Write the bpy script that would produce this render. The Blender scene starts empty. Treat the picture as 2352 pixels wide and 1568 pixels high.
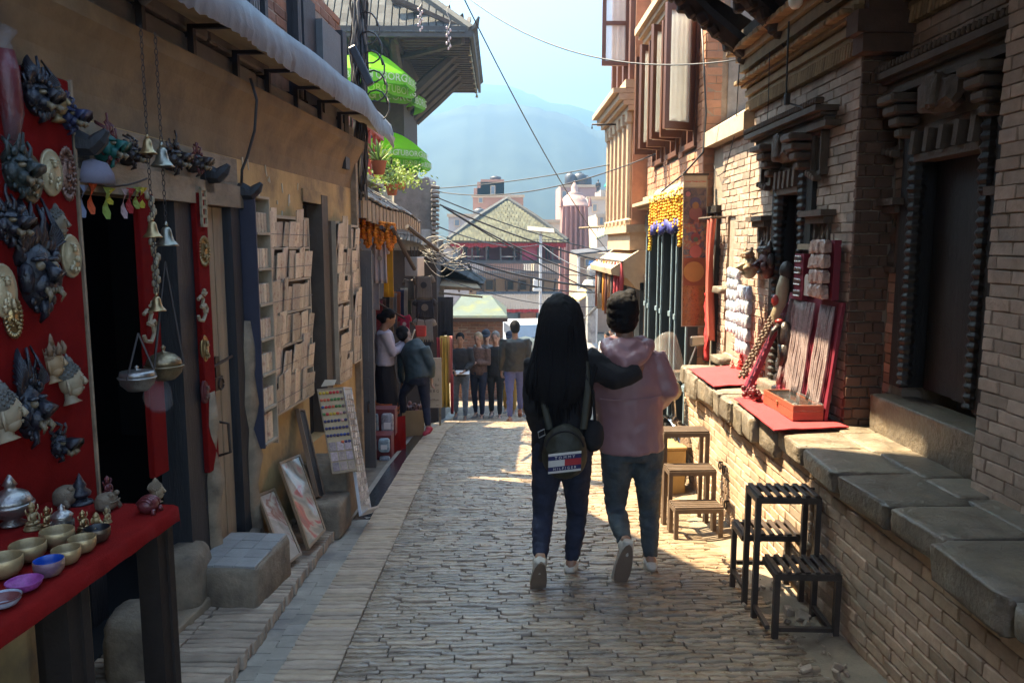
import bpy, bmesh, math, random
from mathutils import Vector, Matrix, Euler, noise
R = math.radians
V = Vector
SC = bpy.context.scene
COL = SC.collection
rnd = random.Random(7)

# ------------------------------------------------------------------ camera
F_PX, CX, CY, EYE = 1750.0, 1176.0, 784.0, 1.58      # a 2352 x 1568 frame is used for measuring
PITCH, YAW = math.atan(224 / F_PX), math.atan(26 / F_PX)
cam = bpy.data.cameras.new('camera')
cam.sensor_width = 36; cam.lens = 36 * F_PX / 2352
cam.clip_start = .05; cam.clip_end = 4000
camo = bpy.data.objects.new('camera', cam); COL.objects.link(camo)
camo.location = (0, 0, EYE); camo.rotation_euler = (R(90) - PITCH, 0, -YAW)
SC.camera = camo
# ------------------------------------------------------------------ sky, sun, exposure
SUN = V((.50, -.21, -1.0)).normalized()               # the way the sunlight travels
W = bpy.data.worlds.new('World'); SC.world = W; W.use_nodes = True
nt = W.node_tree
sky = nt.nodes.new('ShaderNodeTexSky'); sky.sky_type = 'NISHITA'; sky.sun_disc = False
sky.sun_elevation = math.asin(-SUN.z); sky.sun_rotation = math.atan2(-SUN.x, -SUN.y)
sky.air_density = 1.0; sky.dust_density = 2.0; sky.ozone_density = .8
nt.links.new(sky.outputs[0], nt.nodes['Background'].inputs[0])
nt.nodes['Background'].inputs[1].default_value = .084
sl = bpy.data.lights.new('sun', 'SUN'); sl.energy = 5.0; sl.angle = R(.5); sl.color = (1, .82, .55)
so = bpy.data.objects.new('sun', sl); COL.objects.link(so)
so.rotation_euler = SUN.to_track_quat('-Z', 'Y').to_euler(); so.location = (-4, 4, 12)
vs = SC.view_settings
SC.display_settings.display_device = 'sRGB'
vs.view_transform = 'Standard'; vs.look = 'None'; vs.gamma = 1; vs.exposure = 2.98; vs.use_curve_mapping = False
SC.render.engine = 'CYCLES'
cy = SC.cycles
cy.use_denoising = True; cy.max_bounces = 8; cy.diffuse_bounces = 4; cy.glossy_bounces = 3
cy.transmission_bounces = 6; cy.transparent_max_bounces = 8; cy.volume_bounces = 0
cy.sample_clamp_indirect = 6; cy.caustics_reflective = False; cy.caustics_refractive = False

# ------------------------------------------------------------------ measuring
_fw = V((math.sin(YAW) * math.cos(PITCH), math.cos(YAW) * math.cos(PITCH), -math.sin(PITCH)))
_rt = V((math.cos(YAW), -math.sin(YAW), 0)); _up = _rt.cross(_fw)
def ray(x, y): return _fw + _rt * ((x - CX) / F_PX) + _up * ((CY - y) / F_PX)
EYEP = V((0, 0, EYE))
def at(x, y, Y): r = ray(x, y); return EYEP + r * (Y / r.y)
def onX(x, y, X): r = ray(x, y); return EYEP + r * (X / r.x)
def onZ(x, y, z): r = ray(x, y); return EYEP + r * ((z - EYE) / r.z)
PROF = [(-8, .58), (7, -.51), (9.5, -.79), (13.1, -1.5), (15, -1.86), (20, -2.45), (30, -2.6), (90, -2.6), (4000, -2.6)]
def gz(Y):
    for (a, za), (b, zb) in zip(PROF, PROF[1:]):
        if Y <= b: return za + (zb - za) * (Y - a) / (b - a)
    return PROF[-1][1]
TH = math.atan(.0811)
LO = V((-1.866, 0, 0)); LN = V((math.cos(TH), -math.sin(TH), 0)); LU = V((math.sin(TH), math.cos(TH), 0))
def onL(x, y, o=0):                                   # a point of the left house front, in that front's own (out, along, up)
    r = ray(x, y); t = ((LO + LN * o - EYEP).dot(LN)) / r.dot(LN); p = EYEP + r * t
    return V((o, (p - LO).dot(LU), p.z))
def Lw(o, s, z): return LO + LN * o + LU * s + V((0, 0, z))

# ------------------------------------------------------------------ materials
def N(t, kind, **kw):
    n = t.nodes.new(kind)
    for k, v in kw.items(): setattr(n, k, v)
    return n
def setin(n, **kw):
    for k, v in kw.items(): n.inputs[k.replace('_', ' ')].default_value = v
MATS = {}
def mat(name, col, rough=.8, var=.25, scale=6, bump=.25, bscale=60, metal=0, piece=0, col2=None, stain=None, sscale=3,
        stretch=(1, 1, 1), spec=.5, rvar=0, alpha=1, trans=0, sub=0, emit=0):
    """A principled material: grain, piece to piece variation, soft stains and fine relief from noise in world space."""
    if name in MATS: return MATS[name]
    m = bpy.data.materials.new(name); m.use_nodes = True; t = m.node_tree; L = t.links.new
    b = t.nodes['Principled BSDF']
    geo = N(t, 'ShaderNodeNewGeometry'); mp = N(t, 'ShaderNodeMapping'); L(geo.outputs['Position'], mp.inputs[0])
    mp.inputs['Scale'].default_value = stretch
    n1 = N(t, 'ShaderNodeTexNoise'); setin(n1, Scale=scale, Detail=5.0, Roughness=.65); L(mp.outputs[0], n1.inputs['Vector'])
    val = N(t, 'ShaderNodeMapRange'); setin(val, From_Min=.25, From_Max=.75, To_Min=1 - var, To_Max=1 + var); L(n1.outputs[0], val.inputs[0])
    vout = val.outputs[0]
    rgb = N(t, 'ShaderNodeRGB'); rgb.outputs[0].default_value = (*col, 1); cout = rgb.outputs[0]
    if piece or col2:
        oi = N(t, 'ShaderNodeObjectInfo'); ad = N(t, 'ShaderNodeMath', operation='ADD'); fr = N(t, 'ShaderNodeMath', operation='FRACT')
        L(geo.outputs['Random Per Island'], ad.inputs[0]); L(oi.outputs['Random'], ad.inputs[1]); L(ad.outputs[0], fr.inputs[0])
        if piece:
            mr = N(t, 'ShaderNodeMapRange'); setin(mr, To_Min=1 - piece, To_Max=1 + piece); L(fr.outputs[0], mr.inputs[0])
            mu = N(t, 'ShaderNodeMath', operation='MULTIPLY'); L(vout, mu.inputs[0]); L(mr.outputs[0], mu.inputs[1]); vout = mu.outputs[0]
        if col2:
            f2 = N(t, 'ShaderNodeMath', operation='MULTIPLY'); f2.inputs[1].default_value = 7.31; L(fr.outputs[0], f2.inputs[0])
            f3 = N(t, 'ShaderNodeMath', operation='FRACT'); L(f2.outputs[0], f3.inputs[0])
            mx = N(t, 'ShaderNodeMix', data_type='RGBA'); L(f3.outputs[0], mx.inputs[0]); L(cout, mx.inputs[6]); mx.inputs[7].default_value = (*col2, 1); cout = mx.outputs[2]
    if stain:
        n3 = N(t, 'ShaderNodeTexNoise'); setin(n3, Scale=sscale, Detail=6.0, Roughness=.6); L(geo.outputs['Position'], n3.inputs['Vector'])
        r3 = N(t, 'ShaderNodeMapRange'); setin(r3, From_Min=.5, From_Max=.7); L(n3.outputs[0], r3.inputs[0])
        mx = N(t, 'ShaderNodeMix', data_type='RGBA'); L(r3.outputs[0], mx.inputs[0]); L(cout, mx.inputs[6]); mx.inputs[7].default_value = (*stain, 1); cout = mx.outputs[2]
    hs = N(t, 'ShaderNodeHueSaturation'); L(cout, hs.inputs['Color']); L(vout, hs.inputs['Value'])
    L(hs.outputs[0], b.inputs['Base Color'])
    setin(b, Roughness=rough, Metallic=metal); b.inputs['Specular IOR Level'].default_value = spec
    if rvar:
        rr = N(t, 'ShaderNodeMapRange'); setin(rr, From_Min=.3, From_Max=.7, To_Min=rough - rvar, To_Max=rough + rvar); L(n1.outputs[0], rr.inputs[0]); L(rr.outputs[0], b.inputs['Roughness'])
    if bump:
        n2 = N(t, 'ShaderNodeTexNoise'); setin(n2, Scale=bscale, Detail=4.0, Roughness=.6); L(mp.outputs[0], n2.inputs['Vector'])
        bp = N(t, 'ShaderNodeBump'); setin(bp, Strength=bump, Distance=.01); L(n2.outputs[0], bp.inputs['Height']); L(bp.outputs[0], b.inputs['Normal'])
    if alpha < 1: b.inputs['Alpha'].default_value = alpha
    if trans: b.inputs['Transmission Weight'].default_value = trans
    if sub:                                            # thin cloth: some of the light passes through
        tr = N(t, 'ShaderNodeBsdfTranslucent'); L(hs.outputs[0], tr.inputs['Color'])
        ms = N(t, 'ShaderNodeMixShader'); ms.inputs[0].default_value = sub
        L(b.outputs[0], ms.inputs[1]); L(tr.outputs[0], ms.inputs[2]); L(ms.outputs[0], t.nodes['Material Output'].inputs[0])
    MATS[name] = m
    return m
def simple(name, col, rough=.6, metal=0, **kw): return mat(name, col, rough, var=kw.pop('var', .12), bump=kw.pop('bump', .08), metal=metal, **kw)

# ------------------------------------------------------------------ mesh building
def frame(dx, dz=None):
    """Rotation whose local x is dx (and whose z leans to dz)."""
    x = V(dx).normalized(); z = V(dz) if dz else V((0, 0, 1))
    if abs(x.dot(z.normalized())) > .98: z = V((0, 1, 0))
    y = z.cross(x).normalized(); z = x.cross(y)
    return Matrix((x, y, z)).transposed()
def rz(a): return Matrix.Rotation(a, 3, 'Z')
def rx(a): return Matrix.Rotation(a, 3, 'X')
def ry(a): return Matrix.Rotation(a, 3, 'Y')
class MB:
    def __init__(s): s.v, s.f, s.m, s.mi = [], [], [], 0
    def add(s, vs, fs):
        o = len(s.v); s.v += [tuple(v) for v in vs]; s.f += [tuple(i + o for i in f) for f in fs]; s.m += [s.mi] * len(fs); return s
    def use(s, i): s.mi = i; return s
    def box(s, c, d, rot=None, taper=1):
        c = V(c); h = V(d) / 2; vs = []
        for z in (-1, 1):
            k = taper if z > 0 else 1
            for x, y in ((-1, -1), (1, -1), (1, 1), (-1, 1)):
                p = V((x * h.x * k, y * h.y * k, z * h.z)); vs.append(c + (rot @ p if rot else p))
        return s.add(vs, [(3, 2, 1, 0), (4, 5, 6, 7), (0, 1, 5, 4), (1, 2, 6, 5), (2, 3, 7, 6), (3, 0, 4, 7)])
    def bx(s, x0, x1, y0, y1, z0, z1, rot=None): return s.box(((x0 + x1) / 2, (y0 + y1) / 2, (z0 + z1) / 2), (x1 - x0, y1 - y0, z1 - z0), rot)
    def cbox(s, c, d, b=.01, rot=None, jit=0, rg=None):
        """A box with chamfered edges, its corners a little uneven when jit is set."""
        rg = rg or rnd; c = V(c); h = V(d) / 2; b = min(b, min(h) * .9); vs, ix = [], {}
        for x in (-1, 1):
            for y in (-1, 1):
                for z in (-1, 1):
                    j = V((rg.uniform(-jit, jit), rg.uniform(-jit, jit), rg.uniform(-jit, jit)))
                    for a in range(3):
                        p = [x * (h.x - b), y * (h.y - b), z * (h.z - b)]; p[a] = (x, y, z)[a] * h[a]
                        p = V(p) + j; ix[x, y, z, a] = len(vs); vs.append(c + (rot @ p if rot else p))
        fs = []; I = ix
        for g in (-1, 1):
            fs.append([I[g, -1, -1, 0], I[g, 1, -1, 0], I[g, 1, 1, 0], I[g, -1, 1, 0]][::g])
            fs.append([I[-1, g, -1, 1], I[-1, g, 1, 1], I[1, g, 1, 1], I[1, g, -1, 1]][::g])
            fs.append([I[-1, -1, g, 2], I[1, -1, g, 2], I[1, 1, g, 2], I[-1, 1, g, 2]][::g])
            for k in (-1, 1):
                fs.append([I[g, k, -1, 0], I[g, k, 1, 0], I[g, k, 1, 1], I[g, k, -1, 1]][::-g * k])
                fs.append([I[g, -1, k, 0], I[g, 1, k, 0], I[g, 1, k, 2], I[g, -1, k, 2]][::g * k])
                fs.append([I[-1, g, k, 1], I[1, g, k, 1], I[1, g, k, 2], I[-1, g, k, 2]][::-g * k])
                for q in (-1, 1): fs.append([I[g, k, q, 0], I[g, k, q, 1], I[g, k, q, 2]][::g * k * q])
        return s.add(vs, fs)
    def poly(s, *ps): return s.add(ps, [tuple(range(len(ps)))])
    def prism(s, ps, off):
        ps = [V(p) for p in ps]; off = V(off); n = len(ps)
        return s.add(ps + [p + off for p in ps], [tuple(range(n))[::-1], tuple(range(n, 2 * n))] + [(i, (i + 1) % n, n + (i + 1) % n, n + i) for i in range(n)])
    def tube(s, pts, r, n=6, flat=1, side=None, cap=True):
        """Rings along a path; r a number or one per point; flat squeezes the ring along its second axis."""
        pts = [V(p) for p in pts]; k = len(pts); rs = r if isinstance(r, (list, tuple)) else [r] * k; vs = []; prev = V(side) if side else None
        for i, p in enumerate(pts):
            d = (pts[min(i + 1, k - 1)] - pts[max(i - 1, 0)])
            d = d.normalized() if d.length > 1e-9 else V((0, 0, 1))
            if prev is None: prev = V((1, 0, 0)) if abs(d.x) < .9 else V((0, 1, 0))
            a = prev - d * prev.dot(d); a = a.normalized() if a.length > 1e-6 else d.orthogonal().normalized(); prev = a; b = d.cross(a)
            rr = rs[i]; ra, rb = rr if isinstance(rr, (list, tuple)) else (rr, rr * flat)
            for q in range(n):
                w = 2 * math.pi * q / n; vs.append(p + a * (ra * math.cos(w)) + b * (rb * math.sin(w)))
        fs = [(i * n + q, i * n + (q + 1) % n, (i + 1) * n + (q + 1) % n, (i + 1) * n + q) for i in range(k - 1) for q in range(n)]
        if cap: fs += [tuple(range(n))[::-1], tuple(range((k - 1) * n, k * n))]
        return s.add(vs, fs)
    def lathe(s, prof, c=(0, 0, 0), n=14, rot=None, sq=1, cap=True):
        c = V(c); vs = []
        for r, z in prof:
            for q in range(n):
                w = 2 * math.pi * q / n; p = V((r * math.cos(w), r * sq * math.sin(w), z)); vs.append(c + (rot @ p if rot else p))
        k = len(prof); fs = [(i * n + q, i * n + (q + 1) % n, (i + 1) * n + (q + 1) % n, (i + 1) * n + q) for i in range(k - 1) for q in range(n)]
        if cap and prof[0][0] > 1e-5: fs.append(tuple(range(n))[::-1])
        if cap and prof[-1][0] > 1e-5: fs.append(tuple(range((k - 1) * n, k * n)))
        return s.add(vs, fs)
    def ball(s, c, r, n=8, rot=None):
        r = (r, r, r) if not isinstance(r, (tuple, list, Vector)) else r; m = max(3, n // 2 + 1)
        pr = [(math.sin(math.pi * i / m), -math.cos(math.pi * i / m)) for i in range(m + 1)]; pr[0] = (0.0, -1); pr[-1] = (0.0, 1)
        c = V(c); vs = [c + (rot @ V((0, 0, -r[2])) if rot else V((0, 0, -r[2])))]
        for a, z in pr[1:-1]:
            for q in range(n):
                w = 2 * math.pi * q / n; p = V((a * math.cos(w) * r[0], a * math.sin(w) * r[1], z * r[2])); vs.append(c + (rot @ p if rot else p))
        vs.append(c + (rot @ V((0, 0, r[2])) if rot else V((0, 0, r[2])))); k = m - 1; fs = []
        for q in range(n):
            fs.append((0, 1 + (q + 1) % n, 1 + q)); fs.append((len(vs) - 1, 1 + (k - 1) * n + q, 1 + (k - 1) * n + (q + 1) % n))
            for i in range(k - 1): fs.append((1 + i * n + q, 1 + i * n + (q + 1) % n, 1 + (i + 1) * n + (q + 1) % n, 1 + (i + 1) * n + q))
        return s.add(vs, fs)
    def sheet(s, g, thick=None):
        """A grid of points g[i][j]; with a thickness vector it becomes a closed slab."""
        a, b = len(g), len(g[0]); vs = [p for row in g for p in row]
        fs = [(i * b + j, i * b + j + 1, (i + 1) * b + j + 1, (i + 1) * b + j) for i in range(a - 1) for j in range(b - 1)]
        if thick is None: return s.add(vs, fs)
        t = V(thick); n = a * b; vs = [V(v) for v in vs]; vs2 = vs + [v + t for v in vs]
        fs2 = fs + [tuple(i + n for i in f[::-1]) for f in fs]
        rim = [j for j in range(b)] + [i * b + b - 1 for i in range(1, a)] + [(a - 1) * b + j for j in range(b - 2, -1, -1)] + [i * b for i in range(a - 2, 0, -1)]
        for i in range(len(rim)): p, q = rim[i], rim[(i + 1) % len(rim)]; fs2.append((q, p, p + n, q + n))
        return s.add(vs2, fs2)
    def mesh(s, name, mats, smooth=False):
        me = bpy.data.meshes.new(name); me.from_pydata(s.v, [], s.f)
        mats = mats if isinstance(mats, (list, tuple)) else [mats]
        for m in mats: me.materials.append(m)
        if any(s.m): me.polygons.foreach_set('material_index', s.m)
        if smooth: me.polygons.foreach_set('use_smooth', [True] * len(me.polygons))
        me.update(); return me
    def build(s, name, mats, par=None, smooth=False, world=False, kind=None):
        return put(name, s.mesh(name, mats, smooth), par, world=world, kind=kind)
def put(name, me, par=None, M=None, world=False, kind=None):
    o = bpy.data.objects.new(name, me); COL.objects.link(o)
    if par is not None:
        o.parent = par
        if world: o.matrix_parent_inverse = par.matrix_basis.inverted()
    if M is not None: o.matrix_basis = M
    if kind: o['kind'] = kind
    return o
def rot4(m3, loc=(0, 0, 0), sc=(1, 1, 1)): return Matrix.Translation(loc) @ m3.to_4x4() @ Matrix.Diagonal((*sc, 1))
def tag(o, label, cat, group=None):
    o['label'] = label; o['category'] = cat
    if group: o['group'] = group
    return o
def thing(name, label, cat, loc=(0, 0, 0), rotz=0, group=None):
    o = bpy.data.objects.new(name, None); o.empty_display_size = .1; COL.objects.link(o); o.location = loc; o.rotation_euler = (0, 0, rotz)
    o.matrix_basis = Matrix.Translation(loc) @ Matrix.Rotation(rotz, 4, 'Z')
    return tag(o, label, cat, group)
def kids(o): return KID.get(o.name, [])
def copy_tree(o, M, label=None, group=None):
    def cp(a, par):
        c = a.copy(); COL.objects.link(c)
        if par is not None: c.parent = par
        for ch in [x for x in list(a.children)]: cp(ch, c)
        return c
    c = cp(o, None); c.matrix_basis = M
    if label: c['label'] = label
    if group: c['group'] = group
    return c
def struct(o, kind='structure'): o['kind'] = kind; return o
def text_mesh(txt, size, M, name, m, par=None, world=False, ext=.0008, align='CENTER', bold=0):
    cu = bpy.data.curves.new(name, 'FONT'); cu.body = txt; cu.size = size; cu.extrude = ext; cu.align_x = align; cu.align_y = 'CENTER'; cu.resolution_u = 2; cu.offset = bold
    o = bpy.data.objects.new(name, cu); COL.objects.link(o)
    dg = bpy.context.evaluated_depsgraph_get(); me = bpy.data.meshes.new_from_object(o.evaluated_get(dg)); bpy.data.objects.remove(o); bpy.data.curves.remove(cu)
    me.materials.clear(); me.materials.append(m); me.transform(M)
    return put(name, me, par, world=world)
def remesh(mb, voxel, wr=0, wscale=9, smooth=2, seed=0, stretch=(1, 1, 1)):
    """Overlapping closed shapes become one continuous skin; wr adds fine folds along the normals."""
    me = mb.mesh('skin', []) ; o = bpy.data.objects.new('skin', me); COL.objects.link(o)
    md = o.modifiers.new('r', 'REMESH'); md.mode = 'VOXEL'; md.voxel_size = voxel
    if smooth: ms = o.modifiers.new('s', 'SMOOTH'); ms.iterations = smooth; ms.factor = .5
    dg = bpy.context.evaluated_depsgraph_get(); out = bpy.data.meshes.new_from_object(o.evaluated_get(dg))
    bpy.data.objects.remove(o); bpy.data.meshes.remove(me)
    if wr:
        for v in out.vertices:
            q = V((v.co.x * wscale * stretch[0] + seed, v.co.y * wscale * stretch[1], v.co.z * wscale * stretch[2]))
            k = noise.noise(q) + .6 * noise.noise(q * 2.1)
            v.co += v.normal * (wr * (1 - 2.2 * abs(k)))
    out.polygons.foreach_set('use_smooth', [True] * len(out.polygons)); out.update()
    return out

# ------------------------------------------------------------------ brick walls
def brick_mesh(w, d, h, m, n=5, ch=.006, jit=.003, seed=1):
    g = random.Random(seed); out = []
    for i in range(n):
        b = MB(); b.cbox((0, 0, 0), (w, d, h), ch, jit=jit, rg=g); out.append(b.mesh('brick', m))
    return out
class Bricks:
    """Collects brick places over the faces of one thing; the largest 300 become parts, the rest one part of kind stuff."""
    def __init__(s, par, m, w, h, d=.04, gap=.006, seed=1, limit=300, name='brick', ch=.005, jit=.0025):
        s.par, s.w, s.h, s.d, s.gap, s.limit, s.name, s.m = par, w, h, d, gap, limit, name, m
        s.ms = brick_mesh(w - gap, d, h - gap, m, ch=ch, jit=jit, seed=seed); s.pl = []; s.g = random.Random(seed)
    def face(s, O, U, Nn, u0, u1, v0, v1, holes=(), proud=.003, bond=.5):
        O, U, Nn = V(O), V(U).normalized(), V(Nn).normalized(); rows = max(1, round((v1 - v0) / s.h)); hh = (v1 - v0) / rows
        for i in range(rows):
            va, vb = v0 + i * hh, v0 + (i + 1) * hh; u = u0 - (s.w * bond if i % 2 else 0) - s.g.uniform(0, .02)
            while u < u1:
                a, b = max(u, u0), min(u + s.w * s.g.uniform(.93, 1.07), u1); u = u + s.w if b >= u1 else b
                spans = [(a, b)]
                for (h0, h1, k0, k1) in holes:
                    if vb > k0 + .2 * hh and va < k1 - .2 * hh:
                        nx = []
                        for (p, q) in spans:
                            if q <= h0 or p >= h1: nx.append((p, q)); continue
                            if p < h0: nx.append((p, h0))
                            if q > h1: nx.append((h1, q))
                        spans = nx
                for (p, q) in spans:
                    if q - p < .02: continue
                    c = O + U * ((p + q) / 2) + V((0, 0, (va + vb) / 2)) + Nn * (proud - s.d / 2 + s.g.uniform(-.003, .003))
                    m3 = Matrix((U, V((0, 0, 1)).cross(U), V((0, 0, 1)))).transposed()
                    m3 = m3 @ ry(s.g.uniform(-.012, .012))
                    s.pl.append((c, m3, ((q - p - s.gap) / (s.w - s.gap), 1, (hh - s.gap) / (s.h - s.gap))))
    def done(s):
        e = EYEP; s.pl.sort(key=lambda t: (t[0] - e).length); inv = s.par.matrix_basis.inverted(); rest = MB()
        for i, (c, m3, sc) in enumerate(s.pl):
            M = rot4(m3, c, sc); me = s.g.choice(s.ms)
            if i < s.limit:
                o = put(s.name, me, s.par); o.matrix_parent_inverse = inv; o.matrix_basis = M
            else:
                rest.add([M @ v.co for v in me.vertices], [tuple(p.vertices) for p in me.polygons])
        if rest.v: rest.build(s.name, s.m, s.par, world=True, kind='stuff')
# ================================================================== ground, street, hills
M_DIRT = mat('packed_dirt', (.16, .125, .09), .9, .3, 5, .5, 70, stain=(.11, .085, .062))
M_PAVE = mat('worn_paving_brick', (.285, .205, .13), .3, .28, 14, .35, 55, piece=.28, col2=(.225, .168, .115), rvar=.1, spec=.5, stretch=(1, 1.6, 1))
M_EDGE = mat('edging_brick', (.38, .28, .18), .75, .2, 12, .35, 60, piece=.16, col2=(.37, .28, .2))
M_KERB = mat('kerb_brick', (.36, .27, .19), .85, .25, 10, .4, 60, piece=.2, col2=(.31, .24, .17))
M_MORT = mat('dusty_joint', (.13, .1, .075), .95, .3, 8, .4, 90)
M_GUT = mat('gutter_cement', (.27, .235, .185), .7, .25, 7, .3, 50, piece=.12, stain=(.17, .15, .13))
M_WATER = mat('wet_gutter', (.03, .035, .04), .06, .2, 10, .25, 25)
def ribbon(name, x0, x1, ys, m, dz=0, par=None, nx=2):
    mb = MB(); mb.sheet([[(x0 + (x1 - x0) * j / (nx - 1), y, gz(y) + dz) for j in range(nx)] for y in ys]); return mb.build(name, m, par, smooth=True)
ys = [-6, 0, 7, 8, 9.5, 11, 13.1, 14, 15, 17, 20, 30, 60, 120, 340]
g = struct(ribbon('ground', -200, 200, ys, M_DIRT, -.03, nx=3))
street = struct(ribbon('street', -.7, 1.56, [-2 + .25 * i for i in range(93)], M_MORT, .002))
gutter = struct(ribbon('gutter', -1.12, -.94, [-2 + .5 * i for i in range(37)], M_GUT, -.012))
water = struct(ribbon('water', -1.07, -.94, [5.3 + .25 * i for i in range(18)], M_WATER, -.002))
# paving bricks across the street: the nearest 300 are pieces, the rest one part
def pave_variants(n, L, Wd, H, m, seed, wav):
    g, out = random.Random(seed), []
    for k in range(n):
        b = MB(); nx = 6; top, shoulder, foot = [], [], []
        w = [g.uniform(.96, 1.05) for _ in range(nx)]; sh = [g.uniform(-wav, wav) for _ in range(nx)]; hh = [g.uniform(-.0035, .003) for _ in range(nx)]
        w[0] *= .8; w[-1] *= .8
        rows = []
        for i in range(nx):
            x = -L / 2 + L * i / (nx - 1); e = Wd / 2 * w[i]; y = sh[i]
            rows.append([(x, y - e, -H), (x, y - e, -.005 + hh[i]), (x, y - e * .78, hh[i]), (x, y + e * .74, hh[i] + g.uniform(-.003, .002)), (x, y + e, -.006 + hh[i]), (x, y + e, -H)])
        b.sheet(rows)
        e0, e1 = rows[0], rows[-1]; b.poly(*[(p[0], p[1], p[2]) for p in e0]); b.poly(*[(p[0], p[1], p[2]) for p in e1[::-1]])
        out.append(b.mesh('paving_brick', m, smooth=True))
    return out
PV = pave_variants(14, .205, .043, .03, M_PAVE, 3, .0012)
g3 = random.Random(5); rest = MB(); cnt = 0; y = 1.9; row = 0
slope = lambda yy: math.atan((gz(yy + .2) - gz(yy - .2)) / .4)
while y < 15.5:
    pitch = .0395 * g3.uniform(.88, 1.12); x = -.69 - g3.uniform(0, .12); ph = g3.uniform(0, 6)
    while x < 1.36 + .08 * math.sin(y * 2.1):
        L = .215 * g3.uniform(.7, 1.35); cxx = x + L / 2
        yy = y + .006 * math.sin(cxx * 3 + y) + .006 * math.sin(y * 1.7 + cxx * 4); bow = .018 * (1 - ((cxx - .35) / 1.1) ** 2)
        lo = max(-.69, x)
        if x + L > lo + .05:
            M = rot4(rx(slope(yy)) @ rz(g3.uniform(-.016, .016)) @ ry(g3.uniform(-.022, .022)), ((lo + x + L) / 2, yy, gz(yy) + .012 + bow + .006 * noise.noise((cxx * 2.5, y * 2.5, 0)) + g3.uniform(-.004, .004)), ((x + L - lo - .008) / .205, pitch / .0405, 1))
            me = g3.choice(PV)
            if 2.3 < y and cnt < 300: put('paving_brick', me, street, M); cnt += 1
            else: rest.add([M @ v.co for v in me.vertices], [tuple(p.vertices) for p in me.polygons])
        x += L
    y += pitch; row += 1
rest.build('paving_brick', M_PAVE, street, smooth=True, kind='stuff')
# the straight edging strip on the left of the street, bricks side by side
PE = pave_variants(8, .245, .046, .04, M_EDGE, 9, .002)
rest = MB(); y = 2.2; cnt = 0
while y < 15:
    p = .0455 * g3.uniform(.92, 1.08); xo = .012 * noise.noise((y * .7, 3, 0))
    M = rot4(rx(slope(y)) @ rz(g3.uniform(-.02, .02)), (-.815 + xo, y, gz(y) + .02 + g3.uniform(-.003, .003)), (1, p / .0475, 1)); me = g3.choice(PE)
    if cnt < 170: put('edging_brick', me, street, M); cnt += 1
    else: rest.add([M @ v.co for v in me.vertices], [tuple(q.vertices) for q in me.polygons])
    y += p
rest.build('edging_brick', M_EDGE, street, smooth=True, kind='stuff')
# small flat slabs of the gutter
mb = MB(); y = 2.2
while y < 5.4:
    for j, xx in enumerate((-1.075, -.99)):
        mb.cbox((xx + g3.uniform(-.004, .004), y + (.05 if j else 0), gz(y) - .012), (.088, .119, .010), .002, rx(slope(y)), jit=.002, rg=g3)
    y += .122
mb.build('gutter_slab', M_GUT, gutter, kind='stuff')
# sandy margin at the foot of the plinth
mb = MB(); mb.sheet([[(1.1 + .46 * k / 7, yy, gz(yy) - .012 + .052 * (k / 7) ** 1.1 + .014 * noise.noise((yy * 6, k * .9, 1))) for k in range(8)] for yy in [1.9 + .08 * i for i in range(60)]])
struct(mb.build('sand_margin', mat('sandy_dust', (.24, .185, .125), .95, .25, 9, .6, 110), None, smooth=True))
# broken bits of brick and litter by the stool
mb = MB()
for i in range(60):
    yy = g3.uniform(2.9, 4.4); mb.cbox((g3.uniform(1.22, 1.52), yy, gz(yy) + .038), [g3.uniform(.006, .03) * (2 if i % 9 == 0 else 1) for _ in range(3)], .004, Euler((g3.uniform(0, 3), g3.uniform(0, 3), 0)).to_matrix())
struct(mb.build('rubble', M_KERB), 'stuff')
# raised brick kerb in front of the left house
kerb = MB(); kerb.sheet([[(x, yy, gz(yy) + (.042 if x < -1.1 else -.05)) for x in (-2.2, -1.13, -1.12)] for yy in [1.5 + .3 * i for i in range(14)]]); kerb = struct(kerb.build('kerb_strip', M_MORT))
PK = pave_variants(8, .30, .043, .06, M_KERB, 21, .002); y = 2.25
while y < 5.2:
    for j in range(2):
        M = rot4(rx(slope(y)) @ rz(g3.uniform(-.04, .04)), (-1.255 - .31 * j + g3.uniform(-.01, .006) * (1 - j), y, gz(y) + .056 + g3.uniform(-.004, .004)), (g3.uniform(.96, 1.03), 1, 1))
        put('kerb_brick', g3.choice(PK), kerb, M)
    y += .045
# hills across the valley
M_HILL = mat('wooded_hill', (.03, .04, .028), .95, .5, .06, 0)
def hill(name, Y, prof, seed, rough):
    xs = [prof[0][0] + (prof[-1][0] - prof[0][0]) * i / 260 for i in range(261)]; g = random.Random(seed); K = 14; rows = [[] for _ in range(K + 1)]
    for x in xs:
        for (a, ya), (b, yb) in zip(prof, prof[1:]):
            if a <= x <= b: t = (x - a) / (b - a); t = t * t * (3 - 2 * t) if abs(yb - ya) > 25 else t; yy = ya + (yb - ya) * t
        p = at(x, yy + 3 * noise.noise((x * .02, seed, 0)) , Y); h = p.z + rough * (noise.noise((x * .35, seed, 2)) + .8 * abs(noise.noise((x * .9, seed, 4))))
        for k in range(K):
            q = k / (K - 1); n_ = noise.noise((x * .02, q * 3, seed)) + .5 * noise.noise((x * .07, q * 8, seed)); rows[k].append((p.x, Y - (1 - q) * h * 1.9 + n_ * 9 * q * (1 - q) * 4, -12 + (h + 12) * q + n_ * 7 * q * (1 - q) * 3))
        rows[K].append((p.x, Y + 60, -12))
    mb = MB(); mb.sheet(rows); return struct(mb.build(name, M_HILL, smooth=True))
hill('hill', 380, [(-500, 470), (300, 420), (700, 380), (870, 300), (960, 268), (1090, 242), (1190, 240), (1290, 262), (1380, 300), (1480, 345), (1700, 430), (2900, 520)], 1, 1.6)
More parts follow.
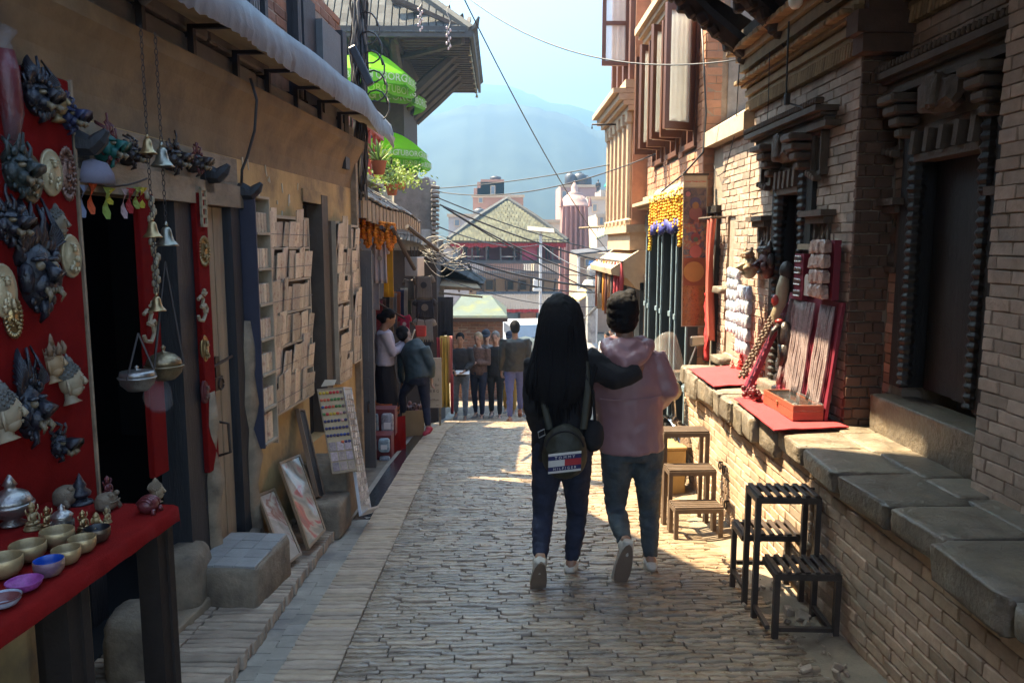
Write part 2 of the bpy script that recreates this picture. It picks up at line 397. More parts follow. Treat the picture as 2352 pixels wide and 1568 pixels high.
hill('hill', 665, [(-500, 420), (400, 330), (800, 250), (930, 205), (1010, 196), (1080, 190), (1150, 196), (1290, 240), (1420, 270), (1700, 380), (2900, 500)], 2, 1.2)
# ================================================================== right side: plinth, brick house, low wall, gallery
M_BRK = mat('pale_old_brick', (.40, .285, .215), .85, .22, 18, .45, 70, piece=.22, col2=(.33, .235, .175), stain=(.25, .2, .16), sscale=2.2)
M_BRKP = mat('plinth_brick', (.45, .305, .205), .85, .22, 18, .45, 70, piece=.2, col2=(.37, .25, .155), stain=(.28, .22, .16), sscale=2)
M_MORTR = mat('old_mortar', (.28, .215, .16), .95, .3, 12, .4, 90)
M_STONE = mat('worn_coping_stone', (.165, .135, .10), .5, .45, 9, 1, 34, piece=.18, stain=(.19, .15, .1), sscale=6, rvar=.16)
M_BLK = mat('black_carved_wood', (.018, .014, .011), .6, .4, 14, .5, 60, stretch=(1, 1, .3))
M_CARV = mat('weathered_carved_wood', (.085, .06, .042), .8, .35, 12, .5, 70)
M_BROWN = mat('dark_red_brick_pier', (.1, .055, .036), .85, .25, 14, .4, 70, piece=.2)
M_YEL = mat('yellowed_cornice_brick', (.33, .22, .115), .85, .25, 16, .5, 70, piece=.2, col2=(.26, .17, .09))
Z0 = .57
def stone(mb, c, d, seed, p=.38, amp=.05, rot=None, n=16):
    """A worn block: a rounded box with a lumpy skin."""
    b = MB(); b.ball((0, 0, 0), 1, n); vs = []
    sg = lambda a: math.copysign(abs(a) ** p, a)
    for v in b.v:
        v = V(v); q = V((sg(v.x), sg(v.y), sg(v.z))); q = V((q.x * d[0] / 2, q.y * d[1] / 2, q.z * d[2] / 2))
        k = 1 + amp * (noise.noise(v * 1.3 + V((seed, 0, 0))) + .6 * noise.noise(v * 3.1 + V((0, seed, 0))) + (.55 * noise.noise(v * 7 + V((seed, 1, 0))) + .35 * noise.noise(v * 15) if n > 20 else 0))
        q = q * k; vs.append(V(c) + (rot @ q if rot else q))
    return mb.add(vs, b.f)

plinth = thing('plinth_wall', 'low brick plinth with rough stone coping running along the right side of the street', 'wall', (1.56, 4.1, gz(4.1)))
mb = MB(); mb.bx(1.572, 2.5, 1.2, 6.34, -1.2, .5); mb.bx(1.93, 2.5, 1.2, 6.34, .5, .565); mb.build('core', M_MORTR, plinth, world=True)
B = Bricks(plinth, M_BRKP, .155, .053, .05, .004, seed=11, ch=.004)
B.face((1.56, 0, 0), (0, 1, 0), (-1, 0, 0), 1.75, 6.34, -.52, .46)
B.face((1.575, 6.35, 0), (1, 0, 0), (0, 1, 0), 0, .4, -.52, .46)
B.done()
g = random.Random(4); y = 1.72; i = 0
while y < 6.3:
    far = y > 3.95
    L = g.uniform(.2, .27) if far else g.uniform(.3, .46); L = min(L, 6.36 - y); t = g.uniform(.13, .2) if far else g.uniform(.1, .15); wd = g.uniform(.4, .46) if not far else g.uniform(.3, .4)
    mb = MB(); stone(mb, (1.475 + wd / 2 + g.uniform(-.02, .04), y + L / 2, Z0 - t / 2 + g.uniform(-.01, .008)), (wd, L - .003, t), 3.3 * i, .2, .055, rz(g.uniform(-.09, .09)), 34)
    mb.build('coping_stone', M_STONE, plinth, smooth=True, world=True); y += L; i += 1
y = 1.8; mb = MB()
while y < 6.2:
    L = g.uniform(.25, .5); stone(mb, (1.985 + g.uniform(-.02, .02), y + L / 2, .552), (g.uniform(.28, .34), L - .008, .06), y * 5, .2, .04); y += L
mb.build('ledge_paving', M_STONE, plinth, smooth=True, world=True)
for (px, py) in ((1863, 1142), (1663, 1085), (1668, 1165), (1655, 1075)):
    p = onX(px, py, 1.545); mb = MB(); mb.tube([p + V((0, 0, .02)) + V((-.006, .026 * math.cos(a), .026 * math.sin(a))) for a in [2 * math.pi * k / 12 for k in range(13)]], .0055, 5); mb.tube([p + V((.04, 0, .045)), p + V((-.015, 0, .045))], .007, 5)
    mb.build('iron_ring', simple('rusty_iron', (.05, .035, .028), .6, .6), plinth, world=True)

# ---- the brick house
house = thing('brick_house', 'old brick house with carved black doors and a dentil cornice above the stone ledge', 'house', (1.9, 4.1, Z0))
def P(mb, name, m, par=None, **k): return mb.build(name, m, par or house, world=True, **k)
D1 = (4.68, 5.24, .57, 2.06); D2 = (3.2, 3.92, .82, 2.12)
mb = MB()
for (X, y0, y1, z1, ho) in ((1.912, 4.12, 5.88, 3.1, D1), (2.112, 3.03, 4.12, 3.1, D2), (1.962, .6, 3.03, 3.4, None)):
    if ho: mb.bx(X, 2.6, y0, ho[0], .5, z1); mb.bx(X, 2.6, ho[1], y1, .5, z1); mb.bx(X, 2.6, ho[0], ho[1], ho[3], z1); mb.bx(X + .3, 2.6, ho[0], ho[1], .5, ho[3])
    else: mb.bx(X, 2.6, y0, y1, .5, z1)
P(mb, 'wall', M_MORTR)
B = Bricks(house, M_BRK, .165, .054, .05, .0035, seed=5, ch=.003)
NW = [(5.4, 5.62, 1.4, 1.74), (4.4, 4.62, 1.4, 1.74)]; NW2 = [(4.0, 4.16, 1.46, 1.78), (3.05, 3.14, 1.46, 1.78)]
B.face((1.9, 0, 0), (0, 1, 0), (-1, 0, 0), 4.12, 5.88, .56, 2.56, [(4.62, 5.3, .5, 2.1), (4.5, 5.5, 2.0, 2.34)] + NW)
B.face((2.1, 0, 0), (0, 1, 0), (-1, 0, 0), 3.03, 4.1, .56, 2.68, [(3.12, 4.0, .5, 2.14), (3.05, 4.12, 2.02, 2.34)] + NW2)
B.face((1.95, 0, 0), (0, 1, 0), (-1, 0, 0), 1.75, 3.03, .56, 3.1)
B.done()
BP = Bricks(house, M_BROWN, .1, .06, .04, .005, seed=6, name='corner_brick', limit=120)
BP.face((1.9, 4.12, 0), (1, 0, 0), (0, -1, 0), -.005, .2, .56, 2.95, proud=.016)
BP.done()
# cornices: dentils and stepped courses
def cornice(X, y0, y1, zb, nm):
    mb = MB(); y = y0
    while y < y1: mb.cbox((X - .022, y + .014, zb + .04), (.05, .02, .085), .004, rx(.25)); y += .034
    P(mb, 'dentil_course', M_YEL, kind='stuff')
    st = [(.03, .085, .03), (.055, .115, .045), (.04, .16, .02), (.085, .18, .06), (.06, .24, .05), (.1, .29, .075), (.13, .365, .05)]
    for k, (o, dz, h) in enumerate(st):
        mb = MB(); mb.bx(X - o, X + .25, y0 - .01 - .003 * k, y1 + .01 + .003 * k, zb + dz, zb + dz + h - .002)
        P(mb, 'cornice_course', M_YEL)
    y = y0; mb = MB()
    while y < y1:
        w = rnd.uniform(.05, .1); mb.cbox((X - .15, y + w / 2, zb + .43), (.1, w - .006, .035), .006, rx(rnd.uniform(-.05, .05)), jit=.005); mb.cbox((X - .1, y + w / 2, zb + .215), (.07, w - .006, .03), .006, jit=.004); y += w
    P(mb, 'edge_brick', M_YEL, kind='stuff')
cornice(1.9, 4.09, 5.9, 2.56, 'a'); cornice(2.1, 3.03, 4.06, 2.68, 'b')
mb = MB(); mb.bx(1.84, 2.12, 4.0, 4.115, 2.55, 2.64); mb.bx(1.8, 2.12, 3.98, 4.112, 2.64, 2.75); mb.bx(1.87, 2.12, 4.02, 4.11, 2.75, 2.97); P(mb, 'pier_capital', M_BROWN)
# doors with posts, wide lintels and side wings
def door(X, a, b, zs, zt, la, lb, zl, s=1.0):
    dp = MB(); dp.bx(X + .06, X + .13, a + .09, (a + b) / 2 - .004, zs, zt); leaf = P(dp, 'door_leaf', M_BLK)
    dp = MB(); dp.bx(X + .075, X + .13, (a + b) / 2 + .004, b - .09, zs, zt); P(dp, 'door_leaf', M_BLK)
    for yy in (a, b):
        mb = MB(); mb.bx(X - .03, X + .14, yy - .055, yy + .055, zs, zt); sgn = 1 if yy == a else -1
        prof = []; z = zs + .02
        while z < zt - .02:
            r = .036 + .006 * math.sin(z * 140) + (.008 if (z - zs) > .75 * (zt - zs) else 0); prof.append((r, z)); z += .0075
        mb.lathe(prof, (X - .02, yy + sgn * .075, 0), 8); P(mb, 'door_post', M_BLK)
    mb = MB()
    for k, (o, h0, h1) in enumerate(((.07, 0, .03), (.1, .03, .05), (.14, .05, .085), (.09, -.035, 0))):
        e = .03 * k; mb.bx(X - o, X + .1, la + .05 - e * .8, lb - .05 + e * .8, zl + h0, zl + h1 - .002)
    P(mb, 'lintel', M_CARV); mb = MB(); y = la
    while y < lb: mb.cbox((X - .12, y, zl + .105), (.05, .022, .035), .006, rx(.3)); y += .036
    P(mb, 'lintel_teeth', M_CARV, kind='stuff')
    for (w0, w1) in ((la + .12, a - .06), (b + .06, lb - .12)):
        mb = MB()
        for k in range(4):
            e = .014 * k; d = .05 - .022 * k; mb.bx(X - d, X + .1, w0 + e, w0 + e + .014, zt - .08 + e, zl - .04 - e); mb.bx(X - d, X + .1, w1 - e - .014, w1 - e, zt - .08 + e, zl - .04 - e); mb.bx(X - d, X + .1, w0 + e + .014, w1 - e - .014, zl - .054 - e, zl - .04 - e); mb.bx(X - d, X + .1, w0 + e + .014, w1 - e - .014, zt - .08 + e, zt - .066 + e)
        for k in range(4): mb.cbox((X - .06, w0 + (w1 - w0) * (k + .5) / 4, zt - .1 + .012 * k), (.05, .03, .035), .006)
        w = P(mb, 'lintel_wing', M_CARV); mb = MB(); mb.bx(X + .03, X + .06, w0 + .03, w1 - .03, zt - .05, zl - .07); mb.build('wing_panel', M_BLK, w, world=True)
    for yy in (a + .02, b - .02):
        mb = MB()
        for k in range(4): mb.cbox((X - .06 - .015 * k, yy, zt - .01 + .055 * k), (.1 + .02 * k, .07 + .03 * k, .045), .01)
        P(mb, 'bracket', M_CARV)
    mb = MB(); c = (a + b) / 2
    mb.bx(X - .06, X + .05, a + .1, b - .1, zt - .16, zt - .125)
    for k in range(5): mb.box((X - .05, a + .12 + (b - a - .24) * k / 4, zt - .07), (.07, .035, .11), rx(.15))
    mb.bx(X - .03, X + .02, a + .06, b - .06, zt - .02, zt + .02)
    stone(mb, (X - .09, c, zt + .12), (.08, .34, .15), 4, .6, .3); stone(mb, (X - .12, c, zt + .13), (.08, .1, .16), 9, .6, .3)
    P(mb, 'carved_tympanum', M_CARV)
door(1.9, D1[0], D1[1], .6, 2.06, 4.36, 5.62, 2.27); door(2.1, D2[0], D2[1], .84, 2.14, 2.98, 4.28, 2.37)
mb = MB(); stone(mb, (2.105, 3.57, .675), (.2, .96, .21), 3, .1, .03); P(mb, 'door_sill', M_STONE, smooth=True)
mb = MB(); stone(mb, (1.9, 4.96, .6), (.2, .7, .1), 8, .25, .03); P(mb, 'door_sill', M_STONE, smooth=True)
for (X, n) in ((1.9, NW[0]), (1.9, NW[1]), (2.1, NW2[0]), (2.1, NW2[1])):
    a, b, z0, z1 = n; mb = MB(); c = (a + b) / 2
    mb.bx(X - .09, X + .06, a - .06, b + .06, z1, z1 + .035); mb.bx(X - .055, X + .06, a - .02, b + .02, z1 - .04, z1 - .002)
    mb.bx(X - .015, X + .06, a, a + .03, z0, z1 - .04); mb.bx(X - .015, X + .06, b - .03, b, z0, z1 - .04); mb.bx(X - .03, X + .06, a - .01, b + .01, z0 - .03, z0 - .001)
    w = P(mb, 'niche_window', M_CARV); mb = MB(); mb.bx(X + .03, X + .06, a + .03, b - .03, z0, z1 - .04); mb.build('recess', M_BLK, w, world=True)
    mb = MB()
    for k in range(3): mb.lathe([(.012 + .01 * math.sin(q * 1.1), z0 + (z1 - z0 - .04) * q / 12) for q in range(13)], (X + .005, a + .05 + (b - a - .1) * k / 2, 0), 6)
    mb.build('carved_bars', M_CARV, w, world=True)
# roof on struts
M_ROOFW = mat('dark_roof_timber', (.05, .036, .027), .85, .35, 8, .5, 40, piece=.2)
mb = MB(); mb.prism([(.58, 1, 3.51), (2.9, 1, 4.55), (2.9, 1, 4.63), (.58, 1, 3.59)], (0, 4.95, 0)); rf = P(mb, 'roof', M_ROOFW)
mb = MB(); mb.prism([(.75, -6, 3.36), (2.9, -6, 4.4), (2.9, -6, 4.44), (.75, -6, 3.44)], (0, 8.6, 0)); P(mb, 'lower_eave', M_ROOFW)  # unseen extra eave, added to darken the near wall and street
y = 1.2
while y < 5.9:
    mb = MB(); mb.prism([(.9, y, 3.58), (2.3, y, 4.2), (2.3, y, 4.275), (.9, y, 3.645)], (0, .07, 0)); mb.build('rafter', M_ROOFW, rf, world=True); y += .22
g = random.Random(8); mb = MB(); y = 1.0
while y < 5.88:
    x = .68
    while x < 2.8: mb.cbox((x + .1, y + .06, 3.735 + (x - .83) * .449 + g.uniform(0, .01)), (.22, .115, .02), .005, ry(-.37), jit=.004); x += .17
    y += .12
mb.build('roof_tile', mat('grey_roof_tile', (.17, .14, .115), .9, .3, 9, .4, 50, piece=.25), rf, world=True, kind='stuff')
for y in (5.78, 5.1, 4.3, 3.4, 2.4):
    mb = MB(); pts = [(1.92, y, 2.92), (1.78, y, 3.0), (1.5, y, 3.22), (1.2, y, 3.5), (1.02, y, 3.63)]
    mb.tube(pts, [.06, .075, .07, .065, .06], 6, side=(0, 1, 0))
    for k in range(22):
        t = k / 21; p = V(pts[0]).lerp(V(pts[-1]), t); mb.cbox(p + V((-.03, g.uniform(-.05, .05), -.055 + g.uniform(-.03, .02))), (.09, .07, .07), .015, Euler((g.uniform(0, 2), g.uniform(0, 2), 0)).to_matrix())
    P(mb, 'roof_strut', M_ROOFW)
    mb = MB(); mb.prism([(1.9, y + .1, 3.0), (1.05, y + .1, 3.55), (1.05, y + .1, 3.7), (1.9, y + .1, 3.2)], (0, .08, 0)); P(mb, 'roof_beam', M_BLK)
mb = MB(); mb.bx(1.78, 2.5, .9, 5.92, 2.99, 3.14); P(mb, 'wall_plate', M_ROOFW)
mb = MB(); mb.bx(2.0, 2.6, .6, 5.9, 3.1, 4.3); P(mb, 'attic_wall', M_MORTR)

# ---- low wall between house and gallery
lw = thing('boundary_wall', 'sunlit brick wall with a sloping coping between the old house and the gallery', 'wall', (1.9, 6.4, Z0))
mb = MB(); mb.bx(1.915, 2.3, 5.885, 6.95, -1, 2.43); mb.build('core', M_MORTR, lw, world=True)
slots = [(6.22, 6.4, 1.3, 1.78), (6.2, 6.42, .98, 1.12), (6.2, 6.4, .68, .86)]
B = Bricks(lw, M_BRK, .165, .054, .05, .0035, seed=15, ch=.003, limit=200); B.face((1.9, 0, 0), (0, 1, 0), (-1, 0, 0), 5.885, 6.62, .56, 2.4, slots); B.done()
mb = MB(); mb.prism([(1.82, 5.84, 2.43), (1.82, 5.84, 2.56), (2.2, 5.84, 2.78), (2.2, 5.84, 2.43)], (0, 1.12, 0)); mb.build('coping', mat('pale_coping', (.42, .34, .24), .85, .2, 9, .35, 50), lw, world=True)
for (z, zz) in ((1.2, .05), (.62, .05)):
    mb = MB(); stone(mb, (1.86, 6.31, z), (.16, .26, .06), z * 9, .3, .08); mb.build('shelf_stone', M_STONE, lw, smooth=True, world=True)
mb = MB(); mb.bx(1.87, 1.98, 6.64, 6.7, .5, 1.85); mb.bx(1.87, 1.98, 6.9, 6.95, .5, 1.85); mb.bx(1.85, 1.98, 6.6, 6.96, 1.85, 1.91); mb.bx(1.93, 1.97, 6.7, 6.9, .5, 1.85); mb.build('side_door', M_BLK, lw, world=True)

# ---- the gallery building
M_GBR = mat('orange_brick', (.42, .22, .135), .8, .15, 14, .3, 70, piece=.14, col2=(.36, .18, .11))
M_GTR = mat('sandy_stone_trim', (.43, .31, .2), .8, .15, 10, .3, 60)
M_FRM = simple('brown_window_wood', (.11, .045, .025), .45)
M_DOORB = simple('dark_teal_paint', (.022, .026, .028), .42, bump=.2)
M_LTEAL = simple('pale_teal_paint', (.17, .23, .26), .5)
gal = thing('gallery_building', 'tall orange brick building with open casement windows and dark teal shopfront', 'building', (1.82, 9, gz(9)))
X = 1.82
def G(mb, n, m, par=None, **k): return mb.build(n, m, par or gal, world=True, **k)
wins = [(7.25, 7.7, 2.5, 3.75), (7.98, 8.42, 2.5, 3.75), (8.7, 9.15, 2.5, 3.75)]
mb = MB(); zt = 5.2
mb.bx(X + .02, 4.6, 6.97, 11.7, -2, 2.2); mb.bx(X + .2, 4.6, 6.97, 11.7, 2.2, zt)
mb.bx(X + .02, X + .2, 6.97, 11.7, 2.2, 2.5); mb.bx(X + .02, X + .2, 6.97, 11.7, 3.75, zt)
e = 6.97
for w in wins: mb.bx(X + .02, X + .2, e, w[0], 2.5, 3.75); e = w[1]
mb.bx(X + .02, X + .2, e, 11.7, 2.5, 3.75); G(mb, 'wall', M_MORTR)
B = Bricks(gal, M_GBR, .2, .07, .05, .004, seed=25, ch=.003)
B.face((X, 0, 0), (0, 1, 0), (-1, 0, 0), 6.97, 9.6, 2.02, 4.6, [(w[0] - .05, w[1] + .05, w[2] - .02, w[3] + .05) for w in wins] + [(6.9, 9.7, 3.9, 4.15)])
B.face((X, 6.97, 0), (1, 0, 0), (0, -1, 0), 0, .15, .4, 4.6)
B.done()
for w in wins:
    a, b, z0, z1 = w; mb = MB()
    for (p, q, r_, s_) in ((a - .05, a, z0 - .02, z1 + .05), (b, b + .05, z0 - .02, z1 + .05), (a, b, z1, z1 + .05), (a, b, z0 - .02, z0 + .03), ((a + b) / 2 - .02, (a + b) / 2 + .02, z0 + .03, z1)): mb.bx(X - .03, X + .12, p, q, r_, s_)
    fr = G(mb, 'window', M_FRM)
    mb = MB(); mb.bx(X + .13, X + .15, a, b, z0, z1); mb.build('pane', simple('dark_pane', (.02, .025, .03), .08), fr, world=True)
M_GLASS = mat('hazy_window_glass', (.75, .78, .76), .12, .1, 5, 0, alpha=.45)
M_CURT = mat('white_net_curtain', (.62, .6, .53), .9, .25, 5, 0, sub=.5, stretch=(6, 6, .4))
def casement(y, ang, z0, z1, wd):
    c = V((X - .035, y, 0)); d = V((-math.sin(ang), -math.cos(ang) , 0)); n = V((-d.y, d.x, 0)); m3 = Matrix((d, n, (0, 0, 1))).transposed()
    mb = MB()
    for (a, b, p, q) in ((0, .05, z0, z1), (wd - .05, wd, z0, z1), (.05, wd - .05, z0, z0 + .07), (.05, wd - .05, z1 - .06, z1)): mb.box(c + d * ((a + b) / 2) + V((0, 0, (p + q) / 2)), (b - a, .035, q - p), m3)
    s = G(mb, 'casement', M_FRM); mb = MB(); mb.box(c + d * (wd / 2) + V((0, 0, (z0 + z1) / 2)), (wd - .09, .006, z1 - z0 - .12), m3); mb.build('pane', M_GLASS, s, world=True)
    mb = MB(); mb.sheet([[c + d * (.055 + (wd - .11) * k / 14) + n * (-.028 - .008 * math.sin(k * 1.9)) + V((0, 0, z0 + .09 + (z1 - z0 - .17) * j / 4 + .012 * math.sin(k * .9))) for k in range(15)] for j in range(5)]); mb.build('curtain', M_CURT, s, smooth=True, world=True)
for (yy, an, wd) in ((7.24, 1.15, .33), (7.72, 1.35, .22), (7.98, 1.0, .34), (8.44, 1.5, .2), (8.72, 1.05, .3), (9.17, 1.4, .22)): casement(yy, an, 2.62, 3.72, wd)
# upper cornice bands, lower cornice and the bay with half columns
def band(y0, y1, zb, steps, m=M_GTR, nm='cornice'):
    for k, (o, h) in enumerate(steps):
        mb = MB(); mb.bx(X - o, X + .05, y0 - .002 * k, y1 + .002 * k, zb, zb + h - .002); G(mb, nm, m); zb += h
band(6.95, 9.55, 3.9, ((.05, .05), (.1, .06), (.15, .05), (.2, .08), (.1, .04)))
band(6.96, 9.6, 2.0, ((.12, .03), (.18, .04), (.05, .08)))
mb = MB(); mb.prism([(X - .1, 9.0, 2.06), (X, 9.0, 2.2), (X, 9.0, 2.06)], (0, -2.0, 0)); G(mb, 'apron', M_GTR)
mb = MB(); mb.bx(X - .2, X + .02, 9.62, 11.6, 1.5, 1.72); mb.bx(X - .25, X + .02, 9.6, 11.62, 1.72, 1.82); G(mb, 'bay_base', M_GTR)
mb = MB(); mb.bx(X - .18, X + .02, 9.65, 11.6, 1.82, 3.2); G(mb, 'bay_wall', M_GBR)
for k in range(6):
    y = 9.72 + k * .36; mb = MB(); mb.lathe([(.07, 1.82), (.07, 1.88), (.05, 1.9), (.05, 3.05), (.075, 3.08), (.075, 3.2)], (X - .2, y, 0), 8); G(mb, 'half_column', M_GTR)
for k, (o, h) in enumerate(((.26, .06), (.32, .06), (.38, .08), (.45, .06), (.3, .1))):
    mb = MB(); z = 3.2 + sum(q[1] for q in ((.26, .06), (.32, .06), (.38, .08), (.45, .06), (.3, .1))[:k]); mb.bx(X - o, X + .02, 9.55 - .004 * k, 11.66 + .004 * k, z, z + h - .002); G(mb, 'bay_cornice', M_GTR)
mb = MB(); mb.bx(X - .16, X + .02, 9.7, 11.6, 3.57, 5.2); G(mb, 'bay_wall', M_GBR)
for k in range(4):
    y = 9.8 + k * .5; mb = MB(); mb.bx(X - .22, X - .14, y - .06, y + .06, 3.57, 5.1); G(mb, 'half_column', M_FRM)
mb = MB(); mb.prism([(X - .45, 9.5, 1.27), (X - .1, 9.5, 1.5), (X + .02, 9.5, 1.5), (X + .02, 9.5, .98), (X - .12, 9.5, 1.02), (X - .25, 9.5, 1.16), (X - .44, 9.5, 1.2)], (0, 2.2, 0)); G(mb, 'apron', M_GTR)
c = V((X - .16, 10.2, 3.86)); mb = MB()
for (a, b, p, q) in ((0, .05, 0, 1.1), (.3, .35, 0, 1.1), (.05, .3, 0, .06), (.05, .3, .5, .55), (.05, .3, 1.05, 1.1)): mb.bx(c.x - b, c.x - a, 10.18, 10.22, c.z + p, c.z + q)
s = G(mb, 'casement', M_FRM); mb = MB(); mb.bx(c.x - .3, c.x - .05, 10.196, 10.204, c.z + .06, c.z + 1.05); mb.build('pane', M_GLASS, s, world=True)
# shopfront of tall teal door leaves
y = 6.98; k = 0
while y < 9.3:
    w = (.13, .2, .1, .24)[k % 4]; d = (.06, 0, .09, .02)[k % 4]; mb = MB(); mb.bx(X - .03 - d, X + .02, y, y + w - .01, gz(y) , 1.72 - .01 * (k % 3)); s = G(mb, 'door_leaf', M_DOORB)
    mb = MB(); mb.bx(X - .045 - d, X - .031 - d, y + .012, y + .04, gz(y) + .2, 1.66); mb.bx(X - .05 - d, X - .031 - d, y + .008, y + w - .02, .85, .9); mb.bx(X - .05 - d, X - .031 - d, y + .008, y + w - .02, .2, .25); mb.build('edge_strip', M_LTEAL, s, world=True); y += w; k += 1
mb = MB(); mb.bx(X - .06, X + .02, 6.98, 9.35, 1.73, 1.92); G(mb, 'shop_lintel', M_DOORB)
mb = MB(); mb.bx(X - .03, X + .02, 9.35, 11.6, -1.6, 1.2); G(mb, 'shop_wall', M_MORTR)
for y in (9.5, 10.1, 10.8): mb = MB(); mb.bx(X - .08, X - .031, y, y + .35, gz(y), 1.1); G(mb, 'shutter', M_DOORB)
rb = thing('rear_building', 'grey weathered plaster building rising behind the sunlit boundary wall', 'building', (3.0, 8.2, 0))
mb = MB(); mb.bx(2.02, 4, 6.96, 6.99, 2.4, 4.4); mb.build('wall', mat('grey_stained_plaster', (.27, .25, .23), .9, .3, 6, .5, 30, stain=(.16, .15, .14), sscale=4), rb, world=True)
mb = MB(); mb.bx(2.02, 4.2, 6.93, 7.0, 4.4, 4.5); mb.build('parapet', M_GTR, rb, world=True)
# ================================================================== left house
M_PLAS = mat('ochre_mud_plaster', (.42, .28, .115), .9, .25, 5, .35, 40, stain=(.17, .12, .07), sscale=2.5, stretch=(1, 1, .5))
M_FASC = mat('brown_fascia_plaster', (.185, .122, .062), .85, .3, 4, .3, 40, stain=(.1, .07, .045), sscale=3)
M_OLDW = mat('pale_old_timber', (.26, .195, .125), .85, .35, 7, .5, 45, stretch=(1, .4, 1), stain=(.15, .11, .07), sscale=6)
M_PLANK = mat('bleached_plank', (.3, .22, .135), .85, .3, 8, .5, 40, stretch=(2, 2, .25), piece=.1)
M_DARKW = mat('charcoal_door_timber', (.02, .021, .024), .6, .35, 8, .4, 50, stretch=(2, 2, .3))
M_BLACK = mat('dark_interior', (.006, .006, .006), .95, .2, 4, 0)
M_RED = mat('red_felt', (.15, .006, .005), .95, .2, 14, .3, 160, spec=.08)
M_UBR = mat('dark_red_upper_brick', (.27, .13, .075), .85, .22, 14, .4, 60, piece=.25, col2=(.21, .105, .065))
M_GREYW = mat('weathered_grey_wood', (.14, .135, .13), .8, .3, 9, .5, 40, stretch=(1, .35, 1), piece=.12)
M_GPAN = mat('grey_panel', (.11, .115, .115), .7, .2, 6, .2, 40)
LH = thing('plaster_house', 'ochre plastered shop house with a bulging brown fascia and brick upper floor, left side', 'house', tuple(LO), -TH)
LM = Matrix.Translation(LO) @ Matrix.Rotation(-TH, 4, 'Z')
def Lb(mb, n, m, par=None, **k): return mb.build(n, m, par or LH, **k)       # made in the front's own axes: x out, y along, z up
mb = MB()
for (a, b, z0, z1) in ((4.40, 5.57, -.6, 2.1), (5.57, 6.1, 1.88, 2.1), (6.1, 6.87, -.9, 2.1), (1.2, 4.4, 1.95, 2.1), (1.2, 2.9, -.4, 1.95), (5.57, 6.1, -.7, .1)):
    mb.bx(-.22, 0, a, b, z0, z1)
mb.bx(-.22, .1, -6, 1.19, -1, 3.2)
Lb(mb, 'wall', M_PLAS)
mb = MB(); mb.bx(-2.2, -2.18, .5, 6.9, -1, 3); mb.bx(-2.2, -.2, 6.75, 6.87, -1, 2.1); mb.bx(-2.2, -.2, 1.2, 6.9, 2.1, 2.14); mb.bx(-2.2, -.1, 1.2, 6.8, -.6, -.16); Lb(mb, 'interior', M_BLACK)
mb = MB(); pr = [(-.2, 2.06), (0, 2.06), (.012, 2.16), (.04, 2.26), (.085, 2.35), (.12, 2.40), (.125, 2.46), (-.2, 2.46)]
n = 24; ss = [1.2 + (6.87 - 1.2) * k / n for k in range(n + 1)]
mb.sheet([[(o + .006 * noise.noise((s * 3, z * 5, 0)) * (o > .001), s, z + .008 * noise.noise((s * 1.4, 0, 3)) * (z > 2.1)) for (o, z) in pr] for s in ss]); mb.prism([(o, 6.87, z) for o, z in pr], (0, .006, 0)); Lb(mb, 'fascia', M_FASC)
# carved timber lintel over the shop opening, with end scrolls
mb = MB(); mb.bx(-.1, .05, 2.9, 4.44, 1.78, 1.9); Lb(mb, 'lintel', M_OLDW)
mb = MB(); mb.bx(-.1, .025, 2.86, 4.42, 1.903, 2.05); Lb(mb, 'lintel_board', M_OLDW)
for (s, z) in ((4.02, 1.93), (4.44, 1.87), (2.97, 1.95)):
    mb = MB(); mb.tube([(.0, s, z), (.05, s, z + .005), (.1, s, z - .005), (.13, s, z + .02), (.155, s, z + .05)], [.05, .05, .038, .03, .012], 7); mb.bx(-.05, .05, s - .05, s + .05, z - .09, z + .03); Lb(mb, 'beam_end', M_DARKW)
# shop opening: posts, planks, sill
mb = MB(); mb.bx(-.12, .035, 4.29, 4.40, -.3, 1.82); Lb(mb, 'door_post', M_DARKW)
mb = MB(); mb.bx(-.12, .02, 3.70, 3.93, -.25, 1.78); Lb(mb, 'door_post', M_DARKW)
for k in range(3):
    mb = MB(); mb.bx(-.05, -.02 + .004 * k, 3.94 + .114 * k, 3.94 + .114 * k + .111, -.08, 1.775); Lb(mb, 'plank', M_PLANK)
mb = MB(); mb.bx(-.4, -.3, 2.96, 3.3, -.2, 1.8); mb.bx(-.34, -.26, 3.3, 3.42, -.2, 1.8); Lb(mb, 'door_leaf', M_DARKW)
for (a, b, z, o) in ((3.93, 4.3, -.08, .1), (3.25, 3.9, -.16, .1), (2.5, 3.22, -.2, .12)):
    mb = MB(); stone(mb, (o / 2 - .02, (a + b) / 2, z - .04), (.2, b - a, .09), a, .2, .03); Lb(mb, 'sill', M_OLDW, smooth=True)
    mb = MB(); stone(mb, (0, (a + b) / 2, z - .2), (.14, b - a - .02, .3), a * 3, .25, .06); Lb(mb, 'sill_footing', M_PLAS, smooth=True)
for (s, w) in ((3.935, .05), (4.43, .06)):
    mb = MB(); pts = [(.02 + .012 * math.sin(q * 2.1), s + .014 * math.sin(q * 1.7), -.3 + .16 * q) for q in range(8 if s < 4 else 10)]; mb.tube(pts, [w * (1 + .3 * math.sin(q * 3.3)) for q in range(len(pts))], 7); Lb(mb, 'eroded_post', M_OLDW, smooth=True)
g = random.Random(6); mb = MB()
for i in range(46):
    s = g.uniform(4.5, 5.5); z = g.uniform(1.1, 2.05); o = .004 if z < 2.1 else .02 + .09 * (z - 2.1) / .3; mb.box((o, s, z), (.004, g.uniform(.006, .02), g.uniform(.015, .07) * (2 if i % 7 == 0 else 1)), rx(g.uniform(-.3, .3)))
Lb(mb, 'paint_fleck', simple('pale_paint_drip', (.5, .44, .32), .8), kind='stuff')
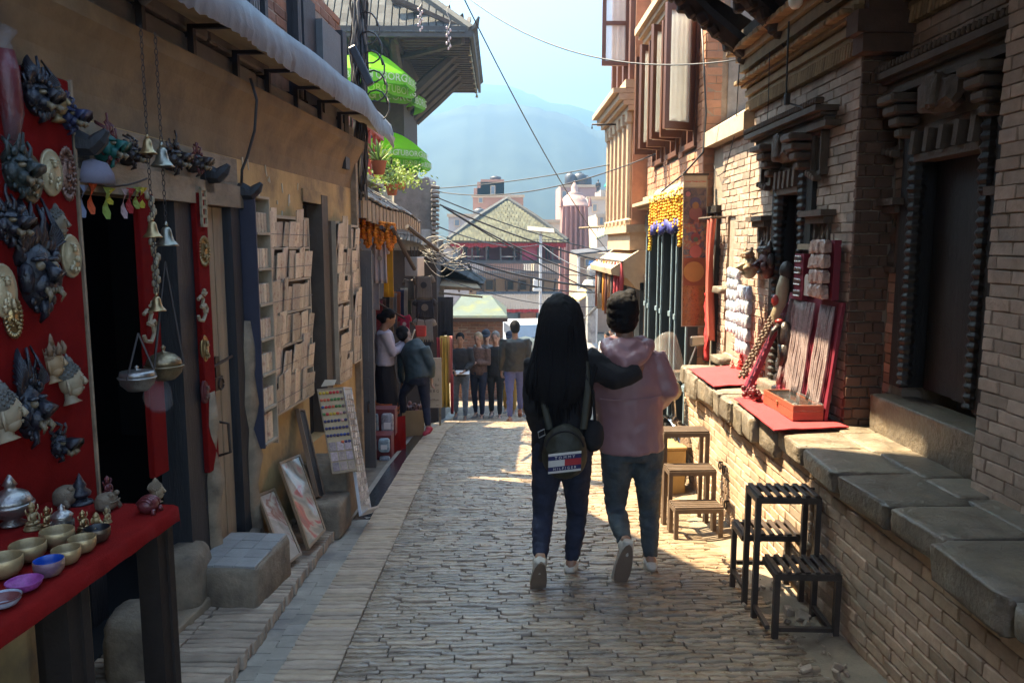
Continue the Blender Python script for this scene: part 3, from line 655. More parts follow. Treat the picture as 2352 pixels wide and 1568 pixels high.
# plank door hardware
mb = MB(); mb.tube([(.01, 4.02, .93), (.025, 4.24, .96)], .008, 6); mb.bx(-.015, .015, 4.06, 4.1, .86, .98); mb.tube([(.02, 4.1 + .03 * math.cos(a), .83 + .03 * math.sin(a)) for a in [k * .6 for k in range(11)]], .007, 5); mb.bx(-.01, .02, 4.04, 4.13, .8, .87)
Lb(mb, 'door_bolt', simple('old_iron', (.06, .05, .045), .5, .8))
mb = MB(); mb.tube([(-.01, 4.1, .62), (.05, 4.1, .61), (.055, 4.1, .45), (-.01, 4.1, .43)], .008, 6); Lb(mb, 'door_handle', MATS['old_iron'])
# narrow doorway beyond the racks
mb = MB(); mb.bx(-.15, -.1, 5.6, 6.1, .1, 1.87); Lb(mb, 'door_leaf', M_BLACK)
mb = MB(); mb.bx(-.1, .02, 5.95, 6.1, .1, 1.95); Lb(mb, 'door_post', mat('brown_door_post', (.09, .07, .05), .75, .25, 7, .3, 40))
mb = MB(); mb.bx(-.1, .014, 5.55, 6.12, 1.88, 1.97); Lb(mb, 'door_head', M_PLAS)
mb = MB(); mb.bx(-.02, .05, 6.83, 6.9, -.9, 2.35); Lb(mb, 'corner_post', M_OLDW)
# upper floor: timber band, brick panels, shutters
mb = MB(); mb.prism([(-.06, 1.2, 2.46), (-.06, 6.86, 2.46), (-.06, 6.86, 3.35), (-.06, 5.6, 3.79), (-.06, 1.2, 3.79)], (-.24, 0, 0)); Lb(mb, 'upper_wall', M_MORTR)
for (a, b, z0, z1) in ((1.5, 3.1, 2.475, 2.6), (3.1, 4.7, 2.475, 2.585), (4.7, 6.8, 2.475, 2.57), (1.5, 2.9, 2.61, 2.75), (2.9, 4.1, 2.6, 2.73), (4.1, 4.9, 2.6, 2.7)):
    mb = MB(); mb.cbox((-.0, (a + b) / 2, (z0 + z1) / 2), (.1, b - a - .01, z1 - z0 - .008), .01, jit=.004); Lb(mb, 'timber_band', M_GREYW)
for s in (3.25, 3.7, 4.2, 4.8): mb = MB(); mb.bx(-.06, .045, s, s + .07, 2.6, 2.95); Lb(mb, 'timber_stud', M_GREYW)
hl = [(4.72, 5.0, 2.5, 4.4), (5.55, 5.72, 2.5, 5), (5.75, 6.5, 2.5, 3.35), (3.2, 3.5, 2.6, 4.4)]
B = Bricks(LH, M_UBR, .2, .065, .05, .006, seed=33, limit=260)
B.face(LM @ V((-.06, 0, 0)), LU, LN, 2.9, 6.86, 2.7, 3.76, hl + [(6.2, 6.9, 3.52, 4), (5.72, 6.2, 3.66, 4)]); B.done()
for (a, b, z0, z1) in ((4.72, 5.0, 2.6, 3.78), (5.55, 5.72, 2.6, 3.78)):
    mb = MB(); mb.bx(-.06, -.02, a, b, z0, z1); mb.bx(-.04, .02, a, a + .05, z0, z1); mb.bx(-.04, .02, b - .05, b, z0, z1); w = Lb(mb, 'window', M_DARKW)
    for q in range(4): mb = MB(); mb.bx(-.02, .005, a + .06 + q * .035, a + .08 + q * .035, z0, z1); mb.build('window_bar', M_GREYW, w)
mb = MB(); mb.bx(-.06, .0, 5.76, 6.0, 2.5, 3.35); Lb(mb, 'shutter', M_DARKW)
mb = MB(); mb.bx(-.05, .05, 6.0, 6.48, 2.5, 3.25); Lb(mb, 'shutter', M_GPAN)
mb = MB(); mb.bx(-.02, .06, 6.5, 6.62, 2.2, 3.3); Lb(mb, 'upper_post', M_DARKW)
# unseen upper storeys and roofline, outline shaped to throw the street's shade
mb = MB(); mb.prism([(-.31, -4, 2.5), (-.31, 6.86, 2.5), (-.31, 6.86, 3.36), (-.31, 6.2, 4.0), (-.31, 5.15, 5.5), (-.31, 4.98, 11), (-.31, -4, 11)], (-4, 0, 0)); Lb(mb, 'rear_wall', M_UBR)
mb = MB(); mb.prism([(-.2, 6.9, 3.36), (-.2, 6.2, 4.02), (-.2, 5.16, 5.52), (-.2, 5.16, 5.6), (-.2, 6.24, 4.08), (-.2, 6.94, 3.42)], (-4.5, 0, 0)); mb.bx(-4.5, -.15, -4, 4.98, 11.003, 11.1); Lb(mb, 'roof', M_ROOFW)
mb = MB(); mb.bx(-.3, -.07, -3.9, 4.96, 3.8, 10.9); Lb(mb, 'parapet', M_UBR)  # unseen tall front added to keep the near ledge shaded, no parapet
# ================================================================== goods on the left
M_GOLD = mat('aged_gold_paint', (.30, .215, .1), .42, .25, 20, .25, 60, metal=.35)
M_BRASS = mat('aged_brass', (.36, .255, .12), .34, .25, 16, .15, 40, metal=.85, rvar=.1)
M_SILV = mat('tarnished_silver', (.3, .29, .27), .34, .3, 22, .3, 70, metal=.85, rvar=.1)
M_DMASK = mat('dark_blue_black_mask', (.014, .015, .021), .33, .4, 18, .5, 60, rvar=.12)
M_BMASK = mat('dark_brown_mask', (.03, .02, .017), .38, .4, 18, .5, 60, rvar=.12)
M_COPP = mat('oxidised_copper', (.2, .115, .085), .38, .35, 18, .4, 60, metal=.5)
M_TUSK = mat('old_ivory_paint', (.17, .13, .075), .45, .25, 20, .2, 50)
M_CREAM = mat('cream_bone_face', (.3, .24, .15), .6, .15, 14, .15, 50)
M_CURL = mat('grey_curl_hair', (.1, .095, .08), .7, .25, 18, .3, 60)
M_BCURL = mat('brown_crown', (.2, .125, .07), .65, .3, 18, .4, 60)
M_OVAL = mat('pale_brass_oval', (.42, .34, .2), .4, .2, 16, .3, 50, metal=.3)
M_TEAL = mat('teal_mask_paint', (.01, .1, .085), .5, .2, 12, .2, 50)
M_MAROON = mat('maroon_lacquer', (.1, .018, .02), .4, .3, 15, .3, 60)
M_IRON = MATS['old_iron']
M_RIB = simple('pale_ribbon', (.4, .36, .36), .8)
M_CLEAR = mat('clear_plastic_bag', (.4, .42, .46), .18, .15, 9, .8, 35, alpha=.1)
def on_left(name, label, cat, x, y, o=.06, group=None):
    p = onL(x, y, o); w = Lw(o, p.y, p.z); t = thing(name, label, cat, tuple(w), -TH, group); return t, p.y / 1750.0
board = thing('display_board', 'tall red felt display board crowded with masks at the left edge', 'board', tuple(Lw(0, 2.5, .5)), -TH)
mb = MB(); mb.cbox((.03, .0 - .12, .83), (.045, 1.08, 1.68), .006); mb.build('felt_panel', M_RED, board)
mb = MB(); mb.bx(.0, .056, .425, .437, -.02, 1.675); mb.build('edge_batten', M_OLDW, board)
def buddha(name, label, x, y, h, mface, mcurl, o=.09, yaw=.5, crown=False, neck=True, tip=None):
    t, k = on_left(name, label, 'buddha head', x, y, o); rot = rz(yaw); s = h
    f = MB(); f.ball((0, 0, 0), (.27 * s, .235 * s, .33 * s), 14, rot); f.ball(rot @ V((.06 * s, 0, -.2 * s)), (.19 * s, .17 * s, .17 * s), 12)
    f.tube([rot @ V((.25 * s, 0, .06 * s)), rot @ V((.31 * s, 0, -.06 * s)), rot @ V((.27 * s, 0, -.11 * s))], [.03 * s, .055 * s, .03 * s], 6)
    for e in (-1, 1):
        f.ball(rot @ V((.235 * s, e * .095 * s, .03 * s)), (.025 * s, .05 * s, .018 * s), 6, rot); f.ball(rot @ V((.235 * s, e * .1 * s, .085 * s)), (.03 * s, .07 * s, .013 * s), 6, rot)
        f.tube([rot @ V((-.02 * s, e * .23 * s, .05 * s)), rot @ V((0, e * .25 * s, -.12 * s)), rot @ V((.02 * s, e * .22 * s, -.3 * s))], [.03 * s, .035 * s, .02 * s], 5)
    f.ball(rot @ V((.25 * s, 0, -.175 * s)), (.03 * s, .065 * s, .014 * s), 6, rot); f.ball(rot @ V((.245 * s, 0, -.205 * s)), (.028 * s, .05 * s, .014 * s), 6, rot)
    if neck: f.tube([(0, 0, -.25 * s), (0, 0, -.42 * s), (.03 * s, 0, -.52 * s)], [.13 * s, .12 * s, .2 * s], 10)
    f.build('face', mface, t, smooth=True)
    c = MB(); c.ball(rot @ V((-.06 * s, 0, .12 * s)), (.27 * s, .255 * s, .25 * s), 12, rot); c.ball((-.04 * s, 0, .37 * s), (.13 * s, .13 * s, .14 * s), 9)
    for zz in range(7):
        for a in range(12):
            ph = -.05 + .21 * zz; w = a * math.pi / 6 + zz * .26; d = V((math.cos(ph) * math.cos(w), math.cos(ph) * math.sin(w), math.sin(ph)))
            if d.x > .75 and zz < 2: continue
            c.ball(rot @ V((-.06 * s + .275 * s * d.x, .26 * s * d.y, .13 * s + .25 * s * d.z)), .036 * s, 4)
    for zz in range(3):
        for a in range(7): w = a * .9 + zz * .4; c.ball((-.04 * s + .125 * s * math.cos(w) * (1 - .25 * zz), .125 * s * math.sin(w) * (1 - .25 * zz), .35 * s + .06 * s * zz), .03 * s, 4)
    if crown:
        for a in range(9): w = a * .7 - 2.8; d = rot @ V((math.cos(w), math.sin(w), 0)); c.tube([d * .25 * s + V((0, 0, .18 * s)), d * .3 * s + V((0, 0, .34 * s)), d * .27 * s + V((0, 0, .48 * s))], [.07 * s, .06 * s, .012 * s], 5)
        c.tube([(0, 0, .4 * s), (0, 0, .58 * s), (0, 0, .68 * s)], [.1 * s, .06 * s, .015 * s], 7)
    c.build('curled_hair' if not crown else 'crown', mcurl, t, smooth=True)
    b = MB(); b.lathe([(.045 * s, .46 * s), (.04 * s, .52 * s), (.0, .57 * s)], (-.04 * s, 0, 0), 7)
    if not crown: b.build('finial', tip or mface, t, smooth=True)
    return t
def flat(b, k=.55):
    b.v = [(x * k - .02, y * .92, z) for x, y, z in b.v]
def wrath(name, label, x, y, w, h, m, o=.06, crest=9, seed=1, tusk=True, wings=False, m2=None, cat='mask'):
    """A carved mask: bulging brow, eyes, snout with tusks, and a crest of curved flames."""
    w *= .9; h *= .92; t, k = on_left(name, label, cat, x, y, o); g = random.Random(seed); f = MB()
    f.ball((0, 0, -.08 * h), (.09 + .1 * w, .42 * w, .3 * h), 12); f.ball((.06, 0, -.16 * h), (.08, .27 * w, .13 * h), 10)
    for e in (-1, 1):
        f.use(1).ball((.082 + .05 * w, e * .17 * w, .0), (.03, .085 * w, .042 * h), 8); f.use(0); f.ball((.085, e * .18 * w, .055 * h), (.035, .16 * w, .025 * h), 7); f.ball((.05, e * .36 * w, -.1 * h), (.05, .12 * w, .14 * h), 7)
        f.use(1)
        if tusk: f.tube([(.12, e * .13 * w, -.2 * h), (.15, e * .17 * w, -.25 * h), (.13, e * .15 * w, -.31 * h)], [.016, .012, .003], 5)
        f.use(0)
    f.tube([(.1, 0, .0), (.165, 0, -.08 * h), (.12, 0, -.13 * h)], [.02, .04, .02], 6)
    f.use(1)
    for q in range(6): f.ball((.13, (q - 2.5) * .075 * w, -.205 * h), (.015, .026 * w, .03 * h), 5)
    f.use(0)
    f.tube([(.05, 0, -.3 * h), (.06, 0, -.4 * h), (.02, 0, -.48 * h)], [(.2 * w), .12 * w, .03 * w], 7, flat=.6)
    flat(f); f.build('face', [m, M_TUSK], t, smooth=True); c = MB()
    for q in range(crest):
        u = (q + .5) / crest - .5; L = h * (.36 - .3 * abs(u)) * g.uniform(.85, 1.2); b = V((.0, u * .85 * w, .13 * h - abs(u) * .2 * h))
        c.tube([b, b + V((.05, u * .12 * w, L * .45)), b + V((.04 + g.uniform(-.02, .03), u * .35 * w, L * .8)), b + V((g.uniform(-.01, .06), u * .2 * w, L * 1.15))], [.13 * w, .11 * w, .07 * w, .008], 6, flat=.7)
    for q in range(14): a = q * 2 * math.pi / 14; c.ball((.03 + g.uniform(0, .04), .4 * w * math.cos(a), -.06 * h + .3 * h * math.sin(a)), g.uniform(.07, .12) * w, 6)
    if wings:
        for e in (-1, 1):
            for q in range(9): b = V((.02, e * .2 * w, .08 * h)); a = .35 + q * .13; c.tube([b, b + V((.06, e * .2 * w * math.cos(a) * 2, .22 * h * math.sin(a) + .05 * h)), b + V((.0, e * .2 * w * math.cos(a) * 1.5, .5 * h * math.sin(a)))], [.03 * w, .05 * w, .006], 5, flat=.5)
    flat(c); c.build('crest', m2 or m, t, smooth=True); return t
def oval(name, label, x, y, w, h, m, o=.075, rays=False, roundel=False):
    t, k = on_left(name, label, 'wall plaque', x, y, o - .02); t.rotation_euler.z = -TH - .3; t.matrix_basis = Matrix.Translation(t.location) @ Matrix.Rotation(-TH - .3, 4, 'Z'); b = MB(); m3 = Matrix(((0, 0, 1), (1, 0, 0), (0, 1, 0)))   # disc axis along the out direction
    b.lathe([(.0, .025), (.3, .022), (.42, .012), (.47, .016), (.5, .006), (.5, 0), (0, 0)], (0, 0, 0), 22, Matrix(((0, 0, 1), (w, 0, 0), (0, h, 0)))); b.build('plate', m, t, smooth=True)
    f = MB()
    if rays:
        for q in range(26): a = q * 2 * math.pi / 26; f.tube([(.015, .47 * w * math.cos(a), .47 * h * math.sin(a)), (.02, .6 * w * math.cos(a + .08), .6 * h * math.sin(a + .08))], [.012, .003], 4)
    f.ball((.028, 0, .2 * h), (.015, .14 * w, .02 * h), 6); f.ball((.028, -.13 * w, .27 * h), (.006, .09 * w, .014 * h), 6); f.ball((.028, .13 * w, .27 * h), (.006, .09 * w, .014 * h), 6)
    for q in range(10): f.ball((.026, (rnd.random() - .5) * .45 * w, -.05 * h - .3 * h * rnd.random()), (.009, .07 * w, .06 * h * rnd.uniform(.5, 1.6)), 6)
    f.tube([(.028, 0, .26 * h), (.034, 0, .1 * h)], [.006, .009], 5); f.build('relief', m if not roundel else M_COPP, t, smooth=True); return t
wrath('winged_mask', 'grey winged deity mask high on the red board above the gold buddha face', 90, 215, .17, .22, M_DMASK, .07, 9, 3, wings=True)
buddha('buddha_mask', 'gold buddha face with grey curls highest on the red board', 128, 232, .14, M_GOLD, M_CURL, .06, .3)
wrath('small_mask', 'navy blue carved mask overhanging the top right of the red board', 156, 262, .1, .17, mat('navy_mask', (.02, .025, .07), .4, .3, 18, .5, 60), .06, 5, 5)
wrath('dark_mask', 'blackish green mask with a pointed top under the plastic wrapped bundle', 42, 380, .16, .25, mat('black_green_mask', (.02, .03, .028), .45, .3, 18, .5, 60), .07, 5, 6)
oval('oval_plaque', 'dull bronze oval plaque with raised ridges partly under the blackish mask', 66, 410, .085, .17, mat('dull_bronze', (.2, .165, .1), .38, .3, 18, .4, 60, metal=.6), .08)
oval('oval_plaque', 'shiny pale gold oval plaque with a face, between bronze and copper plaques', 114, 397, .085, .165, M_OVAL, .08)
oval('ornate_plaque', 'narrow pinkish copper plaque with open scrollwork at the board edge', 147, 400, .06, .165, M_COPP, .065, True)
wrath('horned_mask', 'dark blue mask with pale horns cut by the left frame edge', 20, 505, .15, .2, M_DMASK, .07, 5, 8)
wrath('garuda_mask', 'big black garuda mask with swept feathers and bared teeth in the middle of the board', 88, 610, .24, .44, M_DMASK, .07, 11, 9, wings=True, m2=M_DMASK)
buddha('buddha_mask', 'grey bronze buddha face tucked behind the big garuda mask', 128, 512, .14, mat('grey_bronze', (.16, .13, .085), .5, .2, 15, .2, 50), M_CURL, .05, .4)
oval('oval_plaque', 'ivory oval plaque with a face jutting past the board over the dark doorway', 160, 588, .08, .16, M_OVAL, .09)
oval('oval_plaque', 'pale oval plaque low on the far left above the toothed brass disc', 4, 668, .09, .18, M_OVAL, .07)
oval('sun_plaque', 'toothed brass sun disc at the left of the red board', 22, 728, .055, .12, M_BRASS, .07, True)
buddha('crowned_mask', 'brown crowned deity face beside the white buddha head', 118, 830, .15, mat('tan_face', (.34, .23, .12), .5, .2, 15, .2, 50), M_BCURL, .05, .4, True)
wrath('dragon_mask', 'tall dark blue dragon carving below the crowned face', 70, 925, .15, .36, M_DMASK, .07, 7, 12, wings=True)
buddha('buddha_bust', 'white faced buddha head with grey curls over the dark doorway', 160, 872, .17, M_CREAM, M_CURL, .07, .5, tip=M_SILV)
buddha('buddha_bust', 'largest cream buddha head, in profile at the left edge above the urn', 10, 945, .19, M_CREAM, M_CURL, .06, .6, tip=M_SILV)
wrath('monkey_figure', 'small black seated figure hung at the lower corner of the red board', 135, 1015, .1, .17, M_DMASK, .06, 3, 15, cat='figure')
t, k = on_left('wrapped_bundle', 'clear plastic wrapped brown bundle at the top left corner', 'bundle', 18, 225, .06); mb = MB(); mb.tube([(0, 0, -.13), (.01, 0, -.05), (0, 0, .08), (0, 0, .15)], [.02, .035, .04, .03], 9); mb.build('bundle', M_MAROON, t, smooth=True)
mb = MB(); mb.tube([(0, 0, -.17), (.01, 0, -.05), (0, 0, .1), (0, 0, .18), (.01, .01, .22)], [.022, .034, .036, .022, .03], 11); mb.build('plastic_wrap', M_CLEAR, t, smooth=True)
# carvings on the lintel
for (nm, lb, x, y, w, h, m, m2, sd) in (('crested_mask', 'red crested mask with tall spikes standing leftmost on the door lintel', 250, 330, .13, .22, M_TEAL, M_MAROON, 2), ('crested_mask', 'small brown crested mask second along the door lintel', 303, 350, .1, .16, M_BMASK, M_BMASK, 3), ('crested_mask', 'blackish crested mask behind the pair of bells on the lintel', 402, 358, .14, .2, M_BMASK, M_BMASK, 4), ('crested_mask', 'reddish crested mask rightmost on the door lintel', 452, 368, .11, .18, M_BMASK, M_MAROON, 5)):
    wrath(nm, lb, x, y, w, h, m, .07, 5, sd, m2=m2)
t, k = on_left('cloth_cap', 'pale lavender cloth cap hanging by the prayer flags', 'cap', 215, 398, .06); mb = MB(); mb.lathe([(.075, -.04), (.07, 0), (.05, .04), (0, .055)], (0, 0, 0), 12); mb.build('crown', simple('lavender_cloth', (.16, .15, .19), .9), t, smooth=True)
fl = thing('prayer_flags', 'string of small coloured prayer flags under the door lintel', 'flags', tuple(Lw(.05, 3.3, 1.75)), -TH)
mb = MB(); pts = [onL(178 + 160 * q / 10, 428 - 18 * (abs(q - 5) / 5) ** 2 - 6 * q / 10 * 0, .05) for q in range(11)]; mb.tube([Lw(*p) for p in pts], .004, 4); mb.build('string', M_IRON, fl, world=True)
for (x, y0, y1, c, w) in ((186, 425, 500, (.2, .22, .3), 10), (206, 420, 492, (.6, .1, .03), 12), (241, 430, 503, (.3, .4, .08), 14), (248, 432, 470, (.5, .42, .04), 12), (282, 434, 502, (.5, .36, .36), 9), (294, 432, 490, (.4, .03, .03), 14), (310, 430, 480, (.3, .36, .08), 11), (321, 430, 478, (.5, .42, .04), 13)):
    mb = MB(); top = onL(x, y0, .055); bot = onL(x + 3, y1, .055); ww = w / 1750 * 1.4 * top.y * .8
    mb.sheet([[Lw(.055 + .012 * math.sin(q * 1.3 + j), top.y + (bot.y - top.y) * q / 5 + (j - .5) * ww * (1 - .7 * q / 5), top.z + (bot.z - top.z) * q / 5) for j in range(3)] for q in range(6)]); mb.build('flag', simple('flag_%d' % x, c, .9, sub=.3), fl, world=True)
# chains of bells
def bell(mb, c, r):
    mb.lathe([(.0, .0), (r * .25, -.02 * r), (r * .42, -.25 * r), (r * .5, -.7 * r), (r * .62, -1.2 * r), (r * .95, -1.6 * r), (r * 1.05, -1.75 * r), (r * .95, -1.78 * r), (r * .5, -1.2 * r)], c, 14); mb.lathe([(r * .16, 0), (r * .2, .2 * r), (r * .08, .45 * r), (0, .5 * r)], c, 8)
def chain(mb, a, b, n, r=.006):
    a, b = V(a), V(b); d = (b - a) / n
    for i in range(n):
        p = a + d * (i + .5); L = d.length * .72; sd = (LN if i % 2 else LU); mb.tube([p + d.normalized() * (L * math.cos(w)) * .85 + sd * (r * math.sin(w)) for w in [2 * math.pi * q / 8 for q in range(9)]], r * .28, 4, cap=False)
for (nm, lb, x, tops, rs) in (('bell_chain', 'chain of three brass bells hanging left before the dark doorway', 338, (318, 508, 683), (.034, .036, .034)), ('bell_chain', 'chain of two larger brass bells hanging right before the dark doorway', 371, (338, 520), (.045, .045))):
    o = .22; top = onL(360, 60, o); t = thing(nm, lb, 'bells', tuple(Lw(o, top.y, top.z)), -TH); zs = [onL(x, y, o) for y in tops]; mb = MB(); prev = Lw(o, zs[0].y * .5 + top.y * .5 , top.z)
    s0 = zs[0].y
    prev = Lw(o, s0, 2.42)
    for zz, r in zip(zs, rs):
        c = Lw(o, s0, zz.z); chain(mb, prev, c + V((0, 0, .5 * r)), max(6, int((prev.z - c.z) / .022))); bb = MB(); bell(bb, tuple(c), r); bb.build('bell', M_BRASS if x < 350 else mat('grey_brass', (.27, .26, .2), .34, .25, 16, .2, 40, metal=.85), t, smooth=True, world=True); prev = c - V((0, 0, 1.6 * r))
    mb.build('chain', M_IRON, t, world=True, kind='stuff')
def censer(lb, x, ytop, yc, r, m, dome, o=.2):
    c = onL(x, yc, o); w = Lw(o, c.y, c.z); t = thing('hanging_censer', lb, 'censer', tuple(w), -TH); b = MB(); b.lathe([(0, -.8 * r), (.55 * r, -.72 * r), (.9 * r, -.35 * r), (r, 0), (1.06 * r, .02 * r), (1.06 * r, .08 * r), (.98 * r, .1 * r)], (0, 0, 0), 18); b.build('bowl', m, t, smooth=True)
    b = MB(); b.lathe([(.98 * r, .1 * r), (.9 * r, .4 * r), (.6 * r, .68 * r * dome), (.3 * r, .8 * r * dome), (.1 * r, .86 * r * dome), (.09 * r, 1.0 * r * dome), (.14 * r, 1.1 * r * dome), (0, 1.25 * r * dome)], (0, 0, 0), 18); b.build('lid', m, t, smooth=True)
    top = onL(x + 2, ytop, o); tp = V((0, top.y - c.y, top.z - c.z)); b = MB()
    for q in range(3): a = q * 2.1 + .5; b.tube([tp, (1.02 * r * math.cos(a), 1.02 * r * math.sin(a), .04 * r)], .0045, 4)
    b.build('hanger', M_IRON, t); return t
censer('dark pierced hanging censer, lower and left of the pair', 315, 765, 868, .068, M_SILV, .6); censer('domed brass hanging censer on long cords, right of the darker one', 377, 600, 842, .075, mat('brown_brass', (.22, .17, .1), .36, .3, 18, .35, 70, metal=.8), 1.0)
t, k = on_left('plastic_bag', 'crumpled clear plastic bag hanging below the domed censer', 'bag', 364, 900, .17); mb = MB(); mb.tube([(0, 0, .06), (0, 0, .03), (0, -.01, -.01), (.01, -.01, -.05), (0, 0, -.075)], [.02, .045, .06, .055, .03], 9); mb.build('film', M_CLEAR, t, smooth=True)
t, k = on_left('shell_tassel', 'white shell tassel hanging between the bell chains', 'tassel', 354, 560, .12)
mb = MB()
for q in range(26): mb.ball((rnd.uniform(-.01, .01), rnd.uniform(-.014, .014), .2 - q * .016), (.013, .014, .02), 5)
mb.build('shells', M_CREAM, t, smooth=True)
# red strips with plaques
for (nm, lb, x0, x1, y1) in (('red_strip', 'red felt strip on the left doorpost behind the bells', 314, 349, 1112), ('red_strip', 'narrow red felt strip beside the plank door', 446, 471, 1100)):
    a = onL(x0, 440, .045); b = onL(x1, 440, .045); z0 = onL((x0 + x1) / 2, y1, .045).z; t = thing(nm, lb, 'display strip', tuple(Lw(.045, a.y, z0)), -TH); mb = MB(); mb.cbox((-.01, (b.y - a.y) / 2, (a.z - z0) / 2), (.03, b.y - a.y, a.z - z0), .004); mb.build('felt', M_RED, t)
def om(name, lb, x, y, h, o=.075):
    t, k = on_left(name, lb, 'om symbol', x, y, o); mb = MB(); q = h / 2; tb = lambda pts: mb.tube([(0, -a * q, b * q) for a, b in pts], .009, 5)
    tb([(.45, .55), (.1, .75), (-.25, .55), (-.1, .15), (.1, .05)]); tb([(.1, .05), (-.35, -.1), (-.45, -.5), (-.1, -.9), (.4, -.8), (.55, -.5)]); tb([(-.1, 0), (-.5, .15), (-.75, -.1), (-.6, -.4)]); tb([(-.2, .95), (-.45, .8), (-.7, .95)]); mb.ball((0, .45 * q, 1.08 * q), .012, 5); mb.build('sign', M_CREAM, t); return t
om('om_plaque', 'pale om symbol on the red strip behind the bells', 343, 745, .17); om('om_plaque', 'pale om symbol on the narrow red strip by the plank door', 464, 706, .15)
oval('sun_plaque', 'gold rayed sun plaque high on the narrow red strip', 463, 577, .07, .13, M_BRASS, .06, True); oval('fish_plaque', 'brass fish shaped plaque lower on the narrow red strip', 467, 800, .05, .14, M_BRASS, .06); oval('maroon_plaque', 'maroon and gold plaque lowest on the narrow red strip', 468, 900, .05, .12, M_MAROON, .06, roundel=True)
t, k = on_left('white_plaque', 'small white pierced plaque at the top of the narrow red strip', 'plaque', 465, 475, .06); mb = MB()
for i in range(5): mb.bx(0, .012, -.03, .03, -.1 + .045 * i, -.085 + .045 * i)
mb.bx(0, .012, -.03, -.02, -.1, .095); mb.bx(0, .012, .02, .03, -.1, .095); mb.build('lattice', M_CREAM, t)

# ---- table with red cloth
TZ = .68
tb = thing('stall_table', 'rough wooden stall table with dark legs at the lower left', 'table', tuple(Lw(.2, 2.4, gz(2.4))), -TH)
mb = MB(); mb.bx(.03, .53, 1.1, 2.615, TZ - .035, TZ - .008); mb.build('tabletop', M_OLDW, tb, world=False).matrix_parent_inverse = tb.matrix_basis.inverted() @ LM
def Tb(mb, n, m, par): o = mb.build(n, m, par); o.matrix_parent_inverse = par.matrix_basis.inverted() @ LM; return o
for (s, o) in ((2.55, .44), (2.08, .44), (2.55, .06), (2.0, .06), (1.5, .44)):
    mb = MB(); mb.bx(o, o + .075, s - .04, s + .045, gz(s) + (.08 if o < .2 else .02), TZ - .036); mb.bx(o + .0751, o + .084, s + .01, s + .0449, gz(s) + .08, TZ - .036); Tb(mb, 'leg', mat('dark_table_wood', (.026, .019, .015), .7, .3, 8, .3, 40, spec=.2), tb)
mb = MB(); mb.bx(.40, .41, 1.3, 2.02, .1, .2); Tb(mb, 'apron', M_PLAS, tb)
mb = MB(); rows = []
for i in range(31):
    s = 1.1 + 1.525 * i / 30; w = .008 * math.sin(s * 40) + .01 * noise.noise((s * 9, 0, 0))
    rows.append([Lw(.02, s, TZ), Lw(.3, s, TZ + .002), Lw(.52 + w * .4, s, TZ + .001), Lw(.545 + w, s, TZ - .006), Lw(.548 + w, s, TZ - .045 + w * .9)])
mb.sheet(rows); e = rows[-1]; mb.sheet([[p for p in e], [p + LU * .006 + V((0, 0, -.04)) for p in e]])
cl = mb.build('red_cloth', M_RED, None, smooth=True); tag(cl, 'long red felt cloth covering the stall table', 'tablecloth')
def on_table(name, lb, cat, x, y, group=None): p = onZ(x, y, TZ + .002); return thing(name, lb, cat, tuple(p), -TH, group)
def bowl(lb, o, sx, r, h, mo, mi, shallow=False):
    t = thing('singing_bowl', lb, 'bowl', tuple(Lw(o, sx, TZ + .004)), -TH, 'bowls on the stall table'); b = MB(); p = [(0, 0), (.45 * r, 0), (.72 * r, .1 * h), (.93 * r, .38 * h), (r, .7 * h), (.985 * r, h), (.96 * r, 1.03 * h)] if not shallow else [(0, 0), (.4 * r, 0), (.55 * r, .25 * h), (.85 * r, .7 * h), (r, h), (.98 * r, 1.03 * h)]
    b.lathe(p, (0, 0, 0), 24, cap=False); b.build('outer', mo, t, smooth=True); b = MB(); q = [(.96 * r, 1.03 * h), (.92 * r, .95 * h), (.9 * r, .6 * h), (.7 * r, .2 * h), (0, .1 * h)]; b.lathe(q, (0, 0, 0), 24, cap=False); b.build('inner', mi, t, smooth=True); return t
M_BWL = mat('hammered_bowl_bronze', (.42, .31, .16), .42, .18, 22, .2, 50, metal=.55, rvar=.08); M_BIN = mat('bowl_inside', (.3, .22, .11), .45, .2, 22, .2, 50, metal=.4)
M_BLUE = mat('blue_enamel', (.01, .06, .32), .3, .1, 10, .05); M_BPAINT = mat('painted_blue_band', (.03, .06, .2), .4, .5, 30, .1, col2=(.2, .1, .1), stain=(.34, .22, .1), sscale=14); M_PURP = mat('purple_speckled', (.25, .05, .22), .5, .4, 60, .2, 80); M_SPK = mat('grey_speckled', (.3, .33, .4), .5, .4, 60, .2, 80); M_BLKI = mat('black_inside', (.01, .01, .012), .4, .2, 8, 0)
bowl('large brass singing bowl at the back of the bowl group, under the prayer wheel', .36, 2.24, .048, .05, M_BWL, M_BIN); bowl('brass singing bowl behind the leftmost polished one', .345, 2.135, .048, .05, M_BWL, M_BIN); bowl('polished wide brass singing bowl cut by the left frame edge', .35, 2.03, .05, .054, M_BWL, M_BIN)
bowl('brown bronze bowl with a black inside, rightmost on the red cloth', .455, 2.285, .0385, .042, mat('brown_bronze', (.13, .095, .065), .35, .2, 20, .2, 50, metal=.7), M_BLKI); bowl('plain brass bowl second from the right, touching the black lined one', .46, 2.205, .0385, .043, M_BWL, M_BIN); bowl('plain brass bowl third from the right beside the blue lined one', .465, 2.125, .0385, .043, M_BWL, M_BIN)
bowl('brass bowl with bright blue inside and painted blue base', .47, 2.045, .039, .044, M_BPAINT, M_BLUE); bowl('wide shallow purple speckled bowl near the table front', .465, 1.955, .045, .026, M_PURP, M_PURP, True); bowl('shallow grey speckled bowl in front of the purple one', .475, 1.865, .043, .026, mat('maroon_outside', (.14, .04, .04), .45, .2, 20, .2), M_SPK, True)
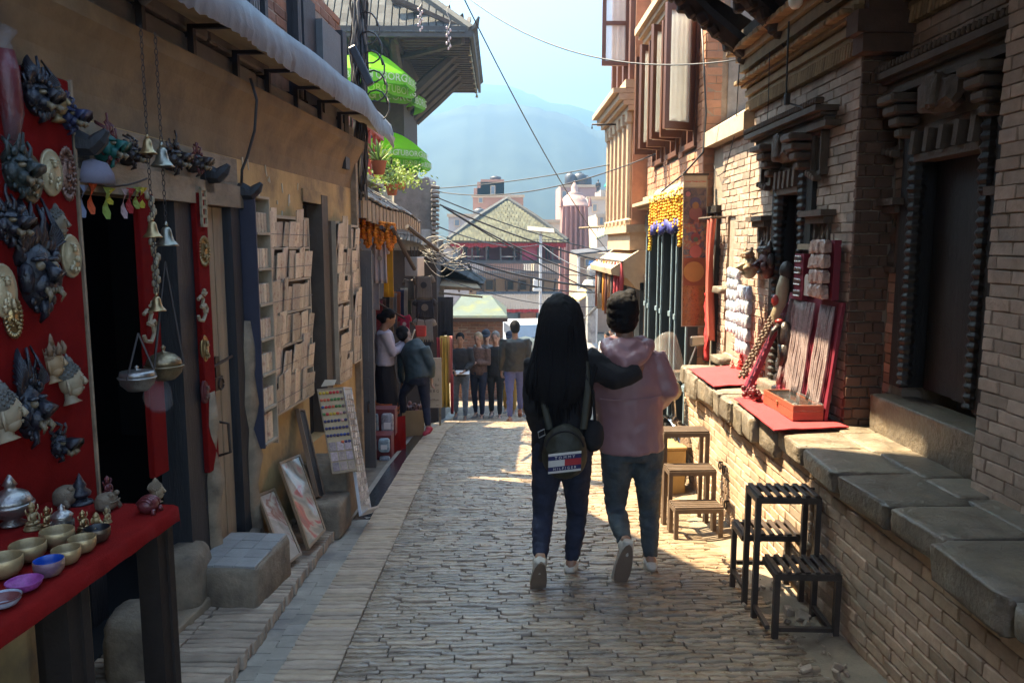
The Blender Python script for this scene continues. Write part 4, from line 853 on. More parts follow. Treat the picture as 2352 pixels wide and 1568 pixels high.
def statue(name, lb, x, y, h, m, kind, cat='statuette'):
    t = on_table(name, lb, cat, x, y); s = h * .88; b = MB(); m2 = m
    if kind == 'deity':
        b.lathe([(.28 * s, 0), (.3 * s, .05 * s), (.22 * s, .1 * s), (.26 * s, .14 * s)], (0, 0, 0), 12); b.build('lotus_base', m, t, smooth=True); b = MB(); b.ball((0, 0, .24 * s), (.22 * s, .27 * s, .09 * s), 9); b.tube([(0, 0, .2 * s), (0, 0, .42 * s), (0, 0, .58 * s)], [.16 * s, .13 * s, .17 * s], 8)
        for e in (-1, 1): b.tube([(0, e * .16 * s, .56 * s), (.06 * s, e * .25 * s, .42 * s), (.16 * s, e * .14 * s, .3 * s)], [.055 * s, .045 * s, .035 * s], 6); b.tube([(.02 * s, e * .17 * s, .6 * s), (.02 * s, e * .3 * s, .66 * s), (.0, e * .3 * s, .8 * s)], [.03 * s, .03 * s, .03 * s], 5)
        b.ball((.0, 0, .72 * s), (.1 * s, .1 * s, .12 * s), 9); b.lathe([(.12 * s, .78 * s), (.11 * s, .86 * s), (.04 * s, .95 * s), (0, s)], (0, 0, 0), 8); b.build('figure', m, t, smooth=True)
    elif kind == 'ganesh':
        b.lathe([(.3 * s, 0), (.32 * s, .06 * s), (.25 * s, .12 * s)], (0, 0, 0), 12); b.build('base', m, t, smooth=True); b = MB(); b.ball((0, 0, .3 * s), (.22 * s, .24 * s, .22 * s), 10); b.ball((.04 * s, 0, .66 * s), (.15 * s, .15 * s, .16 * s), 10)
        b.tube([(.16 * s, 0, .66 * s), (.25 * s, .02 * s, .5 * s), (.24 * s, .08 * s, .34 * s), (.28 * s, .14 * s, .32 * s)], [.06 * s, .05 * s, .035 * s, .025 * s], 7)
        for e in (-1, 1): b.ball((-.02 * s, e * .2 * s, .68 * s), (.03 * s, .11 * s, .14 * s), 8); b.tube([(.02 * s, e * .2 * s, .46 * s), (.1 * s, e * .34 * s, .36 * s), (.2 * s, e * .3 * s, .42 * s)], [.06 * s, .05 * s, .04 * s], 6); b.tube([(.05 * s, e * .1 * s, .16 * s), (.2 * s, e * .3 * s, .15 * s), (.22 * s, e * .05 * s, .13 * s)], [.09 * s, .08 * s, .05 * s], 7)
        b.lathe([(.13 * s, .78 * s), (.12 * s, .86 * s), (.05 * s, .95 * s), (0, s)], (.02 * s, 0, 0), 8); b.build('figure', m, t, smooth=True)
    elif kind == 'stupa':
        b.lathe([(.4 * s, 0), (.36 * s, .06 * s), (.24 * s, .1 * s), (.18 * s, .2 * s)], (0, 0, 0), 12); b.build('base', m, t, smooth=True); b = MB(); b.lathe([(.2 * s, .2 * s), (.3 * s, .26 * s), (.32 * s, .36 * s), (.16 * s, .5 * s), (.2 * s, .6 * s), (.12 * s, .74 * s), (.05 * s, .9 * s), (0, s)], (0, 0, 0), 12); b.build('spire', m, t, smooth=True)
    elif kind == 'urn':
        b.lathe([(.2 * s, 0), (.24 * s, .04 * s), (.12 * s, .12 * s), (.3 * s, .22 * s), (.38 * s, .34 * s), (.4 * s, .4 * s), (.4 * s, .44 * s), (.37 * s, .45 * s)], (0, 0, 0), 20); b.build('bowl', m, t, smooth=True); b = MB(); b.lathe([(.37 * s, .45 * s), (.36 * s, .5 * s), (.3 * s, .62 * s), (.14 * s, .7 * s), (.1 * s, .72 * s), (.09 * s, .78 * s), (.13 * s, .8 * s), (.02 * s, 1 * s), (0, 1 * s)], (0, 0, 0), 20); b.build('lid', m, t, smooth=True)
    elif kind == 'wheel':
        b.lathe([(.24 * s, 0), (.24 * s, .1 * s), (.28 * s, .14 * s), (.28 * s, .2 * s), (.26 * s, .22 * s), (.26 * s, .58 * s), (.28 * s, .62 * s)], (0, 0, 0), 18); b.build('drum', m, t, smooth=True); b = MB(); b.lathe([(.3 * s, .62 * s), (.3 * s, .66 * s), (.2 * s, .76 * s), (.08 * s, .82 * s), (.1 * s, .9 * s), (0, s)], (0, 0, 0), 18); b.build('lid', m, t, smooth=True)
        b = MB()
        for q in range(16): a = q * .39; b.box((.265 * s * math.cos(a), .265 * s * math.sin(a), .4 * s), (.01, .03 * s, .2 * s), rz(a))
        b.build('relief', m, t)
    elif kind == 'turtle':
        b.ball((0, 0, .42 * s), (.5 * s, .55 * s, .45 * s), 14)
        for q in range(6): a = q * math.pi / 6; b.tube([(.42 * s * math.cos(u), (q - 2.5) * .16 * s, .42 * s + .47 * s * math.sin(u) * math.sqrt(max(.05, 1 - ((q - 2.5) * .28) ** 2))) for u in [.3 + 2.5 * k / 6 for k in range(7)]], .05 * s, 5)
        b.build('shell', m, t, smooth=True); b = MB(); b.tube([(.1 * s, .45 * s, .3 * s), (.15 * s, .68 * s, .35 * s), (.17 * s, .85 * s, .28 * s)], [.16 * s, .14 * s, .08 * s], 8)
        for e in ((.4, .3), (.4, -.3), (-.3, .3)): b.tube([(e[0] * s, e[1] * s, .25 * s), (e[0] * 1.25 * s, e[1] * 1.3 * s, 0)], [.13 * s, .1 * s], 7)
        b.build('body', m, t, smooth=True)
    elif kind == 'frog':
        stone(b, (0, 0, .42 * s), (.8 * s, 1.05 * s, .8 * s), s * 90, .7, .12); b.build('body', m, t, smooth=True); b = MB()
        for e in (-1, 1): b.ball((.3 * s, e * .22 * s + .1 * s, .75 * s), .13 * s, 8); b.tube([(.2 * s, e * .4 * s, .3 * s), (.4 * s, e * .45 * s, .05 * s)], [.16 * s, .09 * s], 6)
        b.tube([(.36 * s, -.25 * s, .45 * s), (.42 * s, .1 * s, .42 * s), (.38 * s, .4 * s, .46 * s)], .05 * s, 5); b.build('features', m, t, smooth=True)
    return t
M_ROCK = mat('carved_brown_stone', (.13, .095, .06), .8, .35, 20, .6, 70)
statue('silver_urn', 'tall silver lidded urn with a pointed finial at the left of the table', 30, 1205, .19, M_SILV, 'urn', 'urn'); statue('deity_statuette', 'gilt seated deity statuette beside the silver urn', 76, 1215, .105, M_GOLD, 'deity'); statue('deity_statuette', 'dark bronze deity statuette between the gilt one and the prayer wheel', 110, 1216, .09, M_BRASS, 'deity')
statue('prayer_drum', 'silver prayer wheel drum standing among the statuettes', 146, 1232, .12, M_SILV, 'wheel', 'prayer wheel'); statue('deity_statuette', 'brown deity statuette just right of the prayer wheel', 192, 1222, .085, M_BRASS, 'deity'); statue('ganesh_statuette', 'gilt elephant headed statuette at the front right of the figures', 222, 1228, .085, M_GOLD, 'ganesh'); statue('deity_statuette', 'small gilt statuette right behind the elephant headed one', 246, 1200, .06, M_GOLD, 'deity')
statue('stone_frog', 'brown carved stone frog near the dark doorway', 246, 1172, .085, M_ROCK, 'frog', 'figurine'); statue('stone_carving', 'rough brown carved stone lump behind the prayer wheel', 153, 1160, .095, M_ROCK, 'frog', 'figurine'); statue('stupa_figure', 'dark metal stupa with a thin spire behind the stone frog', 186, 1155, .125, M_DMASK, 'stupa'); statue('deity_statuette', 'thin purple statuette standing behind the stone frog', 248, 1140, .09, M_MAROON, 'deity')
statue('turtle_figurine', 'maroon ribbed turtle figurine at the right end of the table', 341, 1176, .075, M_MAROON, 'turtle', 'figurine')
p = onZ(360, 1160, TZ); t = buddha('buddha_bust', 'small brown buddha head on the table behind the maroon turtle', 360, 1118, .085, mat('brown_head', (.26, .19, .11), .55, .2, 15, .2, 50), mat('brown_curls', (.16, .115, .07), .6, .2, 15, .2, 50)); t.matrix_basis = Matrix.Translation(onZ(362, 1157, TZ) + V((0, 0, .048))) @ Matrix.Rotation(-TH, 4, 'Z')

# ---- stones and steps along the kerb
M_BOUL = mat('dusty_brown_stone', (.2, .155, .105), .9, .4, 8, .9, 30, stain=(.13, .1, .07), sscale=6)
def ston(name, lb, px, z0, d, seed, rot=0, p=.3, amp=.06, cat='stone'):
    mb = MB(); stone(mb, (0, 0, d[2] / 2), d, seed, p, amp); o = mb.build(name, M_BOUL, None, smooth=True); tag(o, lb, cat); o.location = (px[0], px[1], z0); o.rotation_euler = (0, 0, rot); return o
ston('boulder', 'rounded plastered boulder beside the tiled step', (-1.56, 3.62), gz(3.6) + .02, (.2, .3, .34), 4, .1, .45)
ston('boulder', 'rough grey boulder behind the front table leg', (-1.5, 3.0), gz(3.0) + .02, (.24, .3, .3), 7, .2, .5, .1)
ston('stone_block', 'small rough stone block under the pale doorpost corner', (-1.5, 4.4), gz(4.4) + .06, (.14, .2, .17), 11, 0, .4, .1)
st = thing('tiled_step', 'worn step topped with grey tiles in front of the plank door', 'step', (-1.36, 3.85, gz(3.85)), -TH); mb = MB(); stone(mb, (0, 0, .135), (.35, .49, .27), 12, .15, .05); mb.build('block', M_BOUL, st, smooth=True)
for i in range(3):
    for j in range(4): mb = MB(); mb.cbox((-.105 + .105 * i, -.165 + .11 * j, .268), (.103, .108, .02), .002, jit=.002); mb.build('tile', mat('grey_step_tile', (.27, .26, .24), .55, .2, 10, .2, 50, piece=.1), st)
st = thing('stone_steps', 'pair of rough stone steps under the badge board', 'steps', (-1.2, 5.1, gz(5.1)), -TH)
for (c, d, sd) in (((0.02, -.1, .13), (.28, .3, .25), 3), ((-.04, .22, .22), (.34, .36, .42), 5)): mb = MB(); stone(mb, c, d, sd, .18, .03); mb.build('step', M_BOUL, st, smooth=True)

# ---- framed paintings and the dark board
M_PFR = simple('thin_brown_frame', (.2, .13, .07), .45)
def art(name, cols, seed, sc_=5.0):
    m = bpy.data.materials.new(name); m.use_nodes = True; t = m.node_tree; L = t.links.new; b = t.nodes['Principled BSDF']; gp = N(t, 'ShaderNodeNewGeometry'); n = N(t, 'ShaderNodeTexNoise'); setin(n, Scale=sc_, Detail=6.0, Distortion=1.0); mp = N(t, 'ShaderNodeMapping'); mp.inputs['Location'].default_value = (seed, seed * 2, 0); L(gp.outputs['Position'], mp.inputs[0]); L(mp.outputs[0], n.inputs['Vector'])
    cr = N(t, 'ShaderNodeValToRGB'); e = cr.color_ramp.elements
    for i, (p, c) in enumerate(cols):
        q = e[i] if i < 2 else e.new(p); q.position = p; q.color = (*c, 1)
    L(n.outputs[0], cr.inputs[0]); L(cr.outputs[0], b.inputs['Base Color']); setin(b, Roughness=.12); return m
def leaning(name, lb, cat, bl, br, tr, tl, mface, mframe, fw=.018, th=.02):
    bl, br, tr, tl = V(bl), V(br), V(tr), V(tl); n = (br - bl).cross(tl - bl).normalized(); t = thing(name, lb, cat, tuple(bl))
    L = lambda u, v, w=0: bl.lerp(br, u).lerp(tl.lerp(tr, u), v) + n * w; W_ = (br - bl).length; H_ = (tl - bl).length; a, b = fw / W_, fw / H_
    for (u0, u1, v0, v1) in ((0, a, 0, 1), (1 - a, 1, 0, 1), (a, 1 - a, 0, b), (a, 1 - a, 1 - b, 1)): mb = MB(); mb.prism([L(u0, v0, .006), L(u1, v0, .006), L(u1, v1, .006), L(u0, v1, .006)], n * -th); mb.build('frame', mframe, t, world=True)
    mb = MB(); mb.prism([L(a, b), L(1 - a, b), L(1 - a, 1 - b), L(a, 1 - b)], n * -.012); mb.build('picture', mface, t, world=True); return t, L, n
kz = lambda x, y: onZ(x, y, gz(4.3) + .1)
def lf(o, x, y): p = onL(x, y, o); return Lw(*p)
A1 = art('painted_panel', [(.3, (.3, .26, .2)), (.45, (.42, .36, .3)), (.52, (.3, .14, .1)), (.62, (.5, .46, .36)), (.75, (.22, .32, .3))], 3); A2 = art('painted_scroll', [(.3, (.12, .12, .1)), (.45, (.26, .23, .18)), (.55, (.4, .34, .26)), (.63, (.42, .12, .1)), (.75, (.12, .14, .12))], 8)
leaning('framed_painting', 'smaller framed painting with pale pink figures leaning on the ochre wall', 'painting', kz(655, 1303), kz(693, 1272), lf(.04, 630, 1121), lf(.04, 591, 1136), A1, M_PFR)
leaning('framed_painting', 'larger framed painting with dark background leaning on the ochre wall', 'painting', kz(709, 1261), kz(748, 1218), lf(.05, 688, 1043), lf(.05, 640, 1062), A2, M_PFR)
p0, p1 = kz(738, 1150) + V((0, 0, .0)), None
t, L_, n_ = leaning('dark_board', 'dark wooden display board seen nearly edge on before the narrow doorway', 'board', at(730, 1140, 4.95), at(749, 1150, 5.05), at(699, 941, 5.3), at(684, 938, 5.2), M_DARKW, simple('brown_edge', (.16, .1, .06), .6), .012, .03)
# ---- badge board
cols = {'y': (.5, .33, .02), 'r': (.42, .02, .02), 'o': (.5, .09, .03), 'g': (.06, .16, .03), 'b': (.03, .05, .18), 'k': (.04, .03, .09), 'p': (.5, .25, .22), 'n': (.12, .07, .06)}
t, L_, n_ = leaning('badge_board', 'slanted wooden board with rows of bright round badges', 'board', at(763, 1089, 5.0), at(821, 1081, 5.06), at(788, 889, 5.36), at(728, 894, 5.3), mat('pale_plywood', (.42, .31, .17), .7, .12, 8, .15, 40), M_OLDW, .008, .015)
for r_, row in enumerate(('yyyrrrn', 'ooogggn', 'brroggn', 'gryyopn', 'kkkkkpk', 'kkkkkkk', 'kkkkbbk', '    okk')):
    for c_, ch in enumerate(row):
        if ch == ' ': continue
        p = L_(.09 + .132 * c_, .945 - .085 * r_, .004); m3 = frame(n_, (0, 0, 1)); mb = MB(); mb.lathe([(.0115, 0), (.011, .004), (.006, .007), (0, .008)], p, 9, m3 @ ry(R(90))); mb.build('badge', simple('badge_' + ch, cols[ch], .35), t, smooth=True, world=True)
for r_ in range(3):
    for c_ in range(3):
        mb = MB(); u, v = .07 + .3 * c_, .255 - .115 * r_; mb.prism([L_(u, v, .003), L_(u + .26, v, .003), L_(u + .26, v + .1, .003), L_(u, v + .1, .003)], n_ * .004); mb.build('printed_tag', mat('mauve_printed_tag', (.27, .2, .2), .5, .5, 60, .1, piece=.3, col2=(.36, .25, .16)), t, world=True)
t, L_, n_ = leaning('magnet_board', 'pale board packed with small rectangular magnets beside the badge board', 'board', at(829, 1184, 4.98), at(853, 1178, 5.12), at(806, 890, 5.5), at(788, 889, 5.37), mat('pale_card_board', (.42, .38, .32), .6, .12, 8, .1), mat('white_tray', (.5, .5, .5), .5, .1, 8, .1), .006, .02)
for r_ in range(17):
    for c_ in range(4): mb = MB(); u, v = .06 + .235 * c_, .07 + .052 * r_; mb.prism([L_(u, v, .003), L_(u + .19, v + .004, .003), L_(u + .19, v + .042, .003), L_(u, v + .04, .003)], n_ * .006); mb.build('magnet', mat('small_print_magnet', (.3, .25, .22), .45, .5, 70, .1, piece=.35, col2=(.46, .42, .36)), t, world=True)
mb = MB(); mb.prism([L_(-.05, 0, .0), L_(1.05, 0, 0), L_(1.1, .03, .06), L_(-.05, .03, .06)], V((0, 0, .012))); mb.build('tray', MATS['white_tray'], t, world=True)
pr = thing('price_card', 'hand lettered paper card tucked above the badge board', 'card', tuple(at(748, 880, 5.4))); mb = MB(); mb.prism([at(737, 888, 5.4), at(768, 884, 5.42), at(773, 872, 5.44), at(746, 872, 5.42)], (0, .004, 0)); mb.build('card', mat('paper_card', (.5, .42, .3), .8, .1, 8, .05), pr, world=True)
# ---- card racks on the wall
M_CARD = mat('beige_print_packet', (.58, .46, .31), .5, .35, 26, .2, 50, piece=.32, col2=(.42, .34, .26), stain=(.22, .12, .09), sscale=26); M_RACKB = simple('blue_grey_rack_side', (.035, .035, .055), .6); M_RACKW = mat('pale_rack_wood', (.36, .29, .2), .7, .2, 9, .2)
def rack(name, lb, s0, s1, z0, z1, rows, o0=.03, o1=.065):
    t = thing(name, lb, 'rack', tuple(Lw(o0, s0, z0)), -TH); I = t.matrix_basis.inverted() @ LM; mb = MB(); mb.bx(.004, o0, s0, s1, z0, z1); q = mb.build('back_panel', M_BROWNB, t); q.matrix_parent_inverse = I
    for (a, b) in ((s0, s0 + .015), (s1 - .015, s1)): mb = MB(); mb.bx(o0, o1, a, b, z0, z1); q = mb.build('side', M_RACKW, t); q.matrix_parent_inverse = I
    for k in range(rows): mb = MB(); z = z0 + (z1 - z0) * k / rows; mb.bx(o0, o1 - .001, s0 + .016, s1 - .016, z - .006, z + .008); q = mb.build('shelf_rail', M_RACKW, t); q.matrix_parent_inverse = I; mb = MB(); mb.tube([(o1 + .012, s0, z + .09), (o1 + .012, s1, z + .09)], .0018, 4); q = mb.build('wire', M_IRON, t); q.matrix_parent_inverse = I
    mb = MB(); mb.bx(o0, o1, s0 + .016, s1 - .016, z1 - .02, z1); q = mb.build('top_rail', M_RACKW, t); q.matrix_parent_inverse = I
    return t
M_BROWNB = mat('shadowy_backboard', (.12, .085, .055), .8, .2, 8, .2)  # back panels in a darker brown than the rack wood
g = random.Random(12); CM = []
for k in range(6):
    b = MB(); b.sheet([[(.004 * math.sin(i * 1.1 + k) + .002 * j, -.5 + i / 4, j / 3) for i in range(5)] for j in range(4)], (-.006, 0, 0)); CM.append(b.mesh('packet', M_CARD))
ORD = ('top', 'second', 'third', 'fourth', 'fifth', 'bottom')
def cards(s0, s1, z0, z1, rows, wmin, wmax, where, o=.05):
    for k in range(rows):
        s = s0 + .015; z = z1 - (z1 - z0) * (k + 1) / rows
        while s < s1 - .05:
            w = g.uniform(wmin, wmax); w = min(w, s1 - s); h = (z1 - z0) / rows * g.uniform(.72, 1.22)
            o_ = put('print_packet', g.choice(CM), None); o_.matrix_basis = Matrix.Translation(Lw(o + g.uniform(.0, .02), s + w / 2, z + .01)) @ Matrix.Rotation(-TH, 4, 'Z') @ Matrix.Rotation(g.uniform(-.13, .13), 4, 'X') @ Matrix.Rotation(g.uniform(.02, .08), 4, 'Y') @ Matrix.Diagonal((1, w * g.uniform(.95, 1.1), h, 1))
            tag(o_, 'beige wrapped print standing in the %s row of the %s' % (ORD[min(k, 5)], where), 'print', '%s row of prints in the %s' % (ORD[min(k, 5)], where)); s += w * g.uniform(.8, 1.0)
rack('print_rack', 'wide wall rack of beige wrapped prints on the ochre wall', 4.66, 5.5, .5, 1.76, 6); cards(4.66, 5.5, .5, 1.76, 6, .075, .15, 'wide print rack')
rack('print_rack', 'slim rack of prints just beyond the narrow doorway', 6.14, 6.5, .45, 1.76, 6); cards(6.14, 6.5, .45, 1.76, 6, .13, .17, 'slim print rack')
rack('photo_rack', 'thin white edged rack at the far corner of the ochre wall', 6.58, 6.82, .55, 1.74, 6); cards(6.58, 6.82, .55, 1.74, 6, .1, .12, 'corner photo rack')
nr = thing('booklet_rack', 'narrow blue grey rack with stacked booklets in open cells', 'rack', tuple(Lw(.1, 4.45, .4)), -TH); I = nr.matrix_basis.inverted() @ LM
def NR(mb, n, m): q = mb.build(n, m, nr); q.matrix_parent_inverse = I
mb = MB(); mb.bx(.0, .115, 4.43, 4.442, .38, 1.84); NR(mb, 'side', M_RACKB); mb = MB(); mb.bx(.0, .115, 4.64, 4.652, .36, 1.84); NR(mb, 'side', M_RACKW); mb = MB(); mb.bx(.0, .03, 4.443, 4.639, .38, 1.84); NR(mb, 'back_panel', M_RACKW)
for k in range(8):
    z = .39 + .207 * k; mb = MB(); mb.bx(.031, .12, 4.443, 4.639, z, z + .014); NR(mb, 'shelf', M_RACKW)
    if k < 7:
        for j in range(4 if k else 2): b = MB(); h = .115 if k else .17; b.cbox((.07, 4.455 + (.046 * j if k else .09 * j) + .022, z + .014 + h / 2), (.06, .04 if k else .075, h), .003); o_ = b.build('booklet', M_CARD, None); o_.matrix_basis = LM; tag(o_, 'small pale booklet in the %s cell of the narrow rack' % ('lowest', 'second lowest', 'third lowest', 'middle', 'third highest', 'second highest', 'highest')[k], 'booklet', 'booklets in one cell, level %s' % ('one', 'two', 'three', 'four', 'five', 'six', 'seven')[k])
# ---- grey tarpaulin awning on iron brackets
M_TARP = mat('grey_tarpaulin', (.085, .088, .095), .5, .2, 5, .3, 14, rvar=.12, stain=(.1, .1, .1), sscale=4); M_TARPU = mat('beige_tarp_lining', (.33, .28, .19), .8, .2, 6, .2, 20)
aw = thing('awning', 'long rolled grey tarpaulin awning on iron brackets above the left shop', 'awning', tuple(Lw(.2, 5, 2.5)), -TH); I = aw.matrix_basis.inverted() @ LM
def AW(mb, n, m, **k): q = mb.build(n, m, aw, **k); q.matrix_parent_inverse = I
n = 200; rows, und = [], []
for i in range(n + 1):
    s = 2.78 + 5.0 * i / n; e = min(1, (7.85 - s) / 1.6); sag = .008 * math.sin(s * 5.3) + .012 * noise.noise((s * 1.7, 2, 0)); wr = .006 * (abs(noise.noise((s * 9, 0, 1))) - .2) + .006 * noise.noise((s * 30, 0, 5)); o1 = .31 * (.55 + .45 * e); lift = .05 + .08 * max(0, (3.6 - s))
    rows.append([(.02 * e + (1 - e) * .12, s, 2.80 - .1 * (1 - e) + lift), (.16, s, 2.79 + sag * .5 - .1 * (1 - e) + lift), (.3 * (.6 + .4 * e), s, 2.73 + sag - .1 * (1 - e) + lift * .6), (o1, s, 2.70 + sag + wr - .1 * (1 - e)), (o1 + .015 + wr, s, 2.62 + sag - .08 * (1 - e)), (o1 + wr * 2, s, 2.56 + sag * 1.3 + wr * 2 - .04 * (1 - e))])
    und.append([(o1 - .004, s, 2.575 + sag - .04 * (1 - e)), (.2, s, 2.62 + sag * .5), (.03, s, 2.66)])
mb = MB(); mb.sheet(rows); AW(mb, 'tarpaulin', M_TARP, smooth=True); mb = MB(); mb.sheet(und); AW(mb, 'lining', M_TARPU, smooth=True)
for s in (2.95, 3.4, 3.85, 4.35, 4.8, 5.3, 5.8, 6.3): mb = MB(); mb.bx(.06, .09, s - .015, s + .015, 2.42, 2.6); mb.bx(.06, .31, s - .013, s + .013, 2.6, 2.62); mb.bx(.0, .059, s - .012, s + .012, 2.56, 2.585); AW(mb, 'bracket', M_IRON)
mb = MB(); mb.tube([(.3, 2.9, 2.75), (.36, 2.95, 2.66), (.33, 3.0, 2.56), (.28, 3.05, 2.47)], [.1, .12, .1, .01], 10); AW(mb, 'bunched_canvas', mat('dark_canvas', (.1, .095, .09), .7, .3, 8, .4, 30), smooth=True)
# wires down the front
def cable(name, lb, pts, r, m=None, cat='cable', sag=0, n=16, group=None):
    pts = [V(p) for p in pts]
    if len(pts) == 2: a, b = pts; pts = [a.lerp(b, i / n) - V((0, 0, sag * 4 * (i / n) * (1 - i / n))) for i in range(n + 1)]
    mb = MB(); mb.tube(pts, r, 5); o = mb.build(name, m or M_BLKC, None, smooth=True); return tag(o, lb, cat, group)
M_BLKC = simple('black_cable', (.02, .02, .022), .5)
cable('hanging_cable', 'black cable hanging from the awning down to the lintel end', [lf(.15, 575, 180), lf(.17, 590, 230), lf(.16, 585, 300), lf(.1, 568, 360), lf(.07, 556, 390), lf(.06, 555, 420)], .008)
# ================================================================== people
M_SKIN = mat('brown_skin', (.30, .165, .10), .5, .1, 20, .08, 60, sub=0); M_SKINF = mat('fair_skin', (.48, .29, .21), .5, .1, 20, .08, 60)
M_HAIR = mat('black_hair', (.010, .009, .009), .75, .3, 40, .2, 90, spec=.15, stretch=(6, 6, .5)); M_EYE = simple('dark_eye', (.01, .008, .008), .3); M_LIP = simple('lip', (.25, .09, .07), .5)
def cloth(n, c, **k): return mat(n, c, k.pop('rough', .85), k.pop('var', .15), k.pop('scale', 9), k.pop('bump', .3), k.pop('bscale', 90), **k)
M_SHOEW = cloth('off_white_canvas', (.52, .48, .4)); M_SOLE = simple('brown_rubber_sole', (.16, .11, .075), .8)
def local_pose(stride=.12, lift=0, armL=None, armR=None, lean=0, head=(0, .02, 0)):
    J = dict(P=(0, 0, .93), W=(0, .0 + lean * .4, 1.06), C=(0, lean * .8, 1.25), N=(0, lean - .01, 1.42), H=(0 + head[0], lean + head[1], 1.575 + head[2]), SL=(-.175, lean * .95, 1.385), SR=(.175, lean * .95, 1.385), EL=(-.225, lean - .03, 1.11), ER=(.225, lean - .03, 1.11), WL=(-.22, lean + .06, .87), WR=(.22, lean + .06, .87), HL=(-.09, 0, .92), HR=(.09, 0, .92), KL=(-.095, stride * .55 + .02, .49), KR=(.095, -stride * .35 + .03, .49), AL=(-.095, stride, .085), AR=(.095, -stride, .085 + lift), TL=(-.11, stride + .17, .03), TR=(.11, -stride + .16, .03 + lift * .2))
    if armL: J['EL'], J['WL'] = armL
    if armR: J['ER'], J['WR'] = armR
    return {k: V(v) for k, v in J.items()}
def hand(mb, wr, d, side, s=1, curl=.35):
    """A palm with four unequal bent fingers and a thumb from its side; d is the way the fingers point, side the thumb's side."""
    d = V(d).normalized(); sd = V(side); sd = (sd - d * sd.dot(d)).normalized(); nn = d.cross(sd); wr = V(wr)
    mb.tube([wr, wr + d * .03 * s, wr + d * .07 * s, wr + d * .095 * s], [(.02 * s, .015 * s), (.034 * s, .014 * s), (.04 * s, .014 * s), (.036 * s, .010 * s)], 8, side=sd)
    for i, L in enumerate((.068, .078, .072, .056)):
        b = wr + d * .088 * s + sd * (.028 - .0187 * i) * s; d1 = (d * math.cos(curl) + nn * math.sin(curl)); d2 = d * math.cos(curl * 2.3) + nn * math.sin(curl * 2.3); m = b + d1 * L * .45 * s; mb.tube([b - d * .012 * s, m, m + d2 * L * .32 * s, m + d2 * L * .5 * s], [.0095 * s, .009 * s, .008 * s, .005 * s], 6)
    b = wr + d * .025 * s + sd * .026 * s; mb.tube([b, b + (d * .6 + sd * .8).normalized() * .032 * s, b + (d * .9 + sd * .75 + nn * .3).normalized() * .06 * s], [.013 * s, .011 * s, .007 * s], 6)
